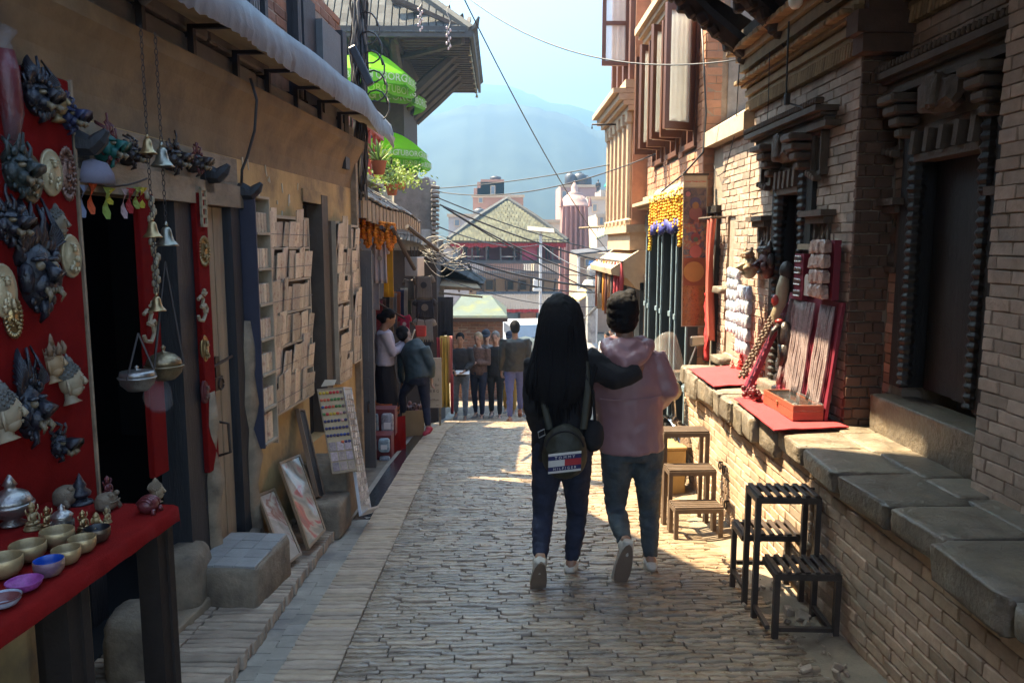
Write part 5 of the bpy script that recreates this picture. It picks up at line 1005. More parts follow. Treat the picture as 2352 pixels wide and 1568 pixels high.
def person(name, label, J, s, skin, top, trousers, shoes, hair, vox=.02, topw=1, hem=.9, world=False, par_loc=(0, 0, 0), rot=0, face=True, long_hair=None, skirt=None, wr=.006, hairfn=None, sole=None, bare=False, legw=1, hood=False, palms=None, sleeve=1.0):
    t = thing(name, label, 'person', par_loc, rot); kw = dict(world=world)
    J = {k: V(v) * (1 if world else s) for k, v in J.items()}; sh = (J['SR'] - J['SL']).normalized()
    spine = [J['P'] - V((0, 0, .05 * s)), J['P'], J['W'], J['C'], J['N'] - (J['N'] - J['C']) * .25, J['N']]
    rad = [(.15, .105), (.165, .115), (.135, .095), (.165, .115), (.14, .085), (.06, .055)]
    upd = (J['H'] - J['N']).normalized(); hc = J['H']; fwd = sh.cross(upd) * -1; fwd = upd.cross(sh); 
    hr = frame(sh, upd)
    b = MB(); b.tube(spine, [(a * s * .85, c * s * .85) for a, c in rad], 12, side=sh)
    b.tube([J['N'] - upd * .03 * s, J['N'] + upd * .05 * s, hc - upd * .04 * s], [.058 * s, .05 * s, .052 * s], 10)
    b.ball(hc + upd * .025 * s, (.074 * s, .094 * s, .105 * s), 14, hr); b.ball(hc - upd * .055 * s + fwd * .03 * s, (.056 * s, .06 * s, .06 * s), 12, hr)
    for e in (-1, 1): b.ball(hc + sh * e * .076 * s - fwd * .008 * s, (.012 * s, .02 * s, .032 * s), 7, hr)
    b.tube([hc + fwd * .09 * s + upd * .02 * s, hc + fwd * .108 * s - upd * .018 * s, hc + fwd * .09 * s - upd * .03 * s], [.009 * s, .016 * s, .01 * s], 6)
    for a in 'LR':
        b.tube([J['S' + a], J['S' + a].lerp(J['E' + a], .5), J['E' + a], J['E' + a].lerp(J['W' + a], .35), J['W' + a]], [.05 * s, .046 * s, .038 * s, .036 * s, .024 * s], 8)
        b.tube([J['H' + a], J['H' + a].lerp(J['K' + a], .4), J['K' + a], J['K' + a].lerp(J['A' + a], .35), J['A' + a]], [.07 * s * legw, .062 * s * legw, .042 * s, .04 * s, .03 * s], 9)
        b.tube([J['A' + a] + (J['A' + a] - J['T' + a]).normalized() * .05 * s - V((0, 0, .03 * s)) * (not world), J['A' + a].lerp(J['T' + a], .45), J['T' + a]], [.032 * s, .034 * s, .022 * s], 8)
    me = remesh(b, vox * s * .8, 0, smooth=3); me.materials.append(skin); me.materials.append(M_EYE); me.materials.append(M_LIP)
    x = MB()
    for a, e in (('L', -1), ('R', 1)):
        d = (J['W' + a] - J['E' + a]); pd = (palms or {}).get(a); hand(x, J['W' + a] - d.normalized() * .01 * s, pd[0] if pd else d, pd[1] if pd else (fwd - sh * e * .3), s)
    n0 = len(x.f)
    if face:
        x.use(1)
        for e in (-1, 1): x.ball(hc + fwd * .088 * s + sh * e * .031 * s + upd * .022 * s, (.012 * s, .006 * s, .006 * s), 6, hr); x.ball(hc + fwd * .092 * s + sh * e * .032 * s + upd * .042 * s, (.018 * s, .006 * s, .004 * s), 6, hr)
        x.use(2); x.ball(hc + fwd * .088 * s - upd * .06 * s, (.022 * s, .007 * s, .007 * s), 6, hr)
    bm = bmesh.new(); bm.from_mesh(me); tmp = x.mesh('tmp', [], True); bm.from_mesh(tmp); bm.to_mesh(me); bm.free(); bpy.data.meshes.remove(tmp)
    put('body', me, t, world=world)
    # upper garment
    b = MB(); hp = J['P'].lerp(J['W'], hem) if hem >= 0 else J['P'] + (J['P'] - J['W']).normalized() * (-hem) * s
    b.tube([hp, hp.lerp(J['C'], .5), J['C'], J['N'] - (J['N'] - J['C']) * .28, J['N'] - upd * .005 * s], [(.172 * s * topw, .125 * s * topw), (.165 * s * topw, .122 * s * topw), (.182 * s * topw, .13 * s * topw), (.165 * s * topw, .105 * s * topw), (.066 * s, .062 * s)], 16, side=sh)
    for a in 'LR':
        if bare: b.tube([J['S' + a], J['S' + a].lerp(J['E' + a], .25)], [.066 * s, .05 * s], 9); continue
        S, E, Wd = J['S' + a], J['E' + a], J['W' + a]; b.tube([S + (S - E) * .06, S.lerp(E, .5), E, E.lerp(Wd, .5), Wd - (Wd - E) * .06], [.07 * s * topw * sleeve, .064 * s * topw * sleeve, .056 * s * topw * sleeve, .052 * s * topw * sleeve, .04 * s * topw * sleeve], 9)
    if hood:
        c = J['N'] - fwd * .08 * s - upd * .055 * s; b.ball(c, (.115 * s, .06 * s, .1 * s), 10, hr); b.tube([J['N'] + sh * .085 * s * math.cos(a) - fwd * .01 * s + fwd * .085 * s * math.sin(a) - upd * .04 * s for a in [math.pi * 2 * q / 14 for q in range(15)]], .034 * s, 8)
    me = remesh(b, vox * s * .8, wr * s, 9, 2, seed=len(label)); me.materials.append(top); put('top', me, t, world=world)
    if skirt:
        b = MB(); b.tube([J['P'] + V((0, 0, .1 * s)), J['P'] - V((0, 0, .1 * s)), J['KL'].lerp(J['KR'], .5), J['AL'].lerp(J['AR'], .5) + V((0, 0, .08 * s))], [(.145 * s, .11 * s), (.175 * s, .135 * s), (.17 * s, .15 * s), (.17 * s, .16 * s)], 16, side=sh)
        me = remesh(b, vox * s * .8, .008 * s, 8, 1, seed=3, stretch=(1, 1, .2)); me.materials.append(skirt); put('skirt', me, t, world=world)
    else:
        b = MB(); b.tube([J['P'] + (J['W'] - J['P']) * .6, J['P'], J['P'] - V((0, 0, .07 * s))], [(.14 * s, .105 * s), (.168 * s, .125 * s), (.15 * s, .11 * s)], 14, side=sh)
        for a in 'LR':
            H, K, A = J['H' + a], J['K' + a], J['A' + a]; b.tube([H + V((0, 0, .02 * s)), H.lerp(K, .35), K, K.lerp(A, .35), A.lerp(K, .1)], [.094 * s * legw, .084 * s * legw, .057 * s * legw, .056 * s * legw, .039 * s * legw], 11)
        me = remesh(b, vox * s * .8, .006 * s, 11, 2, seed=5, stretch=(1, 1, 2.2)); me.materials.append(trousers); put('trousers', me, t, world=world)
    for a in 'LR':
        A, T = J['A' + a], J['T' + a]; d = (T - A); dl = V((d.x, d.y, 0)).normalized() if not world else d.normalized(); heel = A - dl * .045 * s + (V((0, 0, -.035 * s)) if not world else (J['A' + a] - J['K' + a]).normalized() * .035 * s)
        b = MB(); b.tube([A + (J['K' + a] - A).normalized() * .02 * s, A, heel + dl * .03 * s], [.04 * s, .043 * s, .038 * s], 9); sd = sh
        b.tube([heel - dl * .02 * s, heel + dl * .05 * s, heel.lerp(T, .65), T, T + dl * .03 * s], [(.032 * s, .028 * s), (.038 * s, .036 * s), (.045 * s, .034 * s), (.04 * s, .026 * s), (.02 * s, .015 * s)], 10, side=sd)
        me = remesh(b, vox * s * .6, 0, smooth=2); me.materials.append(shoes); so_ = put('shoe', me, t, world=world)
        if sole:
            nn = sd.cross(dl).normalized(); nn = nn if nn.z < 0 or world and nn.y < 0 else -nn; c = heel.lerp(T, .5) + nn * .035 * s; g_ = MB(); out = []
            for q in range(16): w = q * math.pi / 8; u = math.cos(w); out.append(c + dl * (.145 * s * u) + sd * (.043 + .006 * u) * s * math.sin(w))
            g_.prism(out, nn * .014 * s); g_.build('sole', sole, so_)
    if hairfn: hairfn(t, hc, hr, s, world)
    elif hair:
        b = MB(); b.ball(hc + upd * .045 * s - fwd * .018 * s, (.086 * s, .098 * s, .095 * s), 12, hr)
        if long_hair == 'bun': b.ball(hc - fwd * .115 * s - upd * .02 * s, (.04 * s, .04 * s, .045 * s), 9, hr)
        if long_hair == 'bob': b.tube([hc + upd * .05 * s - fwd * .02 * s, hc - upd * .06 * s - fwd * .035 * s, hc - upd * .13 * s - fwd * .03 * s], [(.092 * s, .085 * s), (.095 * s, .07 * s), (.085 * s, .05 * s)], 10, side=sh)
        b.ball(hc - fwd * .045 * s - upd * .01 * s, (.078 * s, .06 * s, .075 * s), 10, hr); me = remesh(b, vox * s * .6, .004 * s, 22, 1); me.materials.append(hair); put('hair', me, t, world=world)
    return t, hc, hr, fwd, upd, sh
def cap(t, hc, hr, fwd, upd, s, m, world=False):
    b = MB(); b.ball(hc + upd * .06 * s - fwd * .005 * s, (.09 * s, .105 * s, .085 * s), 12, hr); b.tube([hc + fwd * .07 * s + upd * .06 * s, hc + fwd * .13 * s + upd * .05 * s, hc + fwd * .17 * s + upd * .04 * s], [(.075 * s, .012 * s), (.07 * s, .01 * s), (.04 * s, .006 * s)], 8, side=hr.col[0]); b.build('cap', m, t, smooth=True, world=world)

# ---- the couple walking away
at3 = lambda x, y, Y: at(x, y, Y)
JW = dict(P=at3(1291, 1025, 4.06), W=at3(1289, 965, 4.05), C=at3(1288, 885, 4.05), N=at3(1290, 806, 4.05), H=at3(1291, 738, 4.08), SL=at3(1238, 832, 4.05), SR=at3(1345, 828, 4.05), EL=at3(1228, 930, 4.02), WL=at3(1246, 1000, 4.2), ER=at3(1412, 868, 4.02), WR=at3(1472, 848, 4.03), HL=at3(1259, 1040, 4.06), HR=at3(1322, 1040, 4.06), KL=at3(1247, 1180, 4.1), KR=at3(1326, 1178, 4.16), AL=at3(1240, 1290, 3.9), AR=at3(1312, 1296, 4.17), TL=at3(1232, 1352, 3.98), TR=at3(1328, 1318, 4.4))
M_BLKTOP = cloth('black_knit_top', (.012, .011, .012), rough=.9); M_DENIM = cloth('dark_blue_denim', (.016, .022, .045), rough=.8, var=.4, scale=14); M_JEAN = cloth('faded_slate_denim', (.05, .065, .075), rough=.8, var=.5, scale=11, stain=(.085, .095, .09), sscale=7)
M_PINK = cloth('dusty_pink_nylon', (.30, .16, .165), rough=.45, var=.08, bump=.2, bscale=30)
def wom_hair(t, hc, hr, s, world):
    b = MB(); pts, rr = [], []
    for (x, y, r, d) in ((1289, 677, 9, 4.07), (1288, 683, 26, 4.06), (1288, 698, 42, 4.05), (1288, 722, 51, 4.04), (1288, 755, 55, 4.02), (1288, 795, 61, 3.985), (1287, 840, 63, 3.955), (1284, 880, 62, 3.94), (1280, 915, 50, 3.935), (1277, 936, 30, 3.935)): pts.append(at(x, y, d)); rr.append((r * .00229, r * .00229 * (.9 if y < 770 else .5 if y < 800 else .3)))
    b.tube(pts, rr, 16, side=(1, 0, 0))
    me = remesh(b, .010, .004, 16, 1, stretch=(2.2, 2.2, .12)); me.materials.append(M_HAIR); put('hair', me, t, world=True)
    b = MB(); g = random.Random(14); sd = V((1, 0, 0))
    for i in range(110):
        u = g.uniform(-.99, .99); e = g.randint(len(pts) - 3, len(pts) - 1); path = []
        for k in range(1, e + 1): path.append(pts[k] + sd * (rr[k][0] * (u + g.uniform(-.03, .03)) * 1.0) - V((0, rr[k][1] * 1.02 * math.sqrt(max(0, 1 - u * u)), 0)))
        path.append(path[-1] + V((g.uniform(-.02, .02), .01, -g.uniform(.03, .12)))); b.tube(path, [.005] * (len(path) - 2) + [.004, .0012], 4, cap=False)
    b.build('hair_strand', M_HAIR, t, smooth=True, world=True)
    b = MB(); g = random.Random(4)
    for i in range(26): x = 1208 + g.uniform(0, 150); y = 830 + g.uniform(0, 30); b.tube([at(x + g.uniform(4, 14), y, 3.95), at(x + g.uniform(-3, 6), y + 40, 3.93), at(x + g.uniform(-4, 4), 905 + g.uniform(0, 60), 3.92)], [.011, .009, .002], 5)
    for i in range(8): b.tube([at(1228 + i, 800, 3.98), at(1214 + i * 1.5, 850, 3.95), at(1207 + i * 2, 880 + 5 * i, 3.95), at(1211 + i * 2, 905 + 2 * i, 3.95)], [.012, .01, .007, .002], 5)
    b.build('hair_strand', M_HAIR, t, smooth=True, world=True)
person('person', 'person with long black hair and black top, arm around the companion in pink', JW, 1.0, M_SKIN, M_BLKTOP, M_DENIM, M_SHOEW, None, vox=.016, topw=.97, hem=-.06, world=True, par_loc=(.3, 4.05, gz(4.05)), hairfn=wom_hair, sole=M_SOLE, wr=.007, sleeve=1.22, legw=.98, palms={'R': ((.35, 1, .05), (0, 0, 1))})
MAN = None
JM = dict(P=at3(1451, 1022, 4.2), W=at3(1450, 955, 4.2), C=at3(1447, 885, 4.2), N=at3(1436, 790, 4.2), H=at3(1431, 722, 4.23), SL=at3(1382, 825, 4.2), SR=at3(1500, 822, 4.2), EL=at3(1380, 905, 4.2), WL=at3(1388, 965, 4.38), ER=at3(1536, 895, 4.16), WR=at3(1500, 938, 4.42), HL=at3(1418, 1038, 4.2), HR=at3(1486, 1036, 4.2), KL=at3(1414, 1165, 4.24), KR=at3(1490, 1160, 4.26), AL=at3(1436, 1252, 4.0), AR=at3(1494, 1290, 4.2), TL=at3(1418, 1330, 4.05), TR=at3(1478, 1318, 4.42))
def man_hair(t, hc, hr, s, world):
    b = MB()
    for (x, y, r) in ((1430, 700, 38), (1430, 716, 38.5), (1430, 735, 37)): b.ball(at(x, y, 4.2), (r * .00235, r * .00255, .075), 14)
    b.ball(at(1430, 690, 4.22), (.07, .08, .05), 12); b.ball(at(1448, 676, 4.22), (.035, .05, .03), 8)
    me = remesh(b, .009, .006, 30, 1); me.materials.append(M_HAIR); put('hair', me, t, world=True)
MAN, *_ = person('person', 'person with short black hair in a dusty pink hooded jacket and slate jeans', JM, 1.0, M_SKIN, M_PINK, M_JEAN, M_SHOEW, None, vox=.016, topw=1.08, hem=-.03, world=True, par_loc=(.7, 4.2, gz(4.2)), hairfn=man_hair, sole=M_SOLE, wr=.004, sleeve=1.02, legw=1.02)
b = MB(); b.tube([at(1392, 786, 4.16), at(1404, 812, 4.07), at(1438, 838, 4.035), at(1470, 816, 4.06), at(1492, 788, 4.15)], [.036, .05, .06, .05, .034], 10); b.ball(at(1438, 806, 4.085), (.11, .055, .075), 12); b.tube([at(1402, 782, 4.18), at(1436, 792, 4.11), at(1480, 782, 4.18)], .03, 8)
me = remesh(b, .011, .007, 11, 1, seed=8); me.materials.append(M_PINK); put('hood', me, MAN, world=True)
b = MB(); b.tube([at(x, y, 4.045) for x, y in ((1378, 916), (1410, 919), (1450, 918), (1490, 914), (1520, 908))], .004, 5); b.build('back_seam', M_PINK, MAN, smooth=True, world=True)
# backpack with a flag patch, on the woman's back
M_OLIVE = cloth('olive_nylon', (.03, .03, .018), rough=.6)
bp = thing('backpack', 'small olive backpack with a white, navy and red patch on the person in black', 'backpack', tuple(at(1296, 1090, 3.86)))
b = MB(); BW = .00222; c0 = at(1297, 1035, 3.87); b.ball(c0, (.115, .07, .145), 16); b.ball(c0 + V((0, .0, -.03)), (.118, .075, .12), 16); me = remesh(b, .01, .004, 14, 1); me.materials.append(M_OLIVE); put('bag_body', me, bp, world=True)
b = MB(); b.ball(at(1298, 1062, 3.815), (.085, .04, .08), 12); me = remesh(b, .009, .002, 14, 1); me.materials.append(M_OLIVE); put('front_pocket', me, bp, world=True)
b = MB(); b.tube([at(1297 + 44 * math.cos(a), 1032 - 42 * math.sin(a), 3.80) for a in [.15 + 2.84 * q / 12 for q in range(13)]], .006, 5); b.build('zip_seam', M_BLKTOP, bp, world=True)
for (pts) in ([(1262, 985), (1245, 905), (1240, 835)], [(1340, 985), (1350, 900), (1345, 830)]): b = MB(); b.tube([at(x, y, 3.9 + .02 * i) for i, (x, y) in enumerate(pts)], [(.018, .006)] * 3, 6, side=(1, 0, 0)); b.build('strap', M_OLIVE, bp, world=True)
b = MB(); b.tube([at(x, y, 3.83) for x, y in ((1236, 992), (1250, 985), (1252, 998), (1238, 1005), (1236, 992))], .004, 5); b.build('buckle', simple('dull_metal', (.2, .19, .17), .4, .9), bp, world=True)
U = V((1, 0, .11)).normalized(); Nn = V((0, -1, -.16)).normalized(); Vv = Nn.cross(U) * -1; Vv = U.cross(Nn) * -1; PC = at(1297, 1066, 3.763)
def patch(u0, u1, v0, v1, m, d=.004):
    b = MB(); b.prism([PC + U * u0 + Vv * v0, PC + U * u1 + Vv * v0, PC + U * u1 + Vv * v1, PC + U * u0 + Vv * v1], Nn * -d); b.build('patch_stripe', m, bp, world=True)
Vv = V((0, -.16, 1)).normalized(); Mw = simple('patch_white', (.6, .58, .54), .7); Mn = simple('patch_navy', (.02, .02, .09), .7); Mr = simple('patch_red', (.4, .03, .035), .7)
patch(-.084, .084, .052, .064, Mw); patch(-.084, .084, .028, .052, Mn); patch(-.084, 0, -.008, .028, Mw); patch(0, .084, -.008, .028, Mr); patch(-.084, .084, -.032, -.008, Mn); patch(-.084, .084, -.044, -.032, Mw)
TM = lambda v: Matrix.Translation(PC + Nn * .003 + Vv * v) @ Matrix((U, Vv, Nn)).transposed().to_4x4()
text_mesh('T O M M Y', .022, TM(.04), 'patch_lettering', Mw, bp, True); text_mesh('H I L F I G E R', .02, TM(-.02), 'patch_lettering', Mw, bp, True)
hb = thing('shoulder_bag', 'black shoulder bag hanging between the couple', 'bag', tuple(at(1362, 1030, 4.0))); b = MB(); b.ball(at(1362, 1000, 3.98), (.06, .05, .09), 10); me = remesh(b, .01, .005, 14, 1); me.materials.append(M_BLKTOP); put('bag_body', me, hb, world=True)
b = MB(); b.tube([at(1366, 965, 3.97), at(1362, 900, 3.93), at(1330, 830, 3.93)], .009, 5); b.build('strap', M_BLKTOP, hb, world=True)

# ---- the woman with the phone and the woman bending over
M_LAV = cloth('lavender_grey_sweater', (.5, .46, .52)); M_SKRT = cloth('black_wool_skirt', (.02, .018, .02))
def onroad(x, Y): p = at(x, 900, Y); return V((p.x, Y, gz(Y)))
q = onroad(886, 9.2); S = 1.57 / 1.7
J = local_pose(.03, armL=((-.18, .12, 1.12), (-.05, .3, 1.27)), armR=((.19, .1, 1.12), (.06, .27, 1.24)), head=(0, .05, -.02))
t, hc, hr, fw, up_, sh_ = person('person', 'person in a lavender sweater and black skirt looking at a phone', J, S, M_SKIN, M_LAV, M_SKRT, simple('black_shoe', (.02, .02, .02), .5), M_HAIR, vox=.024, par_loc=tuple(q), rot=R(-78), long_hair='bun', skirt=M_SKRT, topw=1.02, hem=.15, wr=.007, palms={'L': ((.5, .5, .8), (0, -1, .4)), 'R': ((-.5, .6, .8), (0, -1, .4))})
for k, z in enumerate((.42, .36, .30)):
    b = MB(); b.lathe([(.176 * S, z * S), (.178 * S, (z + .035) * S)], (0, .01, 0), 20, None, .95); b.build('skirt_band', simple('orange_stripe', (.5, .14, .04), .8), t)
ph = thing('phone', 'pale smartphone held up by the person in the lavender sweater', 'phone', tuple(at(948, 770, 9.2))); b = MB(); b.cbox((0, 0, 0), (.016, .075, .15), .004, ry(.35)); b.build('case', simple('cream_case', (.5, .46, .38), .4), ph)
Yb = 8.95
JB = dict(P=at3(960, 868, Yb), W=at3(957, 840, Yb + .05), C=at3(952, 812, Yb + .1), N=at3(940, 788, Yb + .18), H=at3(930, 770, Yb + .25), SL=at3(925, 805, Yb + .25), SR=at3(975, 800, Yb), EL=at3(922, 845, Yb + .3), WL=at3(925, 880, Yb + .35), ER=at3(990, 838, Yb - .05), WR=at3(991, 868, Yb - .02), HL=at3(945, 875, Yb + .1), HR=at3(972, 875, Yb), KL=at3(925, 905, Yb + .15), KR=at3(979, 935, Yb), AL=at3(928, 965, Yb + .3), AR=at3(984, 984, 8.85), TL=at3(915, 972, Yb + .3), TR=at3(975, 996, 8.8))
M_DTEAL = cloth('dark_teal_jacket', (.035, .055, .06), rough=.6); M_NAVYL = cloth('navy_leggings', (.02, .024, .045))
person('person', 'person in a dark teal jacket and red shoes bending over a cardboard box', JB, .94, M_SKIN, M_DTEAL, M_NAVYL, simple('red_shoe', (.4, .03, .05), .6), M_HAIR, vox=.024, world=True, par_loc=(at3(980, 1000, 8.85).x, 8.85, gz(8.85)), topw=1.08, hem=-.03, long_hair='bun', palms={'R': ((0, 0, -1), (0, 1, 0))}, legw=.9)
# ---- the group further down the street
def far(label, x, Y, h, rot, J, skin, top, tr, sh, hair, **k):
    q = onroad(x, Y); return person('person', label, J, h / 1.7, skin, top, tr, sh, hair, vox=.024, par_loc=tuple(q), rot=R(rot), **k)
M_BJ = cloth('black_zip_jacket', (.02, .019, .02)); M_WASH = cloth('washed_blue_jean', (.09, .115, .15), var=.5, scale=20); M_PLAID = cloth('brown_plaid_shirt', (.26, .17, .12), var=.6, scale=32, col2=(.09, .05, .04)); M_KHAKI = cloth('khaki_cloth', (.17, .14, .07)); M_GRS = simple('grey_shoe', (.12, .11, .1), .6); M_BLOND = mat('sandy_hair', (.36, .25, .13), .5, .3, 30, .3, 80); M_GREYH = mat('greying_hair', (.16, .14, .12), .5, .4, 30, .3, 80)
fw_arms = dict(armL=((-.23, .03, 1.13), (-.1, .24, 1.02)), armR=((.23, .03, 1.13), (.1, .24, 1.02)))
far('person in a black zip jacket and washed jeans carrying a white sheet', 1058, 13.1, 1.55, 178, local_pose(.1, .03, **fw_arms), M_SKIN, M_BJ, M_WASH, M_GRS, M_HAIR, hem=-.05)
p = at(1062, 855, 12.87); pp = thing('paper_sheet', 'white sheet held in both hands by the person in the zip jacket', 'paper', tuple(p)); b = MB(); b.cbox((0, 0, 0), (.24, .16, .012), .003, rx(.25)); b.build('sheet', simple('white_paper', (.7, .68, .64), .7), pp)
far('person with tied sandy hair in a brown plaid shirt and dark jeans', 1100, 13.7, 1.6, 160, local_pose(.08, armL=((-.22, .05, 1.12), (-.02, .2, 1.15))), M_SKINF, M_PLAID, M_DENIM, M_GRS, M_BLOND, long_hair='bun', hem=-.04)
J = local_pose(.05); r_ = far('person in a dark cap and khaki trousers behind the plaid shirt', 1117, 14.6, 1.72, 178, J, M_SKINF, cloth('grey_scarf_top', (.22, .2, .18)), M_KHAKI, M_GRS, M_GREYH, hem=-.05); cap(r_[0], r_[1], r_[2], r_[3], r_[4], 1, simple('dark_cap_cloth', (.03, .035, .05), .8))
far('person with pinned up hair in a plain black outfit', 1139, 13.7, 1.62, 168, local_pose(.1, .02), M_SKINF, cloth('plain_black_outfit', (.014, .013, .014)), MATS['plain_black_outfit'], M_GRS, M_GREYH, hem=-.08, bare=True, long_hair='bun')
far('person in a dark quilted jacket and blue trousers walking away', 1183, 12.3, 1.68, 4, local_pose(-.12, .09), M_SKIN, cloth('quilted_charcoal', (.018, .019, .02), rough=.55), cloth('royal_blue_trousers', (.08, .1, .26)), simple('tan_shoe', (.3, .13, .07), .7), M_HAIR, hem=-.05, topw=1.12)
J = local_pose(.1); r_ = far('person in a dark cap mostly hidden behind the quilted jacket', 1171, 15.4, 1.72, 175, J, M_SKIN, cloth('orange_vest', (.5, .16, .04)), cloth('mustard_trousers', (.4, .22, .04)), M_GRS, M_HAIR, hem=-.05); cap(r_[0], r_[1], r_[2], r_[3], r_[4], 1, simple('navy_cap_cloth', (.03, .03, .05), .8))
far('person in an orange vest and mustard trousers beside the long haired walker', 1213, 14.2, 1.5, 170, local_pose(.15), M_SKIN, MATS['orange_vest'], MATS['mustard_trousers'], M_GRS, M_HAIR, hem=-.05)
# ================================================================== goods and furniture on the right
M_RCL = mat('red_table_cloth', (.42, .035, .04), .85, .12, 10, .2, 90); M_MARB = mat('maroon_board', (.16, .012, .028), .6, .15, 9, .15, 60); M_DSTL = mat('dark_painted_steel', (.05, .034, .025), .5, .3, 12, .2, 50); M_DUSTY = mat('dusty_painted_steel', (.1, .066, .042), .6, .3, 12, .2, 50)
# ---- step stools
def slat_top(t, x0, x1, y0, y1, z, m, nsl, along='y'):
    for (a, b, c, d) in ((x0, x1, y0, y0 + .022), (x0, x1, y1 - .022, y1), (x0, x0 + .022, y0 + .022, y1 - .022), (x1 - .022, x1, y0 + .022, y1 - .022)): mb = MB(); mb.bx(a, b, c, d, z - .032, z - .003); mb.build('top_frame', m, t)
    for k in range(nsl):
        mb = MB()
        if along == 'y': w = (x1 - x0) / nsl; mb.cbox((x0 + w * (k + .5), (y0 + y1) / 2, z + .004), (w * .58, y1 - y0 - .002, .012), .003)
        else: w = (y1 - y0) / nsl; mb.cbox(((x0 + x1) / 2, y0 + w * (k + .5), z + .004), (x1 - x0 - .002, w * .6, .012), .003)
        mb.build('slat', m, t)
def leg(t, x, y, z0, z1, m, w=.026): mb = MB(); mb.bx(x - w / 2, x + w / 2, y - w / 2, y + w / 2, z0, z1); mb.build('leg', m, t)
def bar(t, a, b, m, w=.02): mb = MB(); a, b = V(a), V(b); mb.box((a + b) / 2, ((b - a).length, w, w), frame(b - a)); mb.build('stretcher', m, t)
st = thing('step_stool', 'dark slatted step stool with a tall middle step against the shaded plinth', 'step stool', (1.38, 3.6, gz(3.6)), -.05)
H1, H2 = .64, .36
slat_top(st, -.15, .16, -.1, .1, H1, M_DSTL, 7); slat_top(st, -.15, .16, .13, .34, H2, M_DSTL, 7); slat_top(st, -.12, .18, -.33, -.125, H2, M_DSTL, 7)
for (x, y, z) in ((-.137, -.087, H1), (.147, -.087, H1), (-.137, .087, H1), (.147, .087, H1), (-.137, .327, H2), (.147, .327, H2), (-.107, -.317, H2), (.167, -.317, H2)): leg(st, x, y, 0 - .03 - (y * .073 if y < 0 else y * .073), z - .033, M_DSTL)
for s_ in ((-.137, .1, .09), (.147, .1, .09)): bar(st, (s_[0], .1, .09), (s_[0], .315, .09), M_DSTL); bar(st, (s_[0], -.305, .09), (s_[0], -.1, .09), M_DSTL)
bar(st, (-.09, -.317, .09), (.15, -.317, .09), M_DSTL); bar(st, (-.12, .327, .13), (.135, .327, .13), M_DSTL)
st = thing('step_stool', 'dusty brown three tier step stool standing in full sun', 'step stool', (1.28, 5.0, gz(5.0)), .03)
for k, (y, z) in enumerate(((-.17, .24), (.0, .44), (.17, .66))):
    slat_top(st, -.16, .16, y - .083, y + .083, z, M_DUSTY, 5, 'x')
    for x in (-.147, .147): leg(st, x, y - .07, -.03 - y * .07, z - .033, M_DUSTY); leg(st, x, y + .07, -.03 - y * .07, z - .033, M_DUSTY)
# ---- cloths on the ledge
def cloth_sheet(name, lb, quad, z, dn=0):
    q = [onZ(x, y, z) for x, y in quad]; a, b, c, d = [V((p.x, p.y, z)) for p in q]; rows = []
    for i in range(13):
        u = i / 12; rows.append([a.lerp(b, u).lerp(d.lerp(c, u), j / 8) + V((0, 0, .006 * noise.noise((u * 5, j * .6, z * 9)))) for j in range(9)])
    mb = MB(); mb.sheet(rows, (0, 0, -.007)); o = mb.build(name, M_RCL, None, smooth=False); return tag(o, lb, 'cloth')
ZL = .60
cloth_sheet('red_cloth', 'bright red cloth with figurines on the far end of the ledge', ((1640, 886), (1582, 846), (1712, 836), (1778, 878)), ZL)
cloth_sheet('red_cloth', 'red cloth under the glass topped jewellery box on the ledge', ((1778, 986), (1686, 914), (1760, 905), (1950, 978)), ZL)
# jewellery chest with glass lid
p = onZ(1800, 976, ZL); ch = thing('jewellery_box', 'red wooden jewellery box with a glass lid on the ledge', 'box', (1.625, 4.25, ZL + .004), 0)
x0, x1, y0, y1, h = 0, .17, -.12, .36, .085; M_CH = mat('red_varnished_wood', (.24, .075, .04), .4, .25, 9, .15, 40, stretch=(1, 4, 4))
for (a, b, c, d) in ((x0, x1, y0, y0 + .012), (x0, x1, y1 - .012, y1), (x0, x0 + .012, y0 + .012, y1 - .012), (x1 - .012, x1, y0 + .012, y1 - .012)): mb = MB(); mb.bx(a, b, c, d, 0, .05); mb.build('side', M_CH, ch); mb = MB(); mb.bx(a, b, c, d, .053, h); mb.build('lid_frame', M_CH, ch)
mb = MB(); mb.bx(x0 + .012, x1 - .012, y0 + .012, y1 - .012, .004, .03); mb.build('lining', simple('black_velvet', (.015, .015, .015), .9), ch)
mb = MB(); mb.bx(x0 + .012, x1 - .012, y0 + .012, y1 - .012, h - .012, h - .008); mb.build('glass', mat('cabinet_glass', (.05, .06, .06), .05, .1, 5, 0, alpha=.25), ch)
mb = MB(); mb.bx(x1 - .012, x1 - .002, y0, y1, h + .001, h + .008); mb.build('metal_edge', simple('aluminium', (.5, .5, .5), .3, .9), ch)
g = random.Random(3)
for i in range(14): mb = MB(); c = (g.uniform(.03, .14), g.uniform(-.09, .33), .034); mb.tube([V(c) + V((.014 * math.cos(a), .014 * math.sin(a), 0)) for a in [q * .7 for q in range(10)]], .003, 4); mb.build('ring', M_SILV, ch)
mb = MB(); mb.cbox((-.004, .12, .05), (.008, .02, .03), .002); mb.build('latch', M_BRASS, ch)
rc = thing('root_carving', 'small knotted reddish carving beside the jewellery box', 'carving', (1.585, 4.72, ZL)); mb = MB()
for i in range(40): mb.ball((g.uniform(-.03, .05), g.uniform(-.07, .07), g.uniform(.0, .075)), (g.uniform(.01, .02),) * 3, 5)
mb.build('knots', M_MAROON, rc, smooth=True)
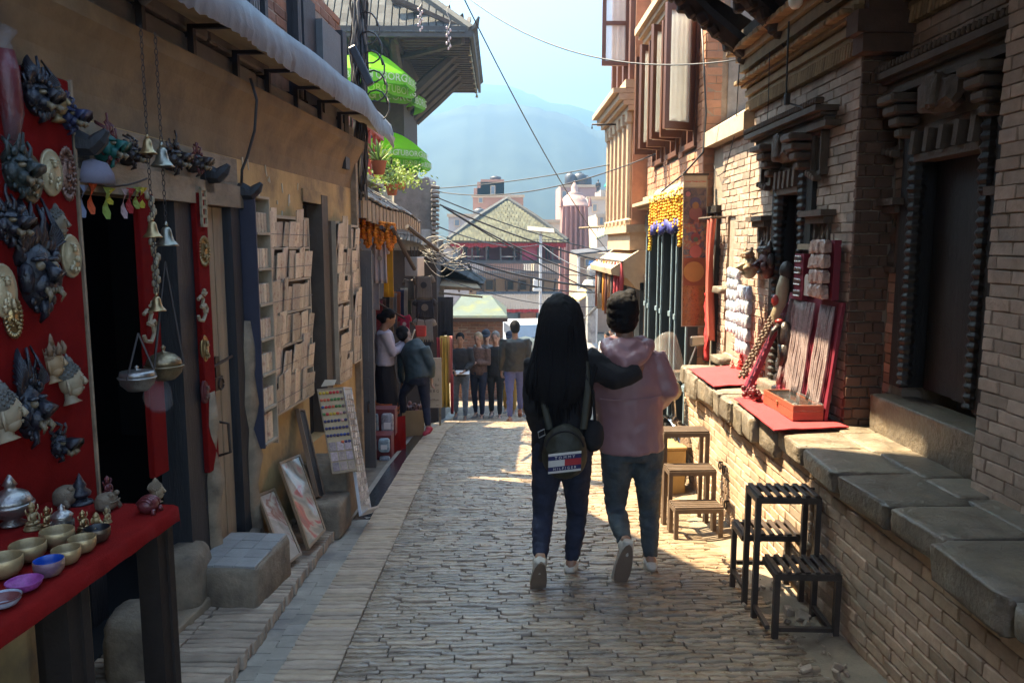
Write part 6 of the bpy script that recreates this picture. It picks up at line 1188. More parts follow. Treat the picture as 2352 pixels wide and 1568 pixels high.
# figurines on the far cloth
M_REDF = mat('red_lacquer_figure', (.3, .03, .025), .4, .25, 16, .3, 60); M_PALEF = mat('pale_pink_figure', (.45, .22, .17), .5, .3, 16, .3, 60)
def statue_at(o, p): o.location = p; o.matrix_basis = Matrix.Translation(p) @ Matrix.Rotation(R(180), 4, 'Z')
for (nm, lb, x, y, h, m, kd) in (('deity_figurine', 'dark haired red deity figurine, tallest on the far red cloth', 1702, 846, .15, M_REDF, 'deity'), ('deity_figurine', 'small pale figurine at the far left of the far red cloth', 1682, 843, .075, M_PALEF, 'ganesh'), ('deity_figurine', 'dark maroon figurine nearest the brick wall on the far red cloth', 1722, 846, .09, M_MAROON, 'deity'), ('elephant_figurine', 'maroon figurine in the middle of the far red cloth', 1715, 862, .08, M_MAROON, 'ganesh'), ('reclining_figurine', 'pale pink figurine nearest the viewer on the far red cloth', 1742, 872, .075, M_PALEF, 'frog'), ('seated_figurine', 'brown figurine behind the pale pink one on the far red cloth', 1738, 858, .07, M_COPP, 'deity')):
    p = onZ(x, y, ZL + .006); o = statue(nm, lb, x, y, h, m, kd, 'figurine'); statue_at(o, p)
# ---- boards on the wall with strings
def wall_thing(name, lb, cat, x, y, X=1.88, group=None): p = onX(x, y, X); return thing(name, lb, cat, tuple(p), 0, group)
M_STRG = mat('silvery_bead_string', (.3, .23, .22), .45, .3, 60, .5, 160, piece=.15)
bd = thing('bead_board', 'tall maroon board hung with long silvery bead strings', 'board', (1.8, 4.3, ZL)); 
mb = MB(); mb.prism([(1.80, 4.13, ZL - .0), (1.80, 4.9, ZL), (1.87, 4.9, 1.27), (1.87, 4.13, 1.26)], (.018, 0, 0)); mb.build('board', M_MARB, bd, world=True)
for k in range(13):
    if k == 4: continue
    y = 4.19 + .05 * k + (.02 if k > 4 else 0); L = .60 + .05 * math.sin(k * 1.7) - .1 * (k > 10); mb = MB(); z1 = 1.235
    pt = lambda q: V((1.86 - .065 * q - .014, y + .006 * math.sin(q * 9 + k), z1 - .63 * q)); n = 9
    for e in (-.011, .011): mb.tube([pt(q * L / .63 / n) + V((0, e, 0)) for q in range(n + 1)], [.005] + [.009 + .002 * math.sin(q * 3 + k) for q in range(n - 1)] + [.012], 6)
    mb.build('bead_string', M_STRG, bd, smooth=True, world=True)
for k in range(6): mb = MB(); stone(mb, (1.84 - .008 * k, 4.85, 1.2 - .1 * k), (.05, .06, .1), k + 2, .6, .25); mb.build('wrapped_packet', M_CLEAR, bd, world=True)
ld = thing('bead_stand', 'leaning red wooden stand draped with brown beads', 'stand', (1.6, 4.95, ZL)); mb = MB(); mb.prism([(1.62, 4.93, ZL), (1.62, 5.03, ZL), (1.86, 4.95, 1.2), (1.86, 4.92, 1.2)], (.03, 0, 0)); mb.build('post', M_MARB, ld, world=True); mb = MB()
for i in range(90): q = i / 89; mb.ball((1.61 + .25 * q - .02 + .012 * math.sin(i * 2.4), 4.95 + .035 * math.cos(i * 2.4), ZL + .1 + .52 * q), (.013,) * 3, 5)
mb.build('beads', mat('brown_seed_beads', (.13, .085, .055), .5, .3, 30, .2), ld, smooth=True, world=True)
fc = thing('fan_card', 'off white rounded card propped on the bead board', 'card', (1.8, 4.52, 1.27)); mb = MB(); mb.prism([(1.84, 4.62 - .055 * (1 + math.cos(a)) * .9 - .0, 1.27 + .13 * math.sin(a)) for a in [math.pi * q / 10 for q in range(11)]], (.006, 0, 0)); mb.build('card', simple('off_white_card', (.5, .46, .4), .7), fc, world=True)
def rackb(lb, y0, y1, z0, z1, kind):
    t = thing('display_board', lb, 'board', (1.87, y0, z0)); mb = MB(); mb.bx(1.83, 1.868, y0, y1, z0, z1); mb.build('panel', M_MARB, t, world=True); r = 4
    for i in range(r):
        for j in range(4 if kind == 'b' else 3):
            y = y0 + .02 + (y1 - y0 - .04) * (j + .5) / (4 if kind == 'b' else 3); z = z0 + (z1 - z0) * (i + .55) / r; mb = MB()
            if kind == 'b': mb.tube([(1.822, y + .012 * math.cos(a), z + .018 * math.sin(a)) for a in [q * .7 for q in range(10)]], .004, 4); mb.build('bangle', M_SILV, t, world=True)
            else: stone(mb, (1.8, y, z), (.05, .07, (z1 - z0) / r * .95), i * 3 + j, .5, .25); mb.build('packet', mat('brown_packet_foil', (.4, .27, .22), .25, .5, 30, .8, 40, spec=.8), t, world=True)
    return t
rackb('small maroon board with rows of bangles beside the carved doorway', 4.6, 4.74, 1.24, 1.52, 'b'); rackb('maroon board with rows of shiny wrapped packets near the dark brick pier', 4.18, 4.42, 1.27, 1.6, 'p')
sl = thing('wooden_batten', 'pale wooden batten fixed on the brick wall above the boards', 'batten', (1.87, 4.5, 1.6)); mb = MB(); mb.bx(1.845, 1.875, 4.42, 4.75, 1.545, 1.58); mb.build('batten', M_OLDW, sl, world=True)
# ---- masks, puppets and plastic sheets around the small door
def rmask(name, lb, x, y, h, mf, mh, horns=True, seed=1):
    t = wall_thing(name, lb, 'mask', x, y, 1.82); b = MB(); b.ball((0, 0, 0), (.06, .3 * h, .42 * h), 12)
    for e in (-1, 1): b.ball((-.05, e * .12 * h, .08 * h), (.02, .06 * h, .05 * h), 7); b.ball((-.035, e * .2 * h, -.05 * h), (.03, .1 * h, .12 * h), 7)
    b.tube([(-.05, 0, .08 * h), (-.09, 0, -.04 * h), (-.05, 0, -.1 * h)], [.012, .025, .015], 6); b.ball((-.05, 0, -.24 * h), (.02, .14 * h, .05 * h), 7); b.build('face', mf, t, smooth=True); b = MB()
    for e in (-1, 1):
        if horns: b.tube([(0, e * .2 * h, .3 * h), (-.02, e * .34 * h, .45 * h), (-.01, e * .3 * h, .62 * h)], [.1 * h, .07 * h, .01], 7)
        b.ball((.0, e * .3 * h, .1 * h), (.03, .1 * h, .22 * h), 7)
    for q in range(8): b.ball((-.02, (q - 3.5) * .07 * h, .36 * h + .05 * h * math.cos(q * 2)), (.04, .07 * h, .09 * h), 6)
    b.build('headdress', mh, t, smooth=True); return t
rmask('tiger_mask', 'pale orange animal mask lit by the sun beside the small door', 1722, 612, .22, M_CREAM, M_BCURL, True, 3); rmask('dark_mask', 'black horned mask with a red muzzle hanging left of the small door', 1762, 606, .25, mat('red_black_mask', (.06, .02, .018), .5, .5, 14, .3), M_BMASK, True, 4)
pu = wall_thing('long_face_mask', 'long faced pale mask with a black cap hanging in the small doorway', 'mask', 1800, 690, 1.8); b = MB(); b.tube([(0, 0, .16), (-.01, 0, .08), (-.02, 0, -.02), (-.05, 0, -.09), (-.02, 0, -.15), (0, 0, -.2)], [.028, .04, .036, .03, .034, .012], 10); b.build('face', M_CREAM, pu, smooth=True); b = MB(); b.ball((.01, 0, .19), (.045, .05, .06), 10); b.build('cap', M_BLK, pu, smooth=True); b = MB(); b.ball((-.05, .0, .0), (.03, .03, .04), 8); b.ball((-.03, -.02, -.13), (.03, .035, .02), 8); b.build('red_paint', M_REDF, pu, smooth=True)
pu = wall_thing('bird_puppet', 'black beaked puppet hanging below the long pale mask', 'puppet', 1802, 790, 1.8); b = MB(); b.ball((0, 0, .05), (.05, .05, .1), 10); b.tube([(0, 0, .0), (.0, .0, -.08), (-.02, 0, -.14)], [.045, .04, .015], 8); b.tube([(-.04, 0, .12), (-.08, 0, .08), (-.1, 0, .02)], [.02, .015, .004], 6); b.build('body', M_BMASK, pu, smooth=True)
M_PLS = mat('pale_blue_plastic', (.42, .5, .56), .2, .35, 30, .8, 40, spec=.8, piece=.2, col2=(.55, .55, .6))
def packets(lb, y0, y1, z0, z1, nr, ncl, X, m, st_=.5):
    t = thing('packet_sheet', lb, 'packets', (X, y0, z0)); gg = random.Random(int(y0 * 100)); mb = MB(); mb.sheet([[(X + .01 + .004 * math.sin(j), y0 + (y1 - y0) * j / 6, z0 + (z1 - z0) * i / 6) for j in range(7)] for i in range(7)], (.003, 0, 0)); mb.build('backing', M_CLEAR, t, world=True)
    for i in range(nr):
        for j in range(ncl): w, h = (y1 - y0) / ncl, (z1 - z0) / nr; mb = MB(); stone(mb, (X - .015, y0 + w * (j + .5), z0 + h * (i + .5)), (.045, w * .98, h * .98), gg.uniform(0, 50), .45, .16, rx(gg.uniform(-.1, .1)), 10); mb.build('packet', m, t, smooth=True, world=True)
packets('hanging sheet of clear plastic packets, nearer the sunlit shelf', 5.68, 5.95, .9, 1.4, 6, 3, 1.80, M_PLS); packets('hanging sheet of bluish packets beside the carved small door', 5.36, 5.62, .78, 1.28, 5, 4, 1.78, mat('lilac_print_plastic', (.4, .4, .5), .25, .5, 40, .5, 50, spec=.8, piece=.25, col2=(.5, .53, .55)))
sc = thing('red_scarf', 'long salmon and red scarf hanging by the sunlit side door', 'scarf', (1.8, 6.6, 1.8)); mb = MB(); rows = []
for i in range(23):
    q = i / 22; z = 1.8 - 1.05 * q; w = .16 - .07 * q; rows.append([(1.83 - .03 * math.sin(j * 1.6 + q * 2) - .03 * (1 - q), 6.46 + .06 * math.sin(q * 4) + .1 * q + w * j / 7, z + .01 * math.sin(j * 2)) for j in range(8)])
mb.sheet(rows, (.006, 0, 0)); mb.build('cloth', mat('salmon_cotton', (.42, .1, .07), .9, .15, 8, .2, 60), sc, smooth=True, world=True); mb = MB(); mb.tube([(1.9, 6.46, 1.8), (1.78, 6.46, 1.8), (1.76, 6.8, 1.8)], .012, 6); mb.build('rod', M_CARV, sc, world=True)
mb = MB(); mb.sheet([[(1.82 - .02 * math.sin(j * 2 + i), 6.62 + .03 * math.sin(i * .7) + .09 * j / 4, 1.15 - .06 * i) for j in range(5)] for i in range(11)], (.006, 0, 0)); rs = thing('red_ribbon', 'bright red cloth strip hanging below the salmon scarf', 'cloth', (1.8, 6.7, 1.1)); mb.build('cloth', simple('bright_red_cotton', (.5, .03, .03), .9), rs, smooth=True, world=True)
# ---- painted banner
bn = thing('painted_banner', 'tall printed banner of small dark paintings hanging at the gallery corner', 'banner', (1.8, 6.8, 1.0)); BY = 6.86
bp0 = lambda x, y: at(x, y, BY)
def band_(y0, y1, m, x0=1572, x1=1623, d=0, nm='print'): mb = MB(); k = lambda y: -5 * (y - 400) / 350; mb.prism([bp0(x0 + k(y1), y1) - V((0, d, 0)), bp0(x1 + k(y1), y1) - V((0, d, 0)), bp0(x1 + k(y0), y0) - V((0, d, 0)), bp0(x0 + k(y0), y0) - V((0, d, 0))], (0, .004, 0)); return mb.build(nm, m, bn, world=True)
band_(402, 750, simple('banner_border', (.36, .3, .24), .6), 1570, 1625, 0, 'vinyl'); PB = [art('banner_art', [(.3, (.02, .015, .04)), (.45, (.07, .045, .07)), (.55, (.14, .08, .07)), (.64, (.08, .07, .1)), (.78, (.2, .14, .1))], 1, 22), art('banner_blue', [(.3, (.02, .04, .12)), (.45, (.1, .12, .14)), (.52, (.25, .08, .05)), (.62, (.2, .22, .14)), (.78, (.3, .26, .16))], 5, 18), simple('banner_orange', (.2, .06, .02), .5), art('banner_brown', [(.3, (.1, .04, .02)), (.5, (.3, .14, .05)), (.7, (.16, .1, .06))], 9, 40)]
band_(404, 429, simple('banner_cream', (.5, .42, .3), .6), d=.005); band_(432, 512, PB[0], d=.005); band_(512, 592, PB[1], d=.005); band_(592, 656, PB[2], d=.005); band_(656, 748, PB[3], d=.005)
RB = Matrix.Translation(bp0(1597, 417) - V((0, .0065, 0))) @ rx(R(90)).to_4x4(); text_mesh('Yonimana Thangka Art Gallery', .0155, RB, 'lettering', simple('red_lettering', (.5, .05, .03), .5), bn, True, .0003, bold=.0004)
def disc(x, y, r, m, d, sq=1): mb = MB(); c = bp0(x, y) - V((0, d, 0)); mb.prism([c + V((r * math.cos(a), 0, r * sq * math.sin(a))) for a in [q * math.pi / 12 for q in range(24)]], (0, -.0015, 0)); mb.build('print', m, bn, world=True)
for (x, y, r, m, sq) in ((1593, 624, .092, simple('mandala_gold', (.34, .2, .05), .5), 1.2), (1593, 624, .082, simple('mandala_red', (.22, .06, .05), .5), 1.2), (1593, 624, .066, PB[0], 1.2), (1593, 624, .04, simple('mandala_rust', (.35, .13, .06), .5), 1.2), (1597, 466, .05, simple('halo_blue', (.07, .06, .14), .5), 1.3), (1597, 472, .03, simple('saffron_figure', (.3, .14, .04), .5), 1.8), (1597, 490, .06, simple('dark_rose_print', (.25, .09, .08), .5), .5), (1580, 446, .022, simple('rose_print', (.36, .12, .13), .5), 1.2), (1597, 545, .04, simple('crimson_print', (.2, .05, .05), .5), 1.8), (1597, 550, .022, simple('green_print', (.06, .14, .08), .5), 1.8), (1597, 578, .055, simple('lotus_print', (.34, .12, .1), .5), .5)): disc(x, y, r, m, .0065 + .0016 * (sum(map(ord, m.name)) % 7))
mb = MB(); mb.bx(bp0(1568, 402).x, bp0(1628, 402).x, BY - .01, BY + .06, bp0(1600, 403).z, bp0(1600, 398).z); mb.build('top_rail', M_CARV, bn, world=True)
# ---- marigold garlands
M_MAR = mat('marigold_orange', (.62, .25, .01), .8, .3, 40, .5, 120, piece=.25, col2=(.62, .38, .02)); M_MARL = mat('marigold_left', (.62, .19, .01), .8, .3, 40, .5, 120, piece=.25)
def strand(par, top, L, m, r=.022, name='strand', sp=.03):
    mb = MB(); n = max(2, int(L / sp)); gg = random.Random(int(top[1] * 1000))
    for i in range(n): mb.ball((top[0] + gg.uniform(-.006, .006), top[1] + gg.uniform(-.006, .006), top[2] - i * sp), (r, r, r * .8), 6)
    mb.build(name, m, par, smooth=True, world=True)
gr_ = thing('marigold_garland', 'thick orange marigold garlands over the teal gallery doorway', 'garland', (1.7, 7.6, 2.1)); g = random.Random(2)
for k in range(26):
    y = 7.0 + 1.45 * k / 25; strand(gr_, (1.67 - .02 * (k % 2), y, 2.06 + .02 * math.sin(k)), .24 + .14 * abs(math.sin(k * .8)) + (.22 if k in (0, 1, 25) else 0), M_MAR, .024)
mb = MB(); mb.sheet([[(1.64 - .018 * math.sin(i * 1.5), 7.05 + 1.3 * i / 40, 1.80 - .11 * j + .02 * math.sin(i * .45)) for j in range(2)] for i in range(41)], (.01, 0, 0)); o = mb.build('pleated_valance', simple('deep_blue_satin', (.05, .05, .2), .45), None, smooth=True); tag(o, 'pleated deep blue valance under the right hand marigold garlands', 'valance')
# ---- things for sale at the far end of the gallery
hg = [(.3, .03, .04), (.06, .045, .04), (.35, .2, .12), (.12, .04, .03), (.5, .2, .02), (.04, .04, .05), (.28, .26, .24), (.22, .08, .05)]
LBH = ('crimson', 'charcoal', 'tan', 'dark maroon', 'orange', 'black', 'pale grey', 'rust')
for k in range(8):
    y = 9.5 + .26 * k; z = 1.35; t = thing('hanging_goods', '%s beads and tassels hanging on the rail beyond the gallery doors' % LBH[k], 'tassels', (1.5, y, z), 0, 'tassels hung along the gallery rail')
    for j in range(3):
        mb = MB(); L = .45 + .3 * abs(math.sin(k * 2.1 + j)); mb.tube([(-.03 * j, .06 * j, 0), (-.03 * j + .01, .06 * j, -L * .5), (-.03 * j, .06 * j, -L)], [.014, .03, .02], 6); mb.build('tassel', simple('tassel_%d' % k, hg[k], .8), t, smooth=True)
mb = MB(); mb.tube([(1.5, 9.4, 1.36), (1.47, 11.7, 1.36)], .012, 6); o = mb.build('hanging_rail', M_IRON, None); tag(o, 'thin iron rail carrying tassels beyond the gallery doors', 'rail')
# ---- motorcycle behind the person in pink, and a yellow box
mc = thing('motorcycle', 'parked motorcycle with a clear windscreen half hidden behind the person in pink', 'motorcycle', (1.30, 6.9, gz(6.9)), R(12)); M_CHR = simple('chrome', (.6, .6, .6), .12, 1); M_BKP = simple('black_paint', (.015, .015, .018), .2); M_TYR = simple('tyre_rubber', (.02, .02, .02), .8)
for yy in (-.62, .62):
    w = MB(); w.tube([(0, yy + .27 * math.cos(a), .3 + .27 * math.sin(a)) for a in [q * math.pi / 12 for q in range(25)]], .045, 8, cap=False); wo = w.build('wheel', M_TYR, mc, smooth=True); w = MB(); w.tube([(0, yy + .2 * math.cos(a), .3 + .2 * math.sin(a)) for a in [q * math.pi / 12 for q in range(25)]], .015, 6, cap=False)
    for q in range(8): w.tube([(0, yy, .3), (0, yy + .2 * math.cos(q * .785), .3 + .2 * math.sin(q * .785))], .006, 4)
    w.build('rim', M_CHR, wo)
b = MB(); b.tube([(0, -.45, .78), (0, -.2, .84), (0, .05, .8), (0, .2, .72)], [(.08, .09), (.13, .12), (.12, .1), (.08, .06)], 10, side=(1, 0, 0)); b.build('fuel_tank', M_BKP, mc, smooth=True); b = MB(); b.tube([(0, .1, .76), (0, .4, .76), (0, .75, .82)], [(.11, .06), (.13, .06), (.08, .05)], 10, side=(1, 0, 0)); b.build('seat', simple('seat_vinyl', (.03, .03, .03), .6), mc, smooth=True); b = MB(); stone(b, (0, 0, .42), (.26, .42, .32), 5, .4, .15); b.build('engine', M_IRON, mc)
b = MB(); b.tube([(-.3, -.42, 1.0), (-.12, -.5, 1.0), (.12, -.5, 1.0), (.3, -.42, 1.0)], .014, 6); b.build('handlebar', M_CHR, mc)
for e in (-1, 1): b = MB(); b.tube([(e * .06, -.5, 1.0), (e * .07, -.62, .3)], .02, 7); b.build('fork', M_CHR, mc); b = MB(); b.tube([(e * .22, -.47, 1.0), (e * .3, -.46, 1.2)], .007, 5); b.cbox((e * .31, -.46, 1.25), (.15, .03, .09), .02, rz(e * .2)); b.build('mirror', simple('mirror_back', (.3, .28, .25), .25, .6), mc)
b = MB(); b.lathe([(0, -.03), (.07, -.02), (.09, .03), (.085, .06), (0, .07)], (0, -.6, .86), 14, rx(R(90))); b.build('headlight', simple('lamp_glass', (.5, .45, .34), .12), mc, smooth=True)
b = MB(); b.sheet([[(.15 * math.sin(a) * (1 - .25 * (j / 5) ** 2), -.6 - .1 * math.cos(a) + .14 * j / 5, .95 + .4 * j / 5 * math.cos(a * .55)) for a in [-1.2 + 2.4 * i / 10 for i in range(11)]] for j in range(6)], (0, .004, 0)); b.build('windscreen', mat('scratched_windscreen', (.7, .66, .6), .12, .2, 8, 0, alpha=.13), mc, smooth=True)
b = MB(); b.tube([(0, -.62 + .33 * math.cos(a), .3 + .33 * math.sin(a)) for a in [.5 + 2.2 * q / 8 for q in range(9)]], [(.06, .012)] * 9, 6, side=(1, 0, 0)); b.build('mudguard', M_CHR, mc, smooth=True)
yb = thing('yellow_box', 'ochre wooden box on the road behind the pink jacketed person', 'box', (1.33, 6.02, gz(6.02)), .1); mb = MB(); mb.cbox((0, 0, .2), (.28, .26, .38), .012); mb.build('case', mat('ochre_plywood', (.33, .22, .08), .7, .2, 6, .2, 40), yb); mb = MB(); mb.cbox((0, 0, .4), (.29, .27, .025), .006); mb.build('lid', MATS['ochre_plywood'], yb)
# ---- cables on the right
cable('hanging_cable', 'twisted black cable drooping from the cornice to the small door lintel', [at(1812, 50, 4.5), onX(1808, 150, 1.7), onX(1806, 220, 1.72), onX(1812, 238, 1.74), onX(1840, 246, 1.76), onX(1856, 262, 1.78)], .006)
cable('hanging_cable', 'thin cable looping down the sunlit boundary wall', [onX(1698, 150, 1.7), onX(1690, 300, 1.86), onX(1665, 395, 1.87), onX(1648, 405, 1.87), onX(1640, 380, 1.87)], .004)
cable('hanging_cable', 'thin cable hanging down the far corner of the old house', [onX(1768, 120, 1.7), onX(1764, 250, 1.86), onX(1758, 340, 1.88)], .003)
cable('hanging_cable', 'cable running down the red corner of the gallery', [at(1612, 60, 7.0), at(1618, 180, 6.94), at(1622, 260, 6.94), at(1615, 350, 6.94), at(1570, 400, 6.9), at(1520, 440, 7.5)], .009)
so_ = thing('wire_socket', 'small dark socket hanging on the cable above the small door', 'socket', tuple(onX(1808, 228, 1.72))); mb = MB(); mb.cbox((0, 0, 0), (.03, .03, .07), .005); mb.build('socket', M_BLK, so_)
lb_ = thing('light_bulb', 'white bulb under the dark eaves of the brick house', 'bulb', tuple(at(1828, 0, 4.2))); mb = MB(); mb.ball((0, 0, 0), (.04, .04, .05), 10); mb.build('glass', simple('white_glass', (.8, .78, .7), .3), lb_, smooth=True); mb = MB(); mb.lathe([(.02, .04), (.02, .1)], (0, 0, 0), 8); mb.build('holder', M_BLK, lb_)
# ================================================================== beyond the left house
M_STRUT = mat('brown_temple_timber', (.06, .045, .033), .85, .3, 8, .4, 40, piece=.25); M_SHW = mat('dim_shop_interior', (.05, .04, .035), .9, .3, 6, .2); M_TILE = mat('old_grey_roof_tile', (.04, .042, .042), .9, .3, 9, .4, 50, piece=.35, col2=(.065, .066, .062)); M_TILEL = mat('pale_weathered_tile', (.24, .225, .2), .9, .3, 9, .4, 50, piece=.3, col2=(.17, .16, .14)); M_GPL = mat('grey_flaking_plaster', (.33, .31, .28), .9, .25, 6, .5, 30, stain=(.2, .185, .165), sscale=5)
def Wb(mb, n, m, par, **k): return mb.build(n, m, par, world=True, **k)
gd = thing('grey_door', 'tall open grey door leaf at the end of the ochre house', 'door', (-1.36, 6.98, gz(7))); mb = MB(); a, b = at(809, 575, 7.0), at(853, 575, 7.0); mb.bx(a.x, b.x, 6.98, 7.02, gz(7), a.z); Wb(mb, 'leaf', mat('warm_grey_paint', (.085, .078, .074), .6, .2, 7, .2, 40), gd)
for (u0, u1, v0, v1) in ((.2, .75, .08, .42), (.2, .75, .5, .92)): mb = MB(); w, h = b.x - a.x, a.z - gz(7); mb.bx(a.x + w * u0, a.x + w * u1, 6.972, 6.979, gz(7) + h * v0, gz(7) + h * v1); Wb(mb, 'panel', MATS['warm_grey_paint'], gd)
mb = MB(); mb.tube([(b.x - .05, 6.97, .12), (b.x - .05, 6.92, .11), (b.x - .05, 6.92, .04), (b.x - .05, 6.97, .03)], .008, 5); Wb(mb, 'handle', M_IRON, gd)
sh = thing('tiled_shop', 'low shop with a sagging tiled lean-to roof beyond the ochre house', 'shop', (-1.8, 9, gz(9)))
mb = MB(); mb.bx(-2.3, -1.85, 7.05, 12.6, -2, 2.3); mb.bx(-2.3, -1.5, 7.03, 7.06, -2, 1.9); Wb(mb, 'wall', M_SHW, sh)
def lean(y): q = (y - 7.05) / 3.2; return (-1.27 + .2 * q, 2.02 - .16 * q + .025 * math.sin(y * 2.2)), (-2.1, 2.55 - .05 * q)
mb = MB(); mb.sheet([[(lean(y)[1][0], y, lean(y)[1][1]), (lean(y)[0][0], y, lean(y)[0][1])] for y in [7.05 + .2 * i for i in range(17)]], (0, 0, -.03)); rfs = Wb(mb, 'roof', M_ROOFW, sh); g = random.Random(9)
for i in range(40):
    for j in range(6):
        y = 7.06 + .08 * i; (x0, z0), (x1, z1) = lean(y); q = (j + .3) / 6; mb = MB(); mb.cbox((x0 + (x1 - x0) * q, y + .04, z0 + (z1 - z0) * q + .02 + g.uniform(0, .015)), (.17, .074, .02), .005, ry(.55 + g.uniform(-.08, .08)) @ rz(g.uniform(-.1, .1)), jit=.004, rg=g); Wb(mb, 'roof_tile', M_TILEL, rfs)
y = 7.06
while y < 10.2:
    w = g.uniform(.12, .2); (x0, z0), _ = lean(y + w / 2); mb = MB(); mb.bx(x0 - .01, x0 + .012, y, y + w - .006, z0 - .19 - g.uniform(0, .015), z0 - .01); Wb(mb, 'fascia_board', M_PLANK, sh); y += w
for (x0, y0, x1, y1) in ((808, 505, 882, 548), (876, 522, 905, 556), (900, 522, 952, 618), (935, 520, 1005, 575), (806, 540, 838, 590)): mb = MB(); mb.tube([at(x0, y0, 7.6), at(x1, y1, 8.2)], .022, 7); o = mb.build('awning_pole', simple('brown_pole', (.06, .045, .04), .6), None); tag(o, 'dark pole slanting out under the tiled roof, reaching pixel column %d' % x1 if 0 else {882: 'thick dark awning pole nearest, in front of the left marigolds', 905: 'short dark awning pole above the pale tunic', 952: 'long slim dark awning pole right of the orange cloth', 1005: 'dark awning pole lying under the roof end', 838: 'dark awning pole behind the grey door top'}[x1], 'pole')
gl = thing('marigold_swag', 'orange marigold swags hanging under the tiled roof on the left', 'garland', (-1.2, 7.8, 1.8))
for k in range(22): p = at(806 + 98 * k / 21, 502 + 14 * k / 21, 7.7 + .03 * (k % 3)); strand(gl, p, .13 + .16 * abs(math.sin(k * .55 + .4)), M_MARL, .026, sp=.028)
def shirt(name, lb, x0, x1, y0, y1, Y, m, cat='shirt', sleeves=True, pm=None, folds=3):
    a, b = at(x0, y0, Y), at(x1, y1, Y); w, h = b.x - a.x, a.z - b.z; c = (a.x + b.x) / 2; t = thing(name, lb, cat, (c, Y, a.z)); n, mm = 12, 9; rows = []
    for i in range(mm):
        q = i / (mm - 1); ww = w / 2 * (.72 + .1 * q if sleeves else 1 - .1 * math.sin(q * 3)); rows.append([(-ww + 2 * ww * j / n, .02 * math.sin(j * folds + q) * (.3 + q), -h * q - (.025 * (1 - abs(2 * j / n - 1)) if i == 0 and sleeves else 0)) for j in range(n + 1)])
    mb = MB(); mb.sheet(rows, (0, .03, 0)); mb.build('cloth', m, t, smooth=True)
    if sleeves:
        for e in (-1, 1): mb = MB(); mb.tube([(e * w * .3, .015, -.05 * h), (e * w * .42, .015, -.14 * h), (e * w * .5, .015, -.3 * h)], [w * .13, w * .12, w * .1], 8, flat=.4, side=(1, 0, 0)); mb.build('sleeve', m, t, smooth=True)
    if pm: mb = MB(); mb.prism([(w * .16 * math.cos(q * .524), -.024, -h * .4 + w * .16 * math.sin(q * .524)) for q in range(12)], (0, -.003, 0)); mb.build('print', pm, t)
    return t
M_TUN = cloth('pale_mauve_tunic', (.42, .35, .34)); M_SAF = cloth('saffron_cloth', (.62, .28, .01)); M_BEI = cloth('taupe_shirt', (.16, .135, .11)); M_CHA = cloth('charcoal_shirt', (.035, .033, .036)); M_GRB = cloth('grey_beige_shirt', (.27, .24, .2)); M_MAR2 = cloth('maroon_cloth', (.16, .03, .045))
shirt('pale_tunic', 'pale mauve tunic hanging beside the grey door', 853, 893, 555, 650, 7.9, M_TUN, 'tunic', True, M_GRB, 5); shirt('saffron_cloth', 'saffron yellow cloth hanging next to the pale tunic', 878, 905, 548, 682, 8.05, M_SAF, 'cloth', False); shirt('pale_cloth', 'pale beige cloth hanging below the mauve tunic', 855, 872, 650, 712, 8.0, M_TUN, 'cloth', False)
shirt('taupe_shirt', 'taupe shirt without print behind the white meter box', 925, 955, 640, 690, 10.6, M_BEI); shirt('taupe_shirt', 'taupe printed shirt high on the line below the white meter box', 950, 997, 632, 688, 10.4, M_BEI, 'shirt', True, M_CHA); shirt('charcoal_shirt', 'charcoal shirt in the middle of the hanging column', 950, 1002, 688, 732, 10.4, M_CHA, 'shirt', True, M_BEI); shirt('grey_shirt', 'grey beige shirt hanging behind the red bag', 950, 1000, 732, 785, 10.4, M_GRB); shirt('black_cloth', 'black cloth lowest in the hanging column', 958, 992, 780, 832, 10.4, M_CHA, 'cloth', False)
shirt('crimson_shirt', 'crimson shirt with a pale print behind the bending person', 915, 944, 722, 775, 9.9, cloth('crimson_cotton', (.4, .02, .06)), 'shirt', True, M_TUN); 
for k in range(9): shirt('hung_garment', '%s garment hanging on the slanting rail behind the phone user' % ('red', 'brown', 'black', 'tan', 'grey', 'rust', 'navy', 'cream', 'olive')[k], 862 + 8.2 * k, 880 + 8.2 * k, 690 - 4 * k, 790 - 8 * k, 9.7 + .12 * k, cloth('garment_%d' % k, ((.25, .03, .03), (.12, .06, .04), (.03, .03, .03), (.3, .2, .12), (.16, .16, .16), (.28, .1, .05), (.03, .035, .08), (.4, .35, .28), (.1, .1, .05))[k]), 'garment', False)
cable('garment_rail', 'thin dark rail slanting behind the person with the phone', [at(860, 690, 9.6), at(952, 745, 10)], .012, M_IRON, 'rail')
bg = thing('red_bag', 'small bright red handbag hanging among the shirts', 'bag', tuple(at(967, 760, 10.2))); mb = MB(); mb.cbox((0, 0, 0), (.14, .06, .15), .015); mb.build('body', simple('red_leather', (.45, .05, .04), .5), bg); mb = MB(); mb.cbox((0, -.035, .045), (.142, .012, .07), .006); mb.build('flap', MATS['red_leather'], bg); mb = MB(); mb.tube([(-.06, 0, .07), (-.03, 0, .25), (.03, 0, .25), (.06, 0, .07)], .006, 5); mb.build('strap', M_IRON, bg)
mbx = thing('meter_box', 'whitish electric meter box hanging under the tile eaves', 'meter box', tuple(at(952, 612, 9.8))); mb = MB(); mb.cbox((0, 0, 0), (.2, .16, .24), .008, rz(-.5)); mb.build('case', simple('off_white_metal', (.52, .46, .4), .5), mbx)
for k in range(3): mb = MB(); mb.tube([(-.03 + .03 * k, 0, .12), (-.05 + .05 * k, .02, .25)], .008, 5); mb.build('conduit', M_BLKC, mbx)
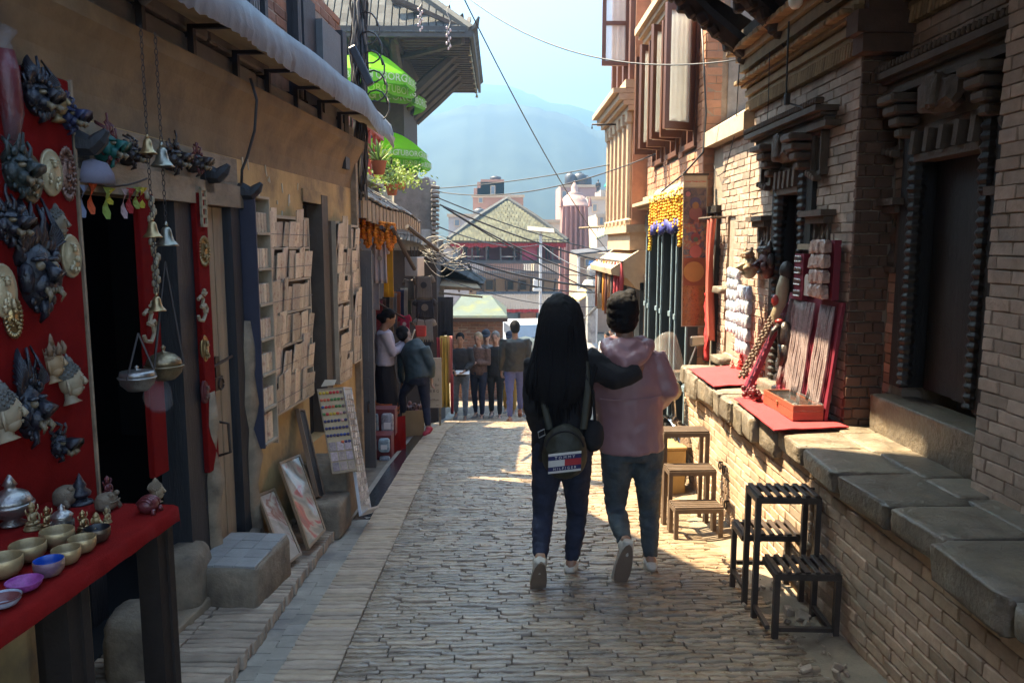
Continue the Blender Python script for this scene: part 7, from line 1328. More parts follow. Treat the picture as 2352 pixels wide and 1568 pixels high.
# red display cabinet of packets, red cloth, carton, sign board
rcab = thing('packet_cabinet', 'maroon tiered stand of clear packets in front of the grey door', 'display stand', (-1.32, 7.75, gz(7.75))); M_MBX = simple('maroon_stand', (.15, .025, .025), .6)
for (x0, x1, y0, y1, Y) in ((840, 908, 940, 1000, 7.9), (838, 900, 1000, 1080, 7.6)):
    a, b = at(x0, y0, Y), at(x1, y1, Y); mb = MB(); mb.bx(a.x, b.x, Y, Y + .2, b.z, a.z); Wb(mb, 'tier', M_MBX, rcab)
    for k in range(2):
        for r_ in range(2 if Y < 7.8 else 1): mb = MB(); w = (b.x - a.x) / 2; hh = (a.z - b.z) / (2 if Y < 7.8 else 1); stone(mb, (a.x + w * (k + .5), Y - .03, b.z + hh * (r_ + .5)), (w * .85, .06, hh * .75), k + 3 * r_, .35, .08); Wb(mb, 'packet', mat('printed_clear_packet', (.3, .22, .22), .25, .6, 22, .5, 40, piece=.4, col2=(.2, .3, .34)), rcab); mb = MB(); mb.bx(a.x + w * (k + .28), a.x + w * (k + .75), Y - .066, Y - .062, b.z + hh * (r_ + .3), b.z + hh * (r_ + .55)); Wb(mb, 'price_tag', simple('white_paper', (.7, .68, .64)), rcab)
mb = MB(); mb.prism([at(898, 1080, 7.9), at(926, 1040, 8.1), at(924, 955, 8.2), at(900, 960, 8.0)], (.03, .03, 0)); o = mb.build('red_drape', M_RED, None); tag(o, 'dark red drape hanging at the right side of the packet stand', 'cloth')
cb = thing('cardboard_box', 'open cardboard box of trinkets by the bending person', 'box', tuple(V((at(948, 960, 9.3).x, 9.3, gz(9.3)))), .15); M_CBD = mat('brown_cardboard', (.36, .24, .12), .85, .15, 6, .15, 40)
for (c, d) in (((0, -.12, .16), (.26, .008, .32)), ((0, .12, .16), (.26, .008, .32)), ((-.13, 0, .16), (.008, .232, .32)), ((.13, 0, .16), (.008, .232, .32))): mb = MB(); mb.box(c, d); mb.build('panel', M_CBD, cb)
mb = MB()
for i in range(30): mb.ball((g.uniform(-.1, .1), g.uniform(-.1, .1), g.uniform(.28, .38)), (g.uniform(.02, .035),) * 3, 5)
mb.build('trinkets', mat('mixed_trinkets', (.2, .08, .06), .6, .4, 20, .2, piece=.5, col2=(.08, .07, .08)), cb)
sb = thing('sign_board', 'cream standing sign board lettered BBQ and Music', 'sign', (at(1000, 940, 10.9).x, 10.9, gz(10.9))); a, b = at(983, 822, 10.9), at(1015, 936, 10.9); a.x -= .12; mb = MB(); mb.bx(a.x, b.x, 10.9, 10.93, b.z, a.z); Wb(mb, 'board', simple('cream_board', (.45, .39, .3), .6), sb)
for x in (a.x + .03, b.x - .03): mb = MB(); mb.bx(x - .015, x + .015, 10.91, 10.94, gz(11) - .05, b.z); Wb(mb, 'leg', M_OLDW, sb)
for (tx, y, s) in (('S', 872, .05), ('Bar', 884, .045), ('B B Q', 898, .055), ('Live Music', 918, .042), ("er's", 930, .03)): p = at(1009, y, 10.895); text_mesh(tx, s, Matrix.Translation(p) @ rx(R(90)).to_4x4(), 'lettering', simple('dark_lettering', (.06, .04, .04)), sb, True, .001, 'RIGHT')
for (x0, x1, y0, y1, lb, c) in ((1010, 1034, 772, 935, 'tall striped yellow and orange textile on the textile stall', (.4, .27, .05)), (1002, 1016, 775, 830, 'maroon shawl at the left of the textile stall', (.22, .03, .04)), (1028, 1040, 772, 880, 'pinkish striped textile at the right of the textile stall', (.42, .14, .12)), (1034, 1042, 860, 950, 'red cloth low at the textile stall', (.35, .03, .04))): shirt('hanging_textile', lb, x0, x1, y0, y1, 11.6, mat('textile_%d' % x0, c, .9, .5, 14, .2, stretch=(1, 1, .15)), 'textile', False, None, 5)
# upper floor: balcony with pots, red railing, umbrellas
ba = thing('balcony_building', 'building with a plant filled balcony above the tiled shop', 'building', (-2.2, 9, 2.3)); mb = MB(); mb.bx(-4.6, -2.55, 7.3, 13, 2.2, 3.7); Wb(mb, 'wall', M_UBR, ba); mb = MB(); mb.bx(-2.55, -1.62, 7.3, 10.8, 2.35, 2.43); Wb(mb, 'balcony_floor', M_GPL, ba)
for k in range(9): y = 7.5 + .4 * k; mb = MB(); mb.bx(-1.68, -1.64, y, y + .04, 2.43, 3.0); Wb(mb, 'baluster', simple('red_paint', (.28, .05, .035), .6), ba)
mb = MB(); mb.bx(-1.7, -1.62, 7.4, 10.9, 3.0, 3.06); Wb(mb, 'rail', MATS['red_paint'], ba); mb = MB(); mb.bx(-1.645, -1.63, 7.5, 8.9, 2.45, 2.95); Wb(mb, 'red_panel', MATS['red_paint'], ba)
M_LEAF = mat('bright_leaf', (.12, .2, .03), .6, .3, 20, .1, sub=.4, piece=.3, col2=(.2, .28, .05)); M_POT = simple('terracotta', (.4, .14, .07), .8)
def plant(lb, x, y, Y, kind, s):
    p = at(x, y, Y); t = thing('potted_plant', lb, 'plant', tuple(p)); b = MB(); b.lathe([(.06 * s, -.14 * s), (.09 * s, 0), (.1 * s, .01 * s), (.085 * s, .01 * s)], (0, 0, 0), 10); b.build('pot', M_POT, t, smooth=True); gg = random.Random(int(x)); b = MB()
    for i in range(46 if kind == 'spiky' else 420):
        if kind == 'spiky':
            a, e = gg.uniform(0, 6.28), gg.uniform(.2, 1.4); L = gg.uniform(.25, .42) * s; d = V((math.cos(a) * math.cos(e), math.sin(a) * math.cos(e), math.sin(e))); m_ = d * L * .6; tip = d * L + V((0, 0, -.08 * s)); sd = d.cross(V((0, 0, 1))).normalized() * .012 * s; b.add([-sd * .6, sd * .6, m_ + sd, m_ - sd, tip], [(0, 1, 2, 3), (3, 2, 4)])
        else:
            c = V((gg.gauss(0, .2), gg.gauss(0, .2), gg.gauss(.1, .1))) * s; u = V((gg.uniform(-1, 1), gg.uniform(-1, 1), gg.uniform(-1, 1))).normalized() * .028 * s; w = u.orthogonal().normalized() * .014 * s; b.add([c - u, c + w, c + u, c - w], [(0, 1, 2, 3)])
    b.build('foliage', M_LEAF, t)
plant('spiky leaved plant in a pot on the balcony below the awning end', 870, 372, 8.9, 'spiky', 1.0); plant('bushy light green plant above the terracotta pot', 900, 425, 9.6, 'bush', .9); plant('trailing yellow green plant right of the bushy one', 922, 418, 10.2, 'bush', .7)
M_UMB = mat('lime_canvas', (.3, .8, .015), .7, .06, 3, .1, sub=.7); M_UMV = mat('lime_valance', (.18, .5, .03), .75, .08, 3, .1, sub=.4); M_UTX = simple('umbrella_lettering', (.5, .6, .4), .8)
def umbrella(lb, x, y, Y, r, spin, tilt=0):
    """x, y: the rim centre in the frame."""
    p = at(x, y, Y); t = thing('umbrella', lb, 'umbrella', tuple(p), spin, 'lime green parasols on the terraces'); n = 8; hub = V((0, 0, .56 * r)); rim = [V((r * math.cos(q * math.pi / 4), r * math.sin(q * math.pi / 4), 0)) for q in range(n)]
    for q in range(n):
        a, b = rim[q], rim[(q + 1) % n]; mb = MB(); rows = []
        for i in range(6):
            u = i / 5; l, k = hub.lerp(a, u), hub.lerp(b, u); up = V((0, 0, .10 * r * math.sin(u * math.pi) * 1)); rows.append([l + up, l.lerp(k, .5) + up * .9 - V((0, 0, .02 * u)), k + up])
        mb.sheet(rows); mb.build('canopy_panel', M_UMB, t, smooth=True)
        out = ((a + b) / 2).normalized(); vh = .24 * r; mb = MB(); mb.sheet([[a.lerp(b, j / 6) + out * .01 - V((0, 0, vh * i / 2 - (.03 * r if i == 2 and j in (0, 6) else 0))) for j in range(7)] for i in range(3)]); vo = mb.build('valance', M_UMV, t, smooth=True)
        M3 = Matrix((V((0, 0, 1)).cross(out) * 1, V((0, 0, 1)), out)).transposed(); text_mesh('TUBORG', .21 * r, Matrix.Translation((a + b) / 2 + out * .025 - V((0, 0, vh * .5))) @ M3.to_4x4(), 'lettering', M_UTX, vo, False, .001)
    mb = MB(); mb.tube([(0, 0, .42 * r), (0, 0, -1.9)], .02, 6); mb.build('pole', M_IRON, t)
    for q in range(n): mb = MB(); mb.tube([V((0, 0, .1 * r)), rim[q] * .5 + V((0, 0, .24 * r))], .008, 4); mb.build('strut', M_IRON, t)
umbrella('topmost lime parasol beside the bundle of cables', 842, 180, 14.2, .86, .25); umbrella('lime parasol second from the top, just under the topmost', 852, 208, 15.0, .88, .5); umbrella('widest lime parasol third from the top, below the other two', 866, 226, 15.8, .95, .1); umbrella('lime parasol in front of the hill with its rim over the awning end', 898, 350, 14.5, .66, .3); umbrella('lime parasol lower and partly behind the spiky plant', 908, 372, 15.3, .68, .15)
# bundle of cables on the corner
cbn = thing('cable_bundle', 'thick vertical bundle of black cables at the corner of the ochre house', 'cables', tuple(at(835, 400, 7.1))); g = random.Random(31)
for i in range(34):
    x = 826 + g.uniform(-14, 14); mb = MB(); mb.tube([at(x + g.uniform(-5, 5) + 7 * math.sin(y / 90 + i), y, 7.05 + g.uniform(-.05, .15)) for y in range(-40, 470, 50)], g.uniform(.006, .014), 5); Wb(mb, 'cable', M_BLKC if i % 3 else simple('grey_cable', (.12, .11, .1)), cbn, smooth=True)
for i in range(5): c = at(838 + 6 * i, 60 + 45 * i, 7.0); mb = MB(); mb.tube([c + V((.11 * math.cos(a), .02 * a, .13 * math.sin(a))) for a in [q * .5 for q in range(15)]], .008, 5); Wb(mb, 'cable_loop', M_BLKC, cbn, smooth=True)
bx_ = thing('junction_box', 'black slim junction box on the cable bundle', 'box', tuple(at(830, 152, 6.9))); mb = MB(); mb.cbox((0, 0, 0), (.07, .06, .36), .01, ry(-.45)); mb.build('case', simple('black_plastic', (.02, .022, .03), .4), bx_)
# the tall tiered roof seen from below
pg = thing('tiered_temple', 'tall tiled roof of a tiered building with carved struts under the eaves', 'building', (-3, 17, gz(17))); A, B_ = at(1080, 72, 14), at(1052, 196, 18.9); ez = A.z; ox, oy0, oy1 = A.x, 14.0, 18.9
mb = MB(); mb.bx(-5.2, ox - 1.35, 15.3, 17.7, -2.6, ez + 1.2); Wb(mb, 'wall', M_STRUT, pg)
pk = V((-4.2, 16.4, ez + 2.9)); mb = MB(); cs = [V((ox, oy0, ez)), V((ox - .1, oy1, ez - .1)), V((-8, oy1, ez)), V((-8, oy0, ez))]
mb.sheet([[cs[3], V((pk.x - 2, pk.y, pk.z))], [cs[0], pk]]); mb.sheet([[cs[0], pk], [cs[1], pk]]); Wb(mb, 'roof_bed', M_ROOFW, pg); g = random.Random(5)
mb = MB(); n = 15
for i in range(n):
    q = i / n; zz = cs[0].lerp(pk, q); L = cs[3].lerp(pk, q); x = L.x + 2
    while x < zz.x - .03: mb.cbox((x, zz.y - .03, zz.z + .05), (.115, .26, .03), .008, rx(.9)); x += .13
    z1 = cs[1].lerp(pk, q); y = zz.y
    while y < z1.y: mb.cbox((zz.x + .02, y, zz.z + .05), (.26, .115, .03), .008, ry(-.72)); y += .13
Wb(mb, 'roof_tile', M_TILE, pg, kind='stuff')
mb = MB(); mb.bx(-8, ox + .06, oy0 - .1, oy0 - .04, ez - .12, ez + .06); mb.bx(ox, ox + .06, oy0 - .039, oy1, ez - .12, ez + .06); Wb(mb, 'eave_board', mat('dark_grey_eave', (.05, .052, .052), .8, .3, 6, .3), pg)
mb = MB(); mb.tube([cs[0] + V((.02, -.05, .0)), cs[0].lerp(pk, .5) + V((0, 0, .1)), pk], [.1, .12, .12], 6); mb.tube([cs[0], cs[0] + V((.1, -.1, .05)), cs[0] + V((.16, -.16, .2))], [.09, .06, .02], 6); Wb(mb, 'ridge', M_TILE, pg)
y = oy0
while y < oy1: mb = MB(); mb.prism([(ox, y, ez - .04), (ox - 1.4, y, ez + .55), (ox - 1.4, y, ez + .63), (ox, y, ez + .03)], (0, .07, 0)); Wb(mb, 'rafter', M_STRUT, pg); y += .16
x = ox - .1
while x > -4.5: mb = MB(); mb.prism([(x, oy0, ez - .04), (x, oy0 + 1.35, ez + .55), (x, oy0 + 1.35, ez + .63), (x, oy0, ez + .03)], (.07, 0, 0)); Wb(mb, 'rafter', M_STRUT, pg); x -= .16
mb = MB(); mb.bx(-8, ox - .02, oy0 + .02, oy1, ez - .07, ez - .04); Wb(mb, 'soffit', M_STRUT, pg)
for k in range(26): mb = MB(); y = oy0 + .1 + .185 * k; mb.bx(ox - 1.25, ox - .03, y, y + .07, ez - .14, ez - .072); Wb(mb, 'soffit_joist', M_STRUT, pg)
for k in range(22): mb = MB(); x = ox - 1.3 - .16 * k; mb.bx(x - .06, x, oy0 + .05, oy0 + 1.25, ez - .14, ez - .072); Wb(mb, 'soffit_joist', M_STRUT, pg)
mb = MB(); mb.prism([(ox - .1, oy0 + .1, ez - .2), (ox - 1.3, oy0 + 1.3, ez - .2), (ox - 1.4, oy0 + 1.2, ez - .2), (ox - .16, oy0 + .05, ez - .2)], (0, 0, .12)); Wb(mb, 'hip_beam', M_STRUT, pg)
for y in (15.35, 15.9, 16.5, 17.1, 17.65): mb = MB(); mb.tube([(ox - 1.38, y, ez - 1.0), (ox - .9, y, ez - .55), (ox - .25, y, ez + .0)], [.09, .11, .07], 6); Wb(mb, 'strut', M_STRUT, pg)
for x in (ox - 1.4, ox - 2.0, ox - 2.7): mb = MB(); mb.tube([(x, 15.25, ez - 1.0), (x, 14.8, ez - .5), (x, 14.25, ez)], [.09, .11, .07], 6); Wb(mb, 'strut', M_STRUT, pg)
for k in range(9): mb = MB(); y = 14.4 + .5 * k; mb.lathe([(.035, -.1), (.02, -.04), (.006, 0), (.004, .12)], (ox - .02, y, ez - .22), 6); Wb(mb, 'eave_bell', M_BRASS, pg)
lw_ = thing('carved_roof_corner', 'small reddish carved roof corner with upturned tips below the parasols', 'roof', tuple(at(892, 275, 16.5))); mb = MB(); mb.bx(-.7, .12, -.3, .3, -.08, .0); mb.bx(-.6, .2, -.3, .3, .003, .06); mb.tube([(.15, -.2, .05), (.25, -.22, .1), (.28, -.23, .2)], [.05, .04, .01], 6); mb.build('eave', mat('reddish_carved_eave', (.3, .13, .09), .8, .3, 8, .3), lw_); mb = MB(); stone(mb, (-.25, 0, -.25), (.5, .4, .35), 3, .5, .15); mb.build('bracket', M_STRUT, lw_)
# tiled house end beyond the shop
th = thing('tiled_house', 'house with a steep grey tiled roof and pale flaking gable beyond the shop', 'house', (at(960, 560, 12.8).x, 12.8, gz(12.8))); Y = 12.8; a, b = at(905, 425, Y), at(1004, 560, Y)
mb = MB(); mb.prism([at(905, 560, Y), at(1000, 560, Y), at(1002, 470, Y), at(985, 408, Y), at(905, 420, Y)], (-.5, 1.6, 0)); Wb(mb, 'roof_bed', M_TILEL, th)
p0, p1, p2, p3 = at(896, 545, Y - .02), at(966, 560, Y - .06), at(972, 412, Y + .5), at(900, 425, Y + .5)
for i in range(11):
    for j in range(9): mb = MB(); u, v = (j + .5) / 9, (i + .5) / 11; c = p0.lerp(p1, u).lerp(p3.lerp(p2, u), v) + V((0, -.02, 0)); mb.cbox(c, (.052, .03, .1), .01, rx(-.5) @ ry(g.uniform(-.08, .08)), jit=.004, rg=g); Wb(mb, 'roof_tile', M_TILEL, th)
mb = MB(); mb.prism([at(966, 562, Y - .1), at(990, 562, Y - .1), at(992, 415, Y + .35), at(974, 405, Y + .35)], (.06, .12, 0)); Wb(mb, 'ridge_wall', M_GPL, th)
for i in range(12): mb = MB(); c = at(1000 - .4 * i * 0, 430 + 10.5 * i, Y - .05); mb.cbox(c, (.13 - .002 * i, .2, .05), .01, ry(.1), jit=.006, rg=g); Wb(mb, 'ridge_tile', M_TILEL, th)
mb = MB(); mb.prism([at(905, 575, Y + .1), at(1004, 575, Y + .1), at(1003, 540, Y + .1), at(905, 540, Y + .1)], (0, .3, 0)); Wb(mb, 'wall', M_GPL, th)
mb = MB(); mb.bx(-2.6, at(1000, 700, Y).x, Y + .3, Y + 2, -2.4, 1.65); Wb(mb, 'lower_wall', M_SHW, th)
# low eaves and tin awnings further down on the left
er = thing('eaves_corner', 'dark wooden eaves corner with curled tiles above the tin awning', 'roof', tuple(at(1050, 640, 14.5))); Y = 14.5
mb = MB(); mb.prism([at(985, 655, Y), at(1110, 655, Y - .6), at(1112, 645, Y - .6), at(1060, 608, Y), at(990, 590, Y)], (-.3, .9, .0)); Wb(mb, 'underside', M_ROOFW, er)
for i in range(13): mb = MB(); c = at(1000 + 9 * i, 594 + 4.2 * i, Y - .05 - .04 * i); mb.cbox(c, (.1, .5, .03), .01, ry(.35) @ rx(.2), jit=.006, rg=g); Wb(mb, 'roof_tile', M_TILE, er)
mb = MB(); mb.tube([at(1000, 650, Y - .2), at(1040, 600, Y)], .03, 6); mb.tube([at(1075, 605, Y), at(1100, 660, Y - .4)], .025, 6); Wb(mb, 'brace', M_STRUT, er)
ta = thing('tin_awning', 'pale wooden and tin awning over the textile stall', 'awning', tuple(at(1050, 665, 13.8))); mb = MB(); mb.prism([at(998, 655, 13.8), at(1104, 662, 13.4), at(1104, 668, 13.4), at(998, 664, 13.8)], (-.2, 1.1, .16)); Wb(mb, 'sheet', M_PLANK, ta); mb = MB(); mb.tube([at(1000, 672, 13.6), at(1108, 682, 13.3)], .02, 6); Wb(mb, 'pole', M_OLDW, ta)
for k, (x, y1) in enumerate(((1010, 790), (1022, 770), (1033, 800))): shirt('dark_cloth', ('dark grey cloth hanging left under the tin awning', 'black cloth hanging in the middle under the tin awning', 'charcoal cloth hanging right under the tin awning')[k], x - 8, x + 9, 682, y1, 13.3, M_CHA, 'cloth', False, None, 4)
ht = thing('brick_hut', 'low brick hut with a mossy green tin roof at the square', 'hut', (at(1095, 780, 19).x, 19, gz(19))); Y = 19; M_MOSS = mat('mossy_tin_roof', (.06, .085, .075), .8, .2, 3, .2, 20, stain=(.11, .12, .03), sscale=2.2); a, b = at(1025, 728, Y), at(1160, 728, Y)
mb = MB(); mb.bx(a.x + .08, b.x - .06, Y, Y + 2.4, gz(Y) - .3, a.z); Wb(mb, 'wall', M_MORTR, ht); BB = Bricks(ht, M_UBR, .22, .075, .05, .006, seed=44, limit=150); BB.face((a.x + .08, Y, 0), (1, 0, 0), (0, -1, 0), 0, b.x - a.x - .14, gz(Y), a.z - .1); BB.done()
mb = MB(); mb.prism([a + V((0, -.2, 0)), b + V((.05, -.2, 0)), at(1128, 683, Y + 1.2), at(1062, 680, Y + 1.2)], (0, .03, .05)); mb.prism([b + V((.05, -.2, 0)), b + V((.05, 2.6, 0)), at(1128, 683, Y + 1.2)], (0, 0, .05)); mb.prism([a + V((0, -.2, 0)), a + V((0, 2.6, 0)), at(1062, 680, Y + 1.2)], (0, 0, .05)); Wb(mb, 'roof', M_MOSS, ht); mb = MB(); mb.bx(a.x - .02, b.x + .07, Y - .22, Y + .02, a.z - .1, a.z - .003); Wb(mb, 'eave', M_BROWN, ht)
# ================================================================== the square
M_ROOFY = mat('mossy_yellow_tile', (.10, .095, .055), .9, .25, 5, .4, 30, piece=.25, col2=(.085, .085, .055)); M_TANW = mat('tan_plaster', (.3, .21, .14), .9, .15, 5, .2, 30); M_LEAD = mat('lavender_grey_tin', (.04, .038, .043), .8, .2, 4, .2, 20); M_RDV = simple('red_valance', (.24, .015, .02), .9); M_DKT = simple('dark_timber', (.07, .055, .05), .8)
cf = thing('cafe_house', 'cafe house with a mossy pyramid roof, red valances and an open balcony', 'house', (at(1165, 780, 32).x, 32, gz(32))); Y = 32; c = lambda x, y, d=0: at(x, y, Y + d)
e0, e1, ap = c(1030, 549), c(1303, 553), at(1165, 457, Y + 2.4); e2, e3 = e1 + V((0, 4.8, 0)), e0 + V((0, 4.8, 0))
mb = MB()
for q in ((e0, e1), (e1, e2), (e2, e3), (e3, e0)): mb.poly(q[0], q[1], ap)
rf = Wb(mb, 'roof', M_ROOFY, cf); mb = MB()
for (s, t_) in ((e0, e1), (e1, e2), (e3, e0)):
    n = 22; nn = (t_ - s).cross(ap - s).normalized(); nn = nn if nn.z > 0 else -nn
    for i in range(n):
        v = i / n; l, r_ = s.lerp(ap, v), t_.lerp(ap, v); k = max(1, int((r_ - l).length / .15)); m3 = frame(r_ - l, nn)
        for j in range(k): mb.box(l.lerp(r_, (j + .5) / k) + nn * .03, (.13, .26, .04), m3 @ rx(.15))
mb.build('roof_tile', M_ROOFY, rf, world=True, kind='stuff')
for s in (e0, e1): mb = MB(); mb.tube([s, s.lerp(ap, .5) + V((0, 0, .08)), ap], .12, 6); Wb(mb, 'hip_ridge', M_TILE, cf)
mb = MB(); mb.bx(e0.x, e1.x, Y - .05, Y + .0, e0.z - .16, e0.z - .02); Wb(mb, 'eave_board', M_DKT, cf)
mb = MB(); n = 70; mb.sheet([[(e0.x + .05 + (e1.x - e0.x - .1) * i / n, Y + .02 + .02 * math.sin(i * 1.9), e0.z - .16 - .17 * j + .03 * math.sin(i * .9) * j) for j in range(2)] for i in range(n + 1)]); Wb(mb, 'valance', M_RDV, cf)
def blk(n, x0, x1, y0, y1, m, d0, d1, par=cf, YY=32): a, b = at(x0, y0, YY), at(x1, y1, YY); mb = MB(); mb.bx(a.x, b.x, YY + d0, YY + d1, b.z, a.z); return Wb(mb, n, m, par)
blk('back_wall', 1052, 1290, 552, 605, simple('dim_red_wall', (.2, .05, .06), .9), 1.6, 1.8); blk('balcony_floor', 1048, 1290, 598, 606, M_DKT, .0, 1.8)
for x in (1052, 1082, 1115, 1148, 1180, 1195, 1235, 1268, 1286): blk('balcony_post', x, x + 4, 556, 600, M_DKT, .1, .2)
blk('red_wall', 1196, 1234, 556, 600, simple('crimson_wall', (.3, .06, .09), .9), .25, .4); blk('balcony_rail', 1046, 1292, 602, 606, M_DKT, -.1, -.02)
for k in range(61): x = 1046 + 4 * k; blk('baluster', x, x + 2, 607, 640, mat('grey_brown_slat', (.15, .12, .11), .85, .2, 5, .1), -.06, -.02)
for k in range(9): x = 1052 + 28 * k; a = at(x, 642, 32); mb = MB(); mb.tube([a + V((0, .8, -.55)), a + V((0, .0, 0))], .05, 5); Wb(mb, 'balcony_strut', M_DKT, cf)
blk('wall', 1075, 1285, 630, 760, M_TANW, .8, 4.2); blk('wall', 1060, 1285, 700, 800, M_BROWN, .7, 4)
for (x0, x1) in ((1098, 1108), (1115, 1132), (1160, 1180), (1195, 1210), (1232, 1245)): w = blk('window', x0, x1, 646, 668, M_DKT, .7, .79); blk('pane', x0 + 2, x1 - 2, 649, 666, simple('dark_pane', (.02, .025, .03)), .68, .69)
a, b = at(1095, 672, 31.6), at(1290, 672, 31.6); a2, b2 = at(1085, 722, 30.4), at(1300, 716, 30.4); mb = MB(); mb.prism([a, b, b2, a2], (0, 0, .05)); lr = Wb(mb, 'lower_roof', M_LEAD, cf)
for k in range(36): mb = MB(); q = k / 35; mb.tube([a.lerp(b, q) + V((0, 0, .06)), a2.lerp(b2, q) + V((0, 0, .06))], .012, 4); mb.build('roof_rib', M_LEAD, lr, world=True)
mb = MB(); n = 40; p, q = at(1132, 709, 30.5), at(1300, 712, 30.5); mb.sheet([[V((p.x + (q.x - p.x) * i / n, 30.35 + .02 * math.sin(i * 2), p.z - .13 * j + .02 * math.sin(i) * j)) for j in range(2)] for i in range(n + 1)]); Wb(mb, 'valance', M_RDV, cf)
blk('shutter', 1128, 1190, 716, 790, mat('blue_grey_shutter', (.12, .15, .17), .7), .5, .69); blk('shopfront', 1196, 1232, 720, 772, mat('rust_panel', (.3, .12, .07), .8), .5, .69); blk('shutter', 1234, 1290, 716, 790, MATS['blue_grey_shutter'], .5, .69)
for k, (x, cl_, lb) in enumerate(((1070, (.1, .2, .2), 'teal clad person standing at the left of the cafe balcony'), (1100, (.3, .25, .3), 'seated lilac figure on the cafe balcony'), (1122, (.05, .2, .2), 'person in green at the middle of the cafe balcony'), (1182, (.5, .5, .5), 'person in white seated on the cafe balcony'), (1256, (.03, .03, .04), 'person in black at the right end of the cafe balcony'))):
    p = at(x, 603, 33.2); J = local_pose(.05); person('person', lb, J, .62, M_SKIN, cloth('balcony_top_%d' % k, cl_), M_CHA, M_GRS, M_HAIR, vox=.05, par_loc=(p.x, 32.6, at(x, 600, 32.3).z), rot=R(170 - 40 * k), face=False)
for k, x in enumerate((1092, 1170)): p = at(x, 590, 32.4); t = thing('cafe_table', ('small round table left on the cafe balcony', 'small round table in the middle of the cafe balcony')[k], 'table', (p.x, 32.5, p.z)); mb = MB(); mb.lathe([(.35, .0), (.35, .03)], (0, 0, 0), 14); mb.build('top', simple('pale_table_top', (.5, .42, .34)), t); mb = MB(); mb.tube([(0, 0, -.3), (0, 0, 0)], .03, 6); mb.build('leg', M_IRON, t)
# lamp pole
lp = thing('lamp_post', 'pale steel pole with a flat panel before the cafe house', 'pole', (at(1242, 780, 26).x, 26, gz(26))); mb = MB(); a = at(1242, 528, 26); mb.tube([(a.x, 26, gz(26)), (a.x, 26, a.z)], .05, 8); Wb(mb, 'pole', simple('galvanised_steel', (.42, .43, .45), .5, .3), lp); mb = MB(); mb.box(a + V((-.0, 0, .0)), (.9, .5, .04), rx(.3) @ ry(.1)); Wb(mb, 'panel', simple('beige_panel', (.2, .17, .12)), lp); mb = MB(); mb.cbox(at(1230, 650, 25.9), (.16, .12, .26), .01); mb.cbox(at(1234, 665, 25.9), (.3, .12, .1), .01); Wb(mb, 'switch_box', simple('pale_switch_box', (.55, .55, .53)), lp)
# sikhara tower
M_PINKB = mat('pink_plaster_tower', (.27, .125, .1), .9, .15, 3, .2, 20); sk = thing('shrine_tower', 'tapering pinkish shrine tower with a domed finial', 'tower', (at(1325, 700, 46).x, 46, gz(46))); Y = 46; cx_ = at(1325, 600, Y).x; zb, zt = at(1325, 790, Y).z, at(1325, 472, Y).z; pr = lambda r: r * Y / 1750
mb = MB(); mb.lathe([(pr(54), zb), (pr(52), zb + (zt - zb) * .3), (pr(47), zb + (zt - zb) * .7), (pr(41), zt)], (cx_, Y + 2, 0), 4, rz(math.pi / 4)); Wb(mb, 'shaft', M_PINKB, sk)
for k in range(5): x = cx_ + pr(-28 + 14 * k) * .95; mb = MB(); mb.prism([(x * 1.0 - pr(2.5), Y + .8, zb), (x + pr(2.5), Y + .8, zb), (cx_ + (x - cx_) * .8 + pr(2), Y + 1.0, zt), (cx_ + (x - cx_) * .8 - pr(2), Y + 1.0, zt)], (0, -.2, 0)); Wb(mb, 'pilaster', M_PINKB, sk)
mb = MB(); z = zt; mb.lathe([(pr(36), z), (pr(36), z + pr(3)), (pr(33), z + pr(5)), (pr(30), z + pr(14)), (pr(24), z + pr(24)), (pr(15), z + pr(30)), (pr(16), z + pr(33)), (pr(8), z + pr(36)), (pr(8), z + pr(46)), (pr(5), z + pr(52)), (0, z + pr(62))], (cx_, Y + 2, 0), 14); Wb(mb, 'dome', mat('pinkish_dome', (.4, .26, .21), .85, .15, 3, .2), sk, smooth=True)
for e in (-1, 1): mb = MB(); mb.lathe([(.12, z), (.08, z + .3), (0, z + .6)], (cx_ + e * pr(33), Y + 1, 0), 6); Wb(mb, 'corner_finial', M_PINKB, sk)
# buildings behind
def house(name, lb, x0, x1, ytop, Y, m, wins=(), tank=None, steps=(), depth=6, cat='building'):
    a, b = at(x0, ytop, Y), at(x1, ytop, Y); t = thing(name, lb, cat, ((a.x + b.x) / 2, Y, gz(Y))); mb = MB(); mb.bx(a.x, b.x, Y, Y + depth, gz(Y), a.z); Wb(mb, 'wall', m, t)
    for (u0, u1, v0) in steps: p, q = at(u0, v0, Y), at(u1, ytop, Y); mb = MB(); mb.bx(p.x, q.x, Y + .02, Y + depth * .6, q.z, p.z); Wb(mb, 'roof_room', m, t)
    for (u0, u1, v0, v1) in wins: p, q = at(u0, v0, Y), at(u1, v1, Y); mb = MB(); mb.bx(p.x - .06, q.x + .06, Y - .08, Y - .003, q.z - .06, p.z + .06); w = Wb(mb, 'window', M_GTR, t); mb = MB(); mb.bx(p.x, q.x, Y - .09, Y - .081, q.z, p.z); mb.build('pane', simple('hazy_pane', (.12, .14, .16), .3), w, world=True)
    mb = MB(); mb.bx(a.x - .1, b.x + .1, Y - .12, Y - .003, a.z - .2, a.z + .02); Wb(mb, 'parapet', M_GTR, t); return t
M_OBL = mat('orange_brick_far', (.34, .17, .11), .9, .12, 3, .2); M_CON = mat('grey_concrete_far', (.34, .3, .28), .9, .15, 3, .2); M_CREF = mat('cream_plaster_far', (.5, .4, .29), .9, .12, 3, .2); M_TNK = simple('black_water_tank', (.03, .03, .035), .5)
house('apartment_block', 'orange brick block with stepped rooftop rooms and one black tank', 1086, 1202, 448, 62, M_OBL, ((1128, 1136, 428, 446), (1100, 1108, 455, 465)), steps=((1088, 1158, 432), (1096, 1158, 418), (1104, 1158, 412)))
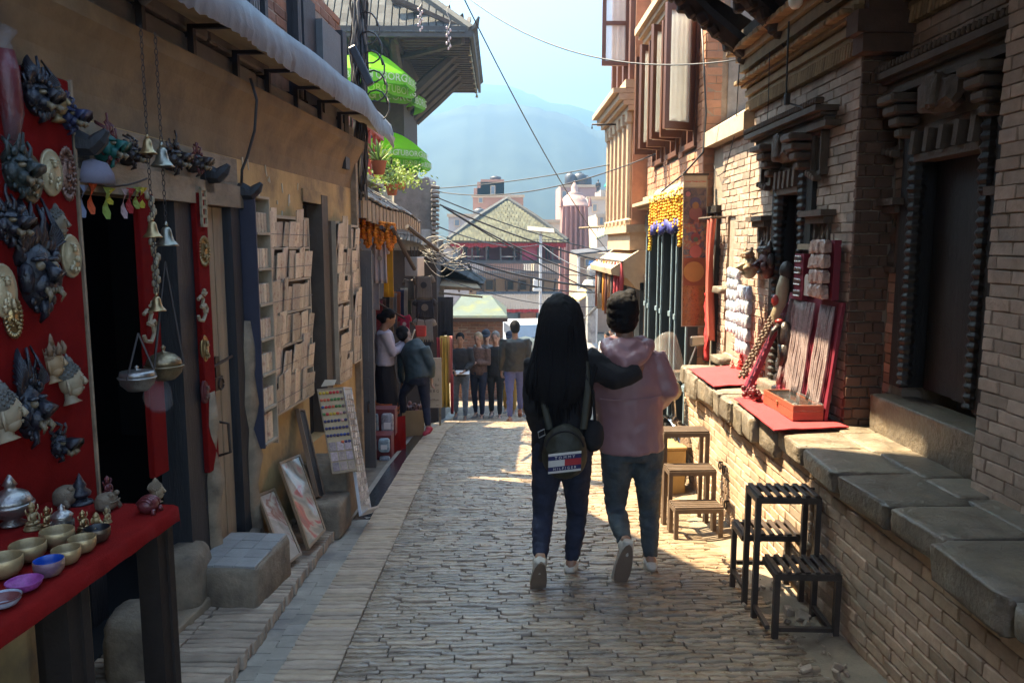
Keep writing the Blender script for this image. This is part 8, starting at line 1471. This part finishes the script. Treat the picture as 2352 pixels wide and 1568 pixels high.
house('apartment_block', 'brownish block behind the shrine tower carrying black tanks', 1288, 1372, 425, 66, mat('mauve_brick_far', (.33, .2, .17), .9, .12, 3), ((1292, 1300, 440, 455),), steps=())
house('apartment_block', 'grey and cream terrace block right of the shrine tower', 1350, 1432, 452, 58, M_CON, ((1362, 1370, 470, 485), (1395, 1402, 470, 490), (1410, 1418, 470, 490)), steps=((1380, 1430, 436),)); house('apartment_block', 'cream block below the grey terrace at the right', 1372, 1440, 492, 52, M_CREF, ((1398, 1404, 500, 520), (1378, 1384, 500, 515)))
house('low_house', 'pale low house with a white roof between cafe and shrine tower', 1228, 1300, 505, 54, M_CREF, ((1252, 1262, 515, 525),)); house('low_house', 'grey house behind the left slope of the cafe roof', 1030, 1110, 492, 56, M_CON, ((1045, 1055, 505, 518),)); house('brick_row', 'brown brick house at the right behind the stone shrine', 1330, 1440, 582, 36, mat('brown_brick_far', (.33, .22, .15), .9, .15, 5), ((1395, 1412, 592, 612), (1345, 1362, 596, 610)), depth=5)
house('brick_row', 'brown house filling the gap behind the hut and cafe', 960, 1080, 560, 44, M_CON, ((1000, 1012, 580, 600), (1040, 1052, 580, 600)), depth=5)
for k, (x, y, w, h, Yt, lb) in enumerate(((1138, 412, 13, 9, 63, 'black water tank on top of the orange block'), (1312, 425, 13, 28, 67, 'left tall black water tank behind the shrine dome'), (1334, 424, 16, 27, 67.5, 'middle black water tank behind the shrine dome'), (1350, 428, 12, 24, 68, 'right black water tank behind the shrine dome'), (1100, 500, 14, 22, 57, 'dark tank left of the cafe roof'))):
    p = at(x, y, Yt); s = Yt / 1750; t = thing('water_tank', lb, 'water tank', (p.x, Yt + 1, p.z)); mb = MB(); mb.lathe([(w * s * .9, 0), (w * s, h * s * .05), (w * s, h * s * .8), (w * s * .5, h * s), (w * s * .2, h * s * 1.05)], (0, 0, 0), 12); mb.build('tank', M_TNK, t, smooth=True); mb = MB(); mb.lathe([(w * s * .3, h * s * 1.0), (w * s * .3, h * s * 1.1)], (0, 0, 0), 8); mb.build('lid', M_TNK, t)
gu = thing('rooftop_umbrella', 'teal green umbrella on the far right terrace', 'umbrella', tuple(at(1416, 427, 57))); mb = MB(); mb.lathe([(0, .62), (.4, .5), (.8, .2), (.95, -.05)], (0, 0, 0), 10); mb.build('canopy', mat('teal_canvas', (.0, .32, .22), .7, .1, 3, 0, sub=.4), gu); mb = MB(); mb.tube([(0, 0, -.9), (0, 0, .6)], .03, 6); mb.build('pole', M_IRON, gu)
J = local_pose(.03); p = at(1370, 436, 60); person('person', 'tiny person in dark clothes on the far rooftop terrace', J, .75, M_SKIN, M_BJ, M_CHA, M_GRS, M_HAIR, vox=.06, par_loc=(p.x, 59, at(1370, 452, 59).z), face=False)
# right side of the square: tin roofs, small stone shrine, yellow awning, car
tr_ = thing('corrugated_awning', 'corrugated tin awning frame sticking out near the gallery end', 'awning', tuple(at(1400, 530, 17))); 
for k in range(9): mb = MB(); mb.tube([at(1372 + 6 * k, 548 - 2.4 * k, 17), at(1378 + 6 * k, 524 - 2.0 * k, 18.5)], .03, 5); Wb(mb, 'corrugation', mat('pale_green_tin', (.34, .36, .28), .7), tr_)
mb = MB(); mb.tube([at(1330, 524, 16.5), at(1440, 518, 16)], .025, 6); Wb(mb, 'pole', M_OLDW, tr_)
tn = thing('tin_shelter', 'long tin roofed shelter at the right of the square', 'shelter', (at(1390, 700, 27).x, 27, gz(27))); a, b = at(1322, 586, 27), at(1460, 572, 27); mb = MB(); mb.prism([a, b, b + V((0, 2, .1)), a + V((0, 2, .1))], (0, 0, .06)); Wb(mb, 'roof', M_LEAD, tn)
for x in (1330, 1372, 1420): p = at(x, 590, 27); mb = MB(); mb.tube([(p.x, 27.1, gz(27)), (p.x, 27.1, p.z)], .05, 6); Wb(mb, 'post', simple('white_post', (.5, .48, .44)), tn)
mb = MB(); mb.cbox(at(1362, 612, 27.2), (.3, .2, .4), .02); Wb(mb, 'blue_sign', simple('pale_blue_sign', (.12, .25, .5)), tn)
ss = thing('stone_shrine', 'small carved stone pillar shrine between the two walkers', 'shrine', (at(1358, 770, 23).x, 23, gz(23))); x = at(1358, 700, 23).x; z0, z1 = gz(23), at(1358, 640, 23).z; mb = MB(); mb.lathe([(.45, z0), (.45, z0 + .3), (.36, z0 + .35), (.36, z0 + .6), (.2, z0 + .7), (.28, z0 + .95), (.16, z0 + 1.1), (.16, z1 - .3), (.3, z1 - .2), (.22, z1 - .05), (.1, z1)], (x, 23, 0), 8); Wb(mb, 'pillar', M_GPL, ss); mb = MB(); stone(mb, (x, 23, z1 + .18), (.3, .3, .4), 4, .6, .2); Wb(mb, 'statue', M_GPL, ss); mb = MB(); mb.bx(x - .7, x + .7, 22.5, 23.7, z0 - .05, z0 + .18); Wb(mb, 'plinth', M_UBR, ss)
br = thing('brick_platform', 'red brick stepped platform seen between the couple', 'platform', (at(1365, 790, 20).x, 20, gz(20))); x = at(1365, 770, 20).x
for k in range(5): mb = MB(); mb.bx(x - .6 + .05 * k, x + .7, 20 + .15 * k, 21.5, gz(20) + .18 * k, gz(20) + .18 * (k + 1) - .004); Wb(mb, 'step', M_UBR, br)
ya = thing('yellow_awning', 'pale yellow canvas awning beyond the long haired walker', 'awning', tuple(at(1333, 678, 24))); mb = MB(); mb.prism([at(1305, 686, 24), at(1330, 692, 23.6), at(1362, 672, 24), at(1335, 664, 24.8)], (0, 0, .04)); Wb(mb, 'canvas', mat('pale_yellow_canvas', (.6, .47, .2), .8, .1, 4, .1, sub=.3), ya); mb = MB(); mb.tube([at(1305, 770, 24), at(1395, 680, 22)], .04, 6); Wb(mb, 'slanting_pole', M_GREYW, ya)
ob = thing('open_parasol', 'cream parasol partly hidden behind the walking man', 'parasol', tuple(at(1207, 800, 17))); mb = MB(); mb.lathe([(0, .28), (.3, .2), (.62, -.1)], (0, 0, 0), 8); mb.build('canopy', mat('cream_canvas', (.6, .52, .36), .8, .1, 4, .1, sub=.3), ob); mb = MB(); mb.tube([(0, 0, -1.4), (0, 0, .25)], .02, 6); mb.build('pole', M_IRON, ob)
car = thing('parked_car', 'white car parked in the square behind the walking man', 'car', (at(1216, 800, 27).x, 27, gz(27) - .02), R(8)); car.matrix_basis = car.matrix_basis @ Matrix.Diagonal((.9, 1, .8, 1)); M_WH = simple('white_car_paint', (.65, .66, .68), .25); mb = MB(); mb.prism([(-.8, -1.6, .3), (-.8, 1.6, .3), (-.8, 1.6, 1.7), (-.8, -.6, 1.75), (-.8, -1.1, 1.2), (-.8, -1.6, 1.0)], (1.6, 0, 0)); mb.build('body', M_WH, car); mb = MB(); mb.prism([(-.7, -1.13, 1.22), (.7, -1.13, 1.22), (.65, -.66, 1.7), (-.65, -.66, 1.7)], (0, -.03, .02)); mb.build('windscreen', simple('blue_tinted_glass', (.03, .05, .09), .3), car)
for e in (-1, 1):
    mb = MB(); mb.bx(e * .815 - .01, e * .815 + .01, -.5, 1.3, 1.15, 1.6); mb.build('side_window', MATS['blue_tinted_glass'], car); mb = MB(); mb.ball((e * .6, -1.6, .85), (.14, .05, .1), 8); mb.build('headlight', MATS['lamp_glass'], car)
    for y in (-1.05, 1.05): mb = MB(); mb.lathe([(0, -.1), (.3, -.1), (.32, 0), (.3, .1), (0, .1)], (e * .75, y, .32), 14, ry(R(90))); mb.build('wheel', M_TYR, car)
for k, (x, lb, c_) in enumerate(((1392, 'person in white glimpsed right of the brick platform', (.6, .58, .55)), (1402, 'person in dark clothes far right behind the brick platform', (.1, .09, .12)))): q = onroad(x, 21 + k); person('person', lb, local_pose(.06), .95, M_SKIN, cloth('far_top_%d' % k, c_), M_CHA, M_GRS, M_HAIR, vox=.04, par_loc=tuple(q), rot=R(150), face=False)
# ================================================================== overhead wires
M_WIRE = simple('dark_wire', (.04, .04, .045), .6); M_WWIRE = simple('white_cable', (.36, .34, .29), .6)
W_ = [('long thin wire crossing the sky from the top centre to the right', (1062, -10, 7), (1460, 640, 16), .006, .35), ('sky wire sagging from the top centre to the brick house', (1075, -5, 9), (1700, 137, 6.2), .007, .28), ('wire from the tiled house across the hill to the gallery bay', (1003, 433, 12.8), (1420, 374, 11.4), .008, .05), ('wire dipping from the tiled house before the orange block', (1003, 440, 12.8), (1510, 352, 9), .008, .22), ('wire from the tiled house to the shrine side', (1000, 452, 12.8), (1440, 588, 15), .01, .1), ('heavy wire falling from the tiled house across the cafe roof', (1010, 470, 12.6), (1440, 612, 14), .014, .1), ('second heavy wire parallel to the first across the cafe roof', (1015, 472, 12.6), (1430, 655, 13), .014, .15), ('third wire falling steeply past the cafe balcony', (1018, 475, 12.6), (1360, 668, 14), .012, .05), ('wire bundle along the cafe lower floor', (1050, 590, 13), (1440, 662, 13), .018, .12), ('wire under the bundle along the cafe lower floor', (1052, 600, 13), (1440, 668, 13.2), .012, .2), ('pale wire across the cafe railing', (1010, 585, 12.6), (1440, 632, 14), .008, .12), ('thin wire above the hut roof', (1020, 640, 13), (1430, 700, 15), .007, .2), ('wire between the house corner and the lamp pole', (1005, 520, 12.8), (1242, 560, 26), .012, .2), ('wire from the lamp pole to the gallery end', (1242, 560, 26), (1440, 640, 13), .012, .2)]
for (lb, a, b, r, s) in W_: cable('overhead_wire', lb, [at(*a), at(*b)], r, M_WIRE, 'wire', s, 22)
ct = thing('cable_tangle', 'tangle of pale loose cables coiled beside the tiled house', 'cables', tuple(at(1010, 590, 12.4))); g = random.Random(77)
for i in range(20):
    x0, y0 = 966 + g.uniform(-8, 30), 572 + g.uniform(-22, 22); x1, y1 = 1045 + g.uniform(-30, 40), 596 + g.uniform(-35, 28); d = g.uniform(8, 45); mb = MB(); mb.tube([at(x0 + (x1 - x0) * q / 9, y0 + (y1 - y0) * q / 9 + d * math.sin(q / 9 * math.pi) * (1 if i % 3 else -.6), 12.3 + g.uniform(0, .1)) for q in range(10)], g.uniform(.004, .008), 4); Wb(mb, 'cable', M_WWIRE if i % 3 else M_WIRE, ct, smooth=True)
for i in range(3): c_ = at(1000 + 18 * i, 560 + 8 * i, 12.3); mb = MB(); mb.tube([c_ + V((.2 * math.cos(a), .03 * a / 6, .12 * math.sin(a))) for a in [q * .45 for q in range(16)]], .007, 4); Wb(mb, 'cable_loop', M_WWIRE, ct, smooth=True)
cable('wall_bracket', 'thin iron bracket sticking out of the gallery bay against the hill', [at(1424, 286, 10.6), at(1360, 286, 10.6), at(1360, 296, 10.6)], .012, M_IRON, 'bracket')
for (x, y0, y1, lb) in ((1030, -10, 112, 'string of tiny lights dangling right in front of the temple eaves'), (965, 0, 70, 'string of tiny lights dangling left in front of the temple roof')):
    t = thing('light_string', lb, 'string lights', tuple(at(x, y0, 9))); mb = MB(); mb.tube([at(x + 4 * math.sin(q * 1.3), y0 + (y1 - y0) * q / 12, 9) for q in range(13)], .004, 4); Wb(mb, 'wire', M_WWIRE, t)
    for q in range(9): mb = MB(); mb.ball(at(x + 5 * math.sin(q * 2.1), y1 - 6 * q, 9), (.012, .012, .02), 5); Wb(mb, 'bulb', simple('pinkish_bulb', (.6, .5, .5), .4), t)
# ================================================================== haze over the valley
mb = MB(); mb.bx(-560, 560, -12, 765, -14, 152)
hz = mb.build('haze', [], None); hz['kind'] = 'stuff'
m = bpy.data.materials.new('haze'); m.use_nodes = True; t = m.node_tree; t.nodes.clear()
o = t.nodes.new('ShaderNodeOutputMaterial'); pv = t.nodes.new('ShaderNodeVolumePrincipled'); t.links.new(pv.outputs[0], o.inputs['Volume'])
pv.inputs['Color'].default_value = (.33, .64, 1, 1); pv.inputs['Density'].default_value = .0029; pv.inputs['Anisotropy'].default_value = .67
hz.data.materials.append(m)
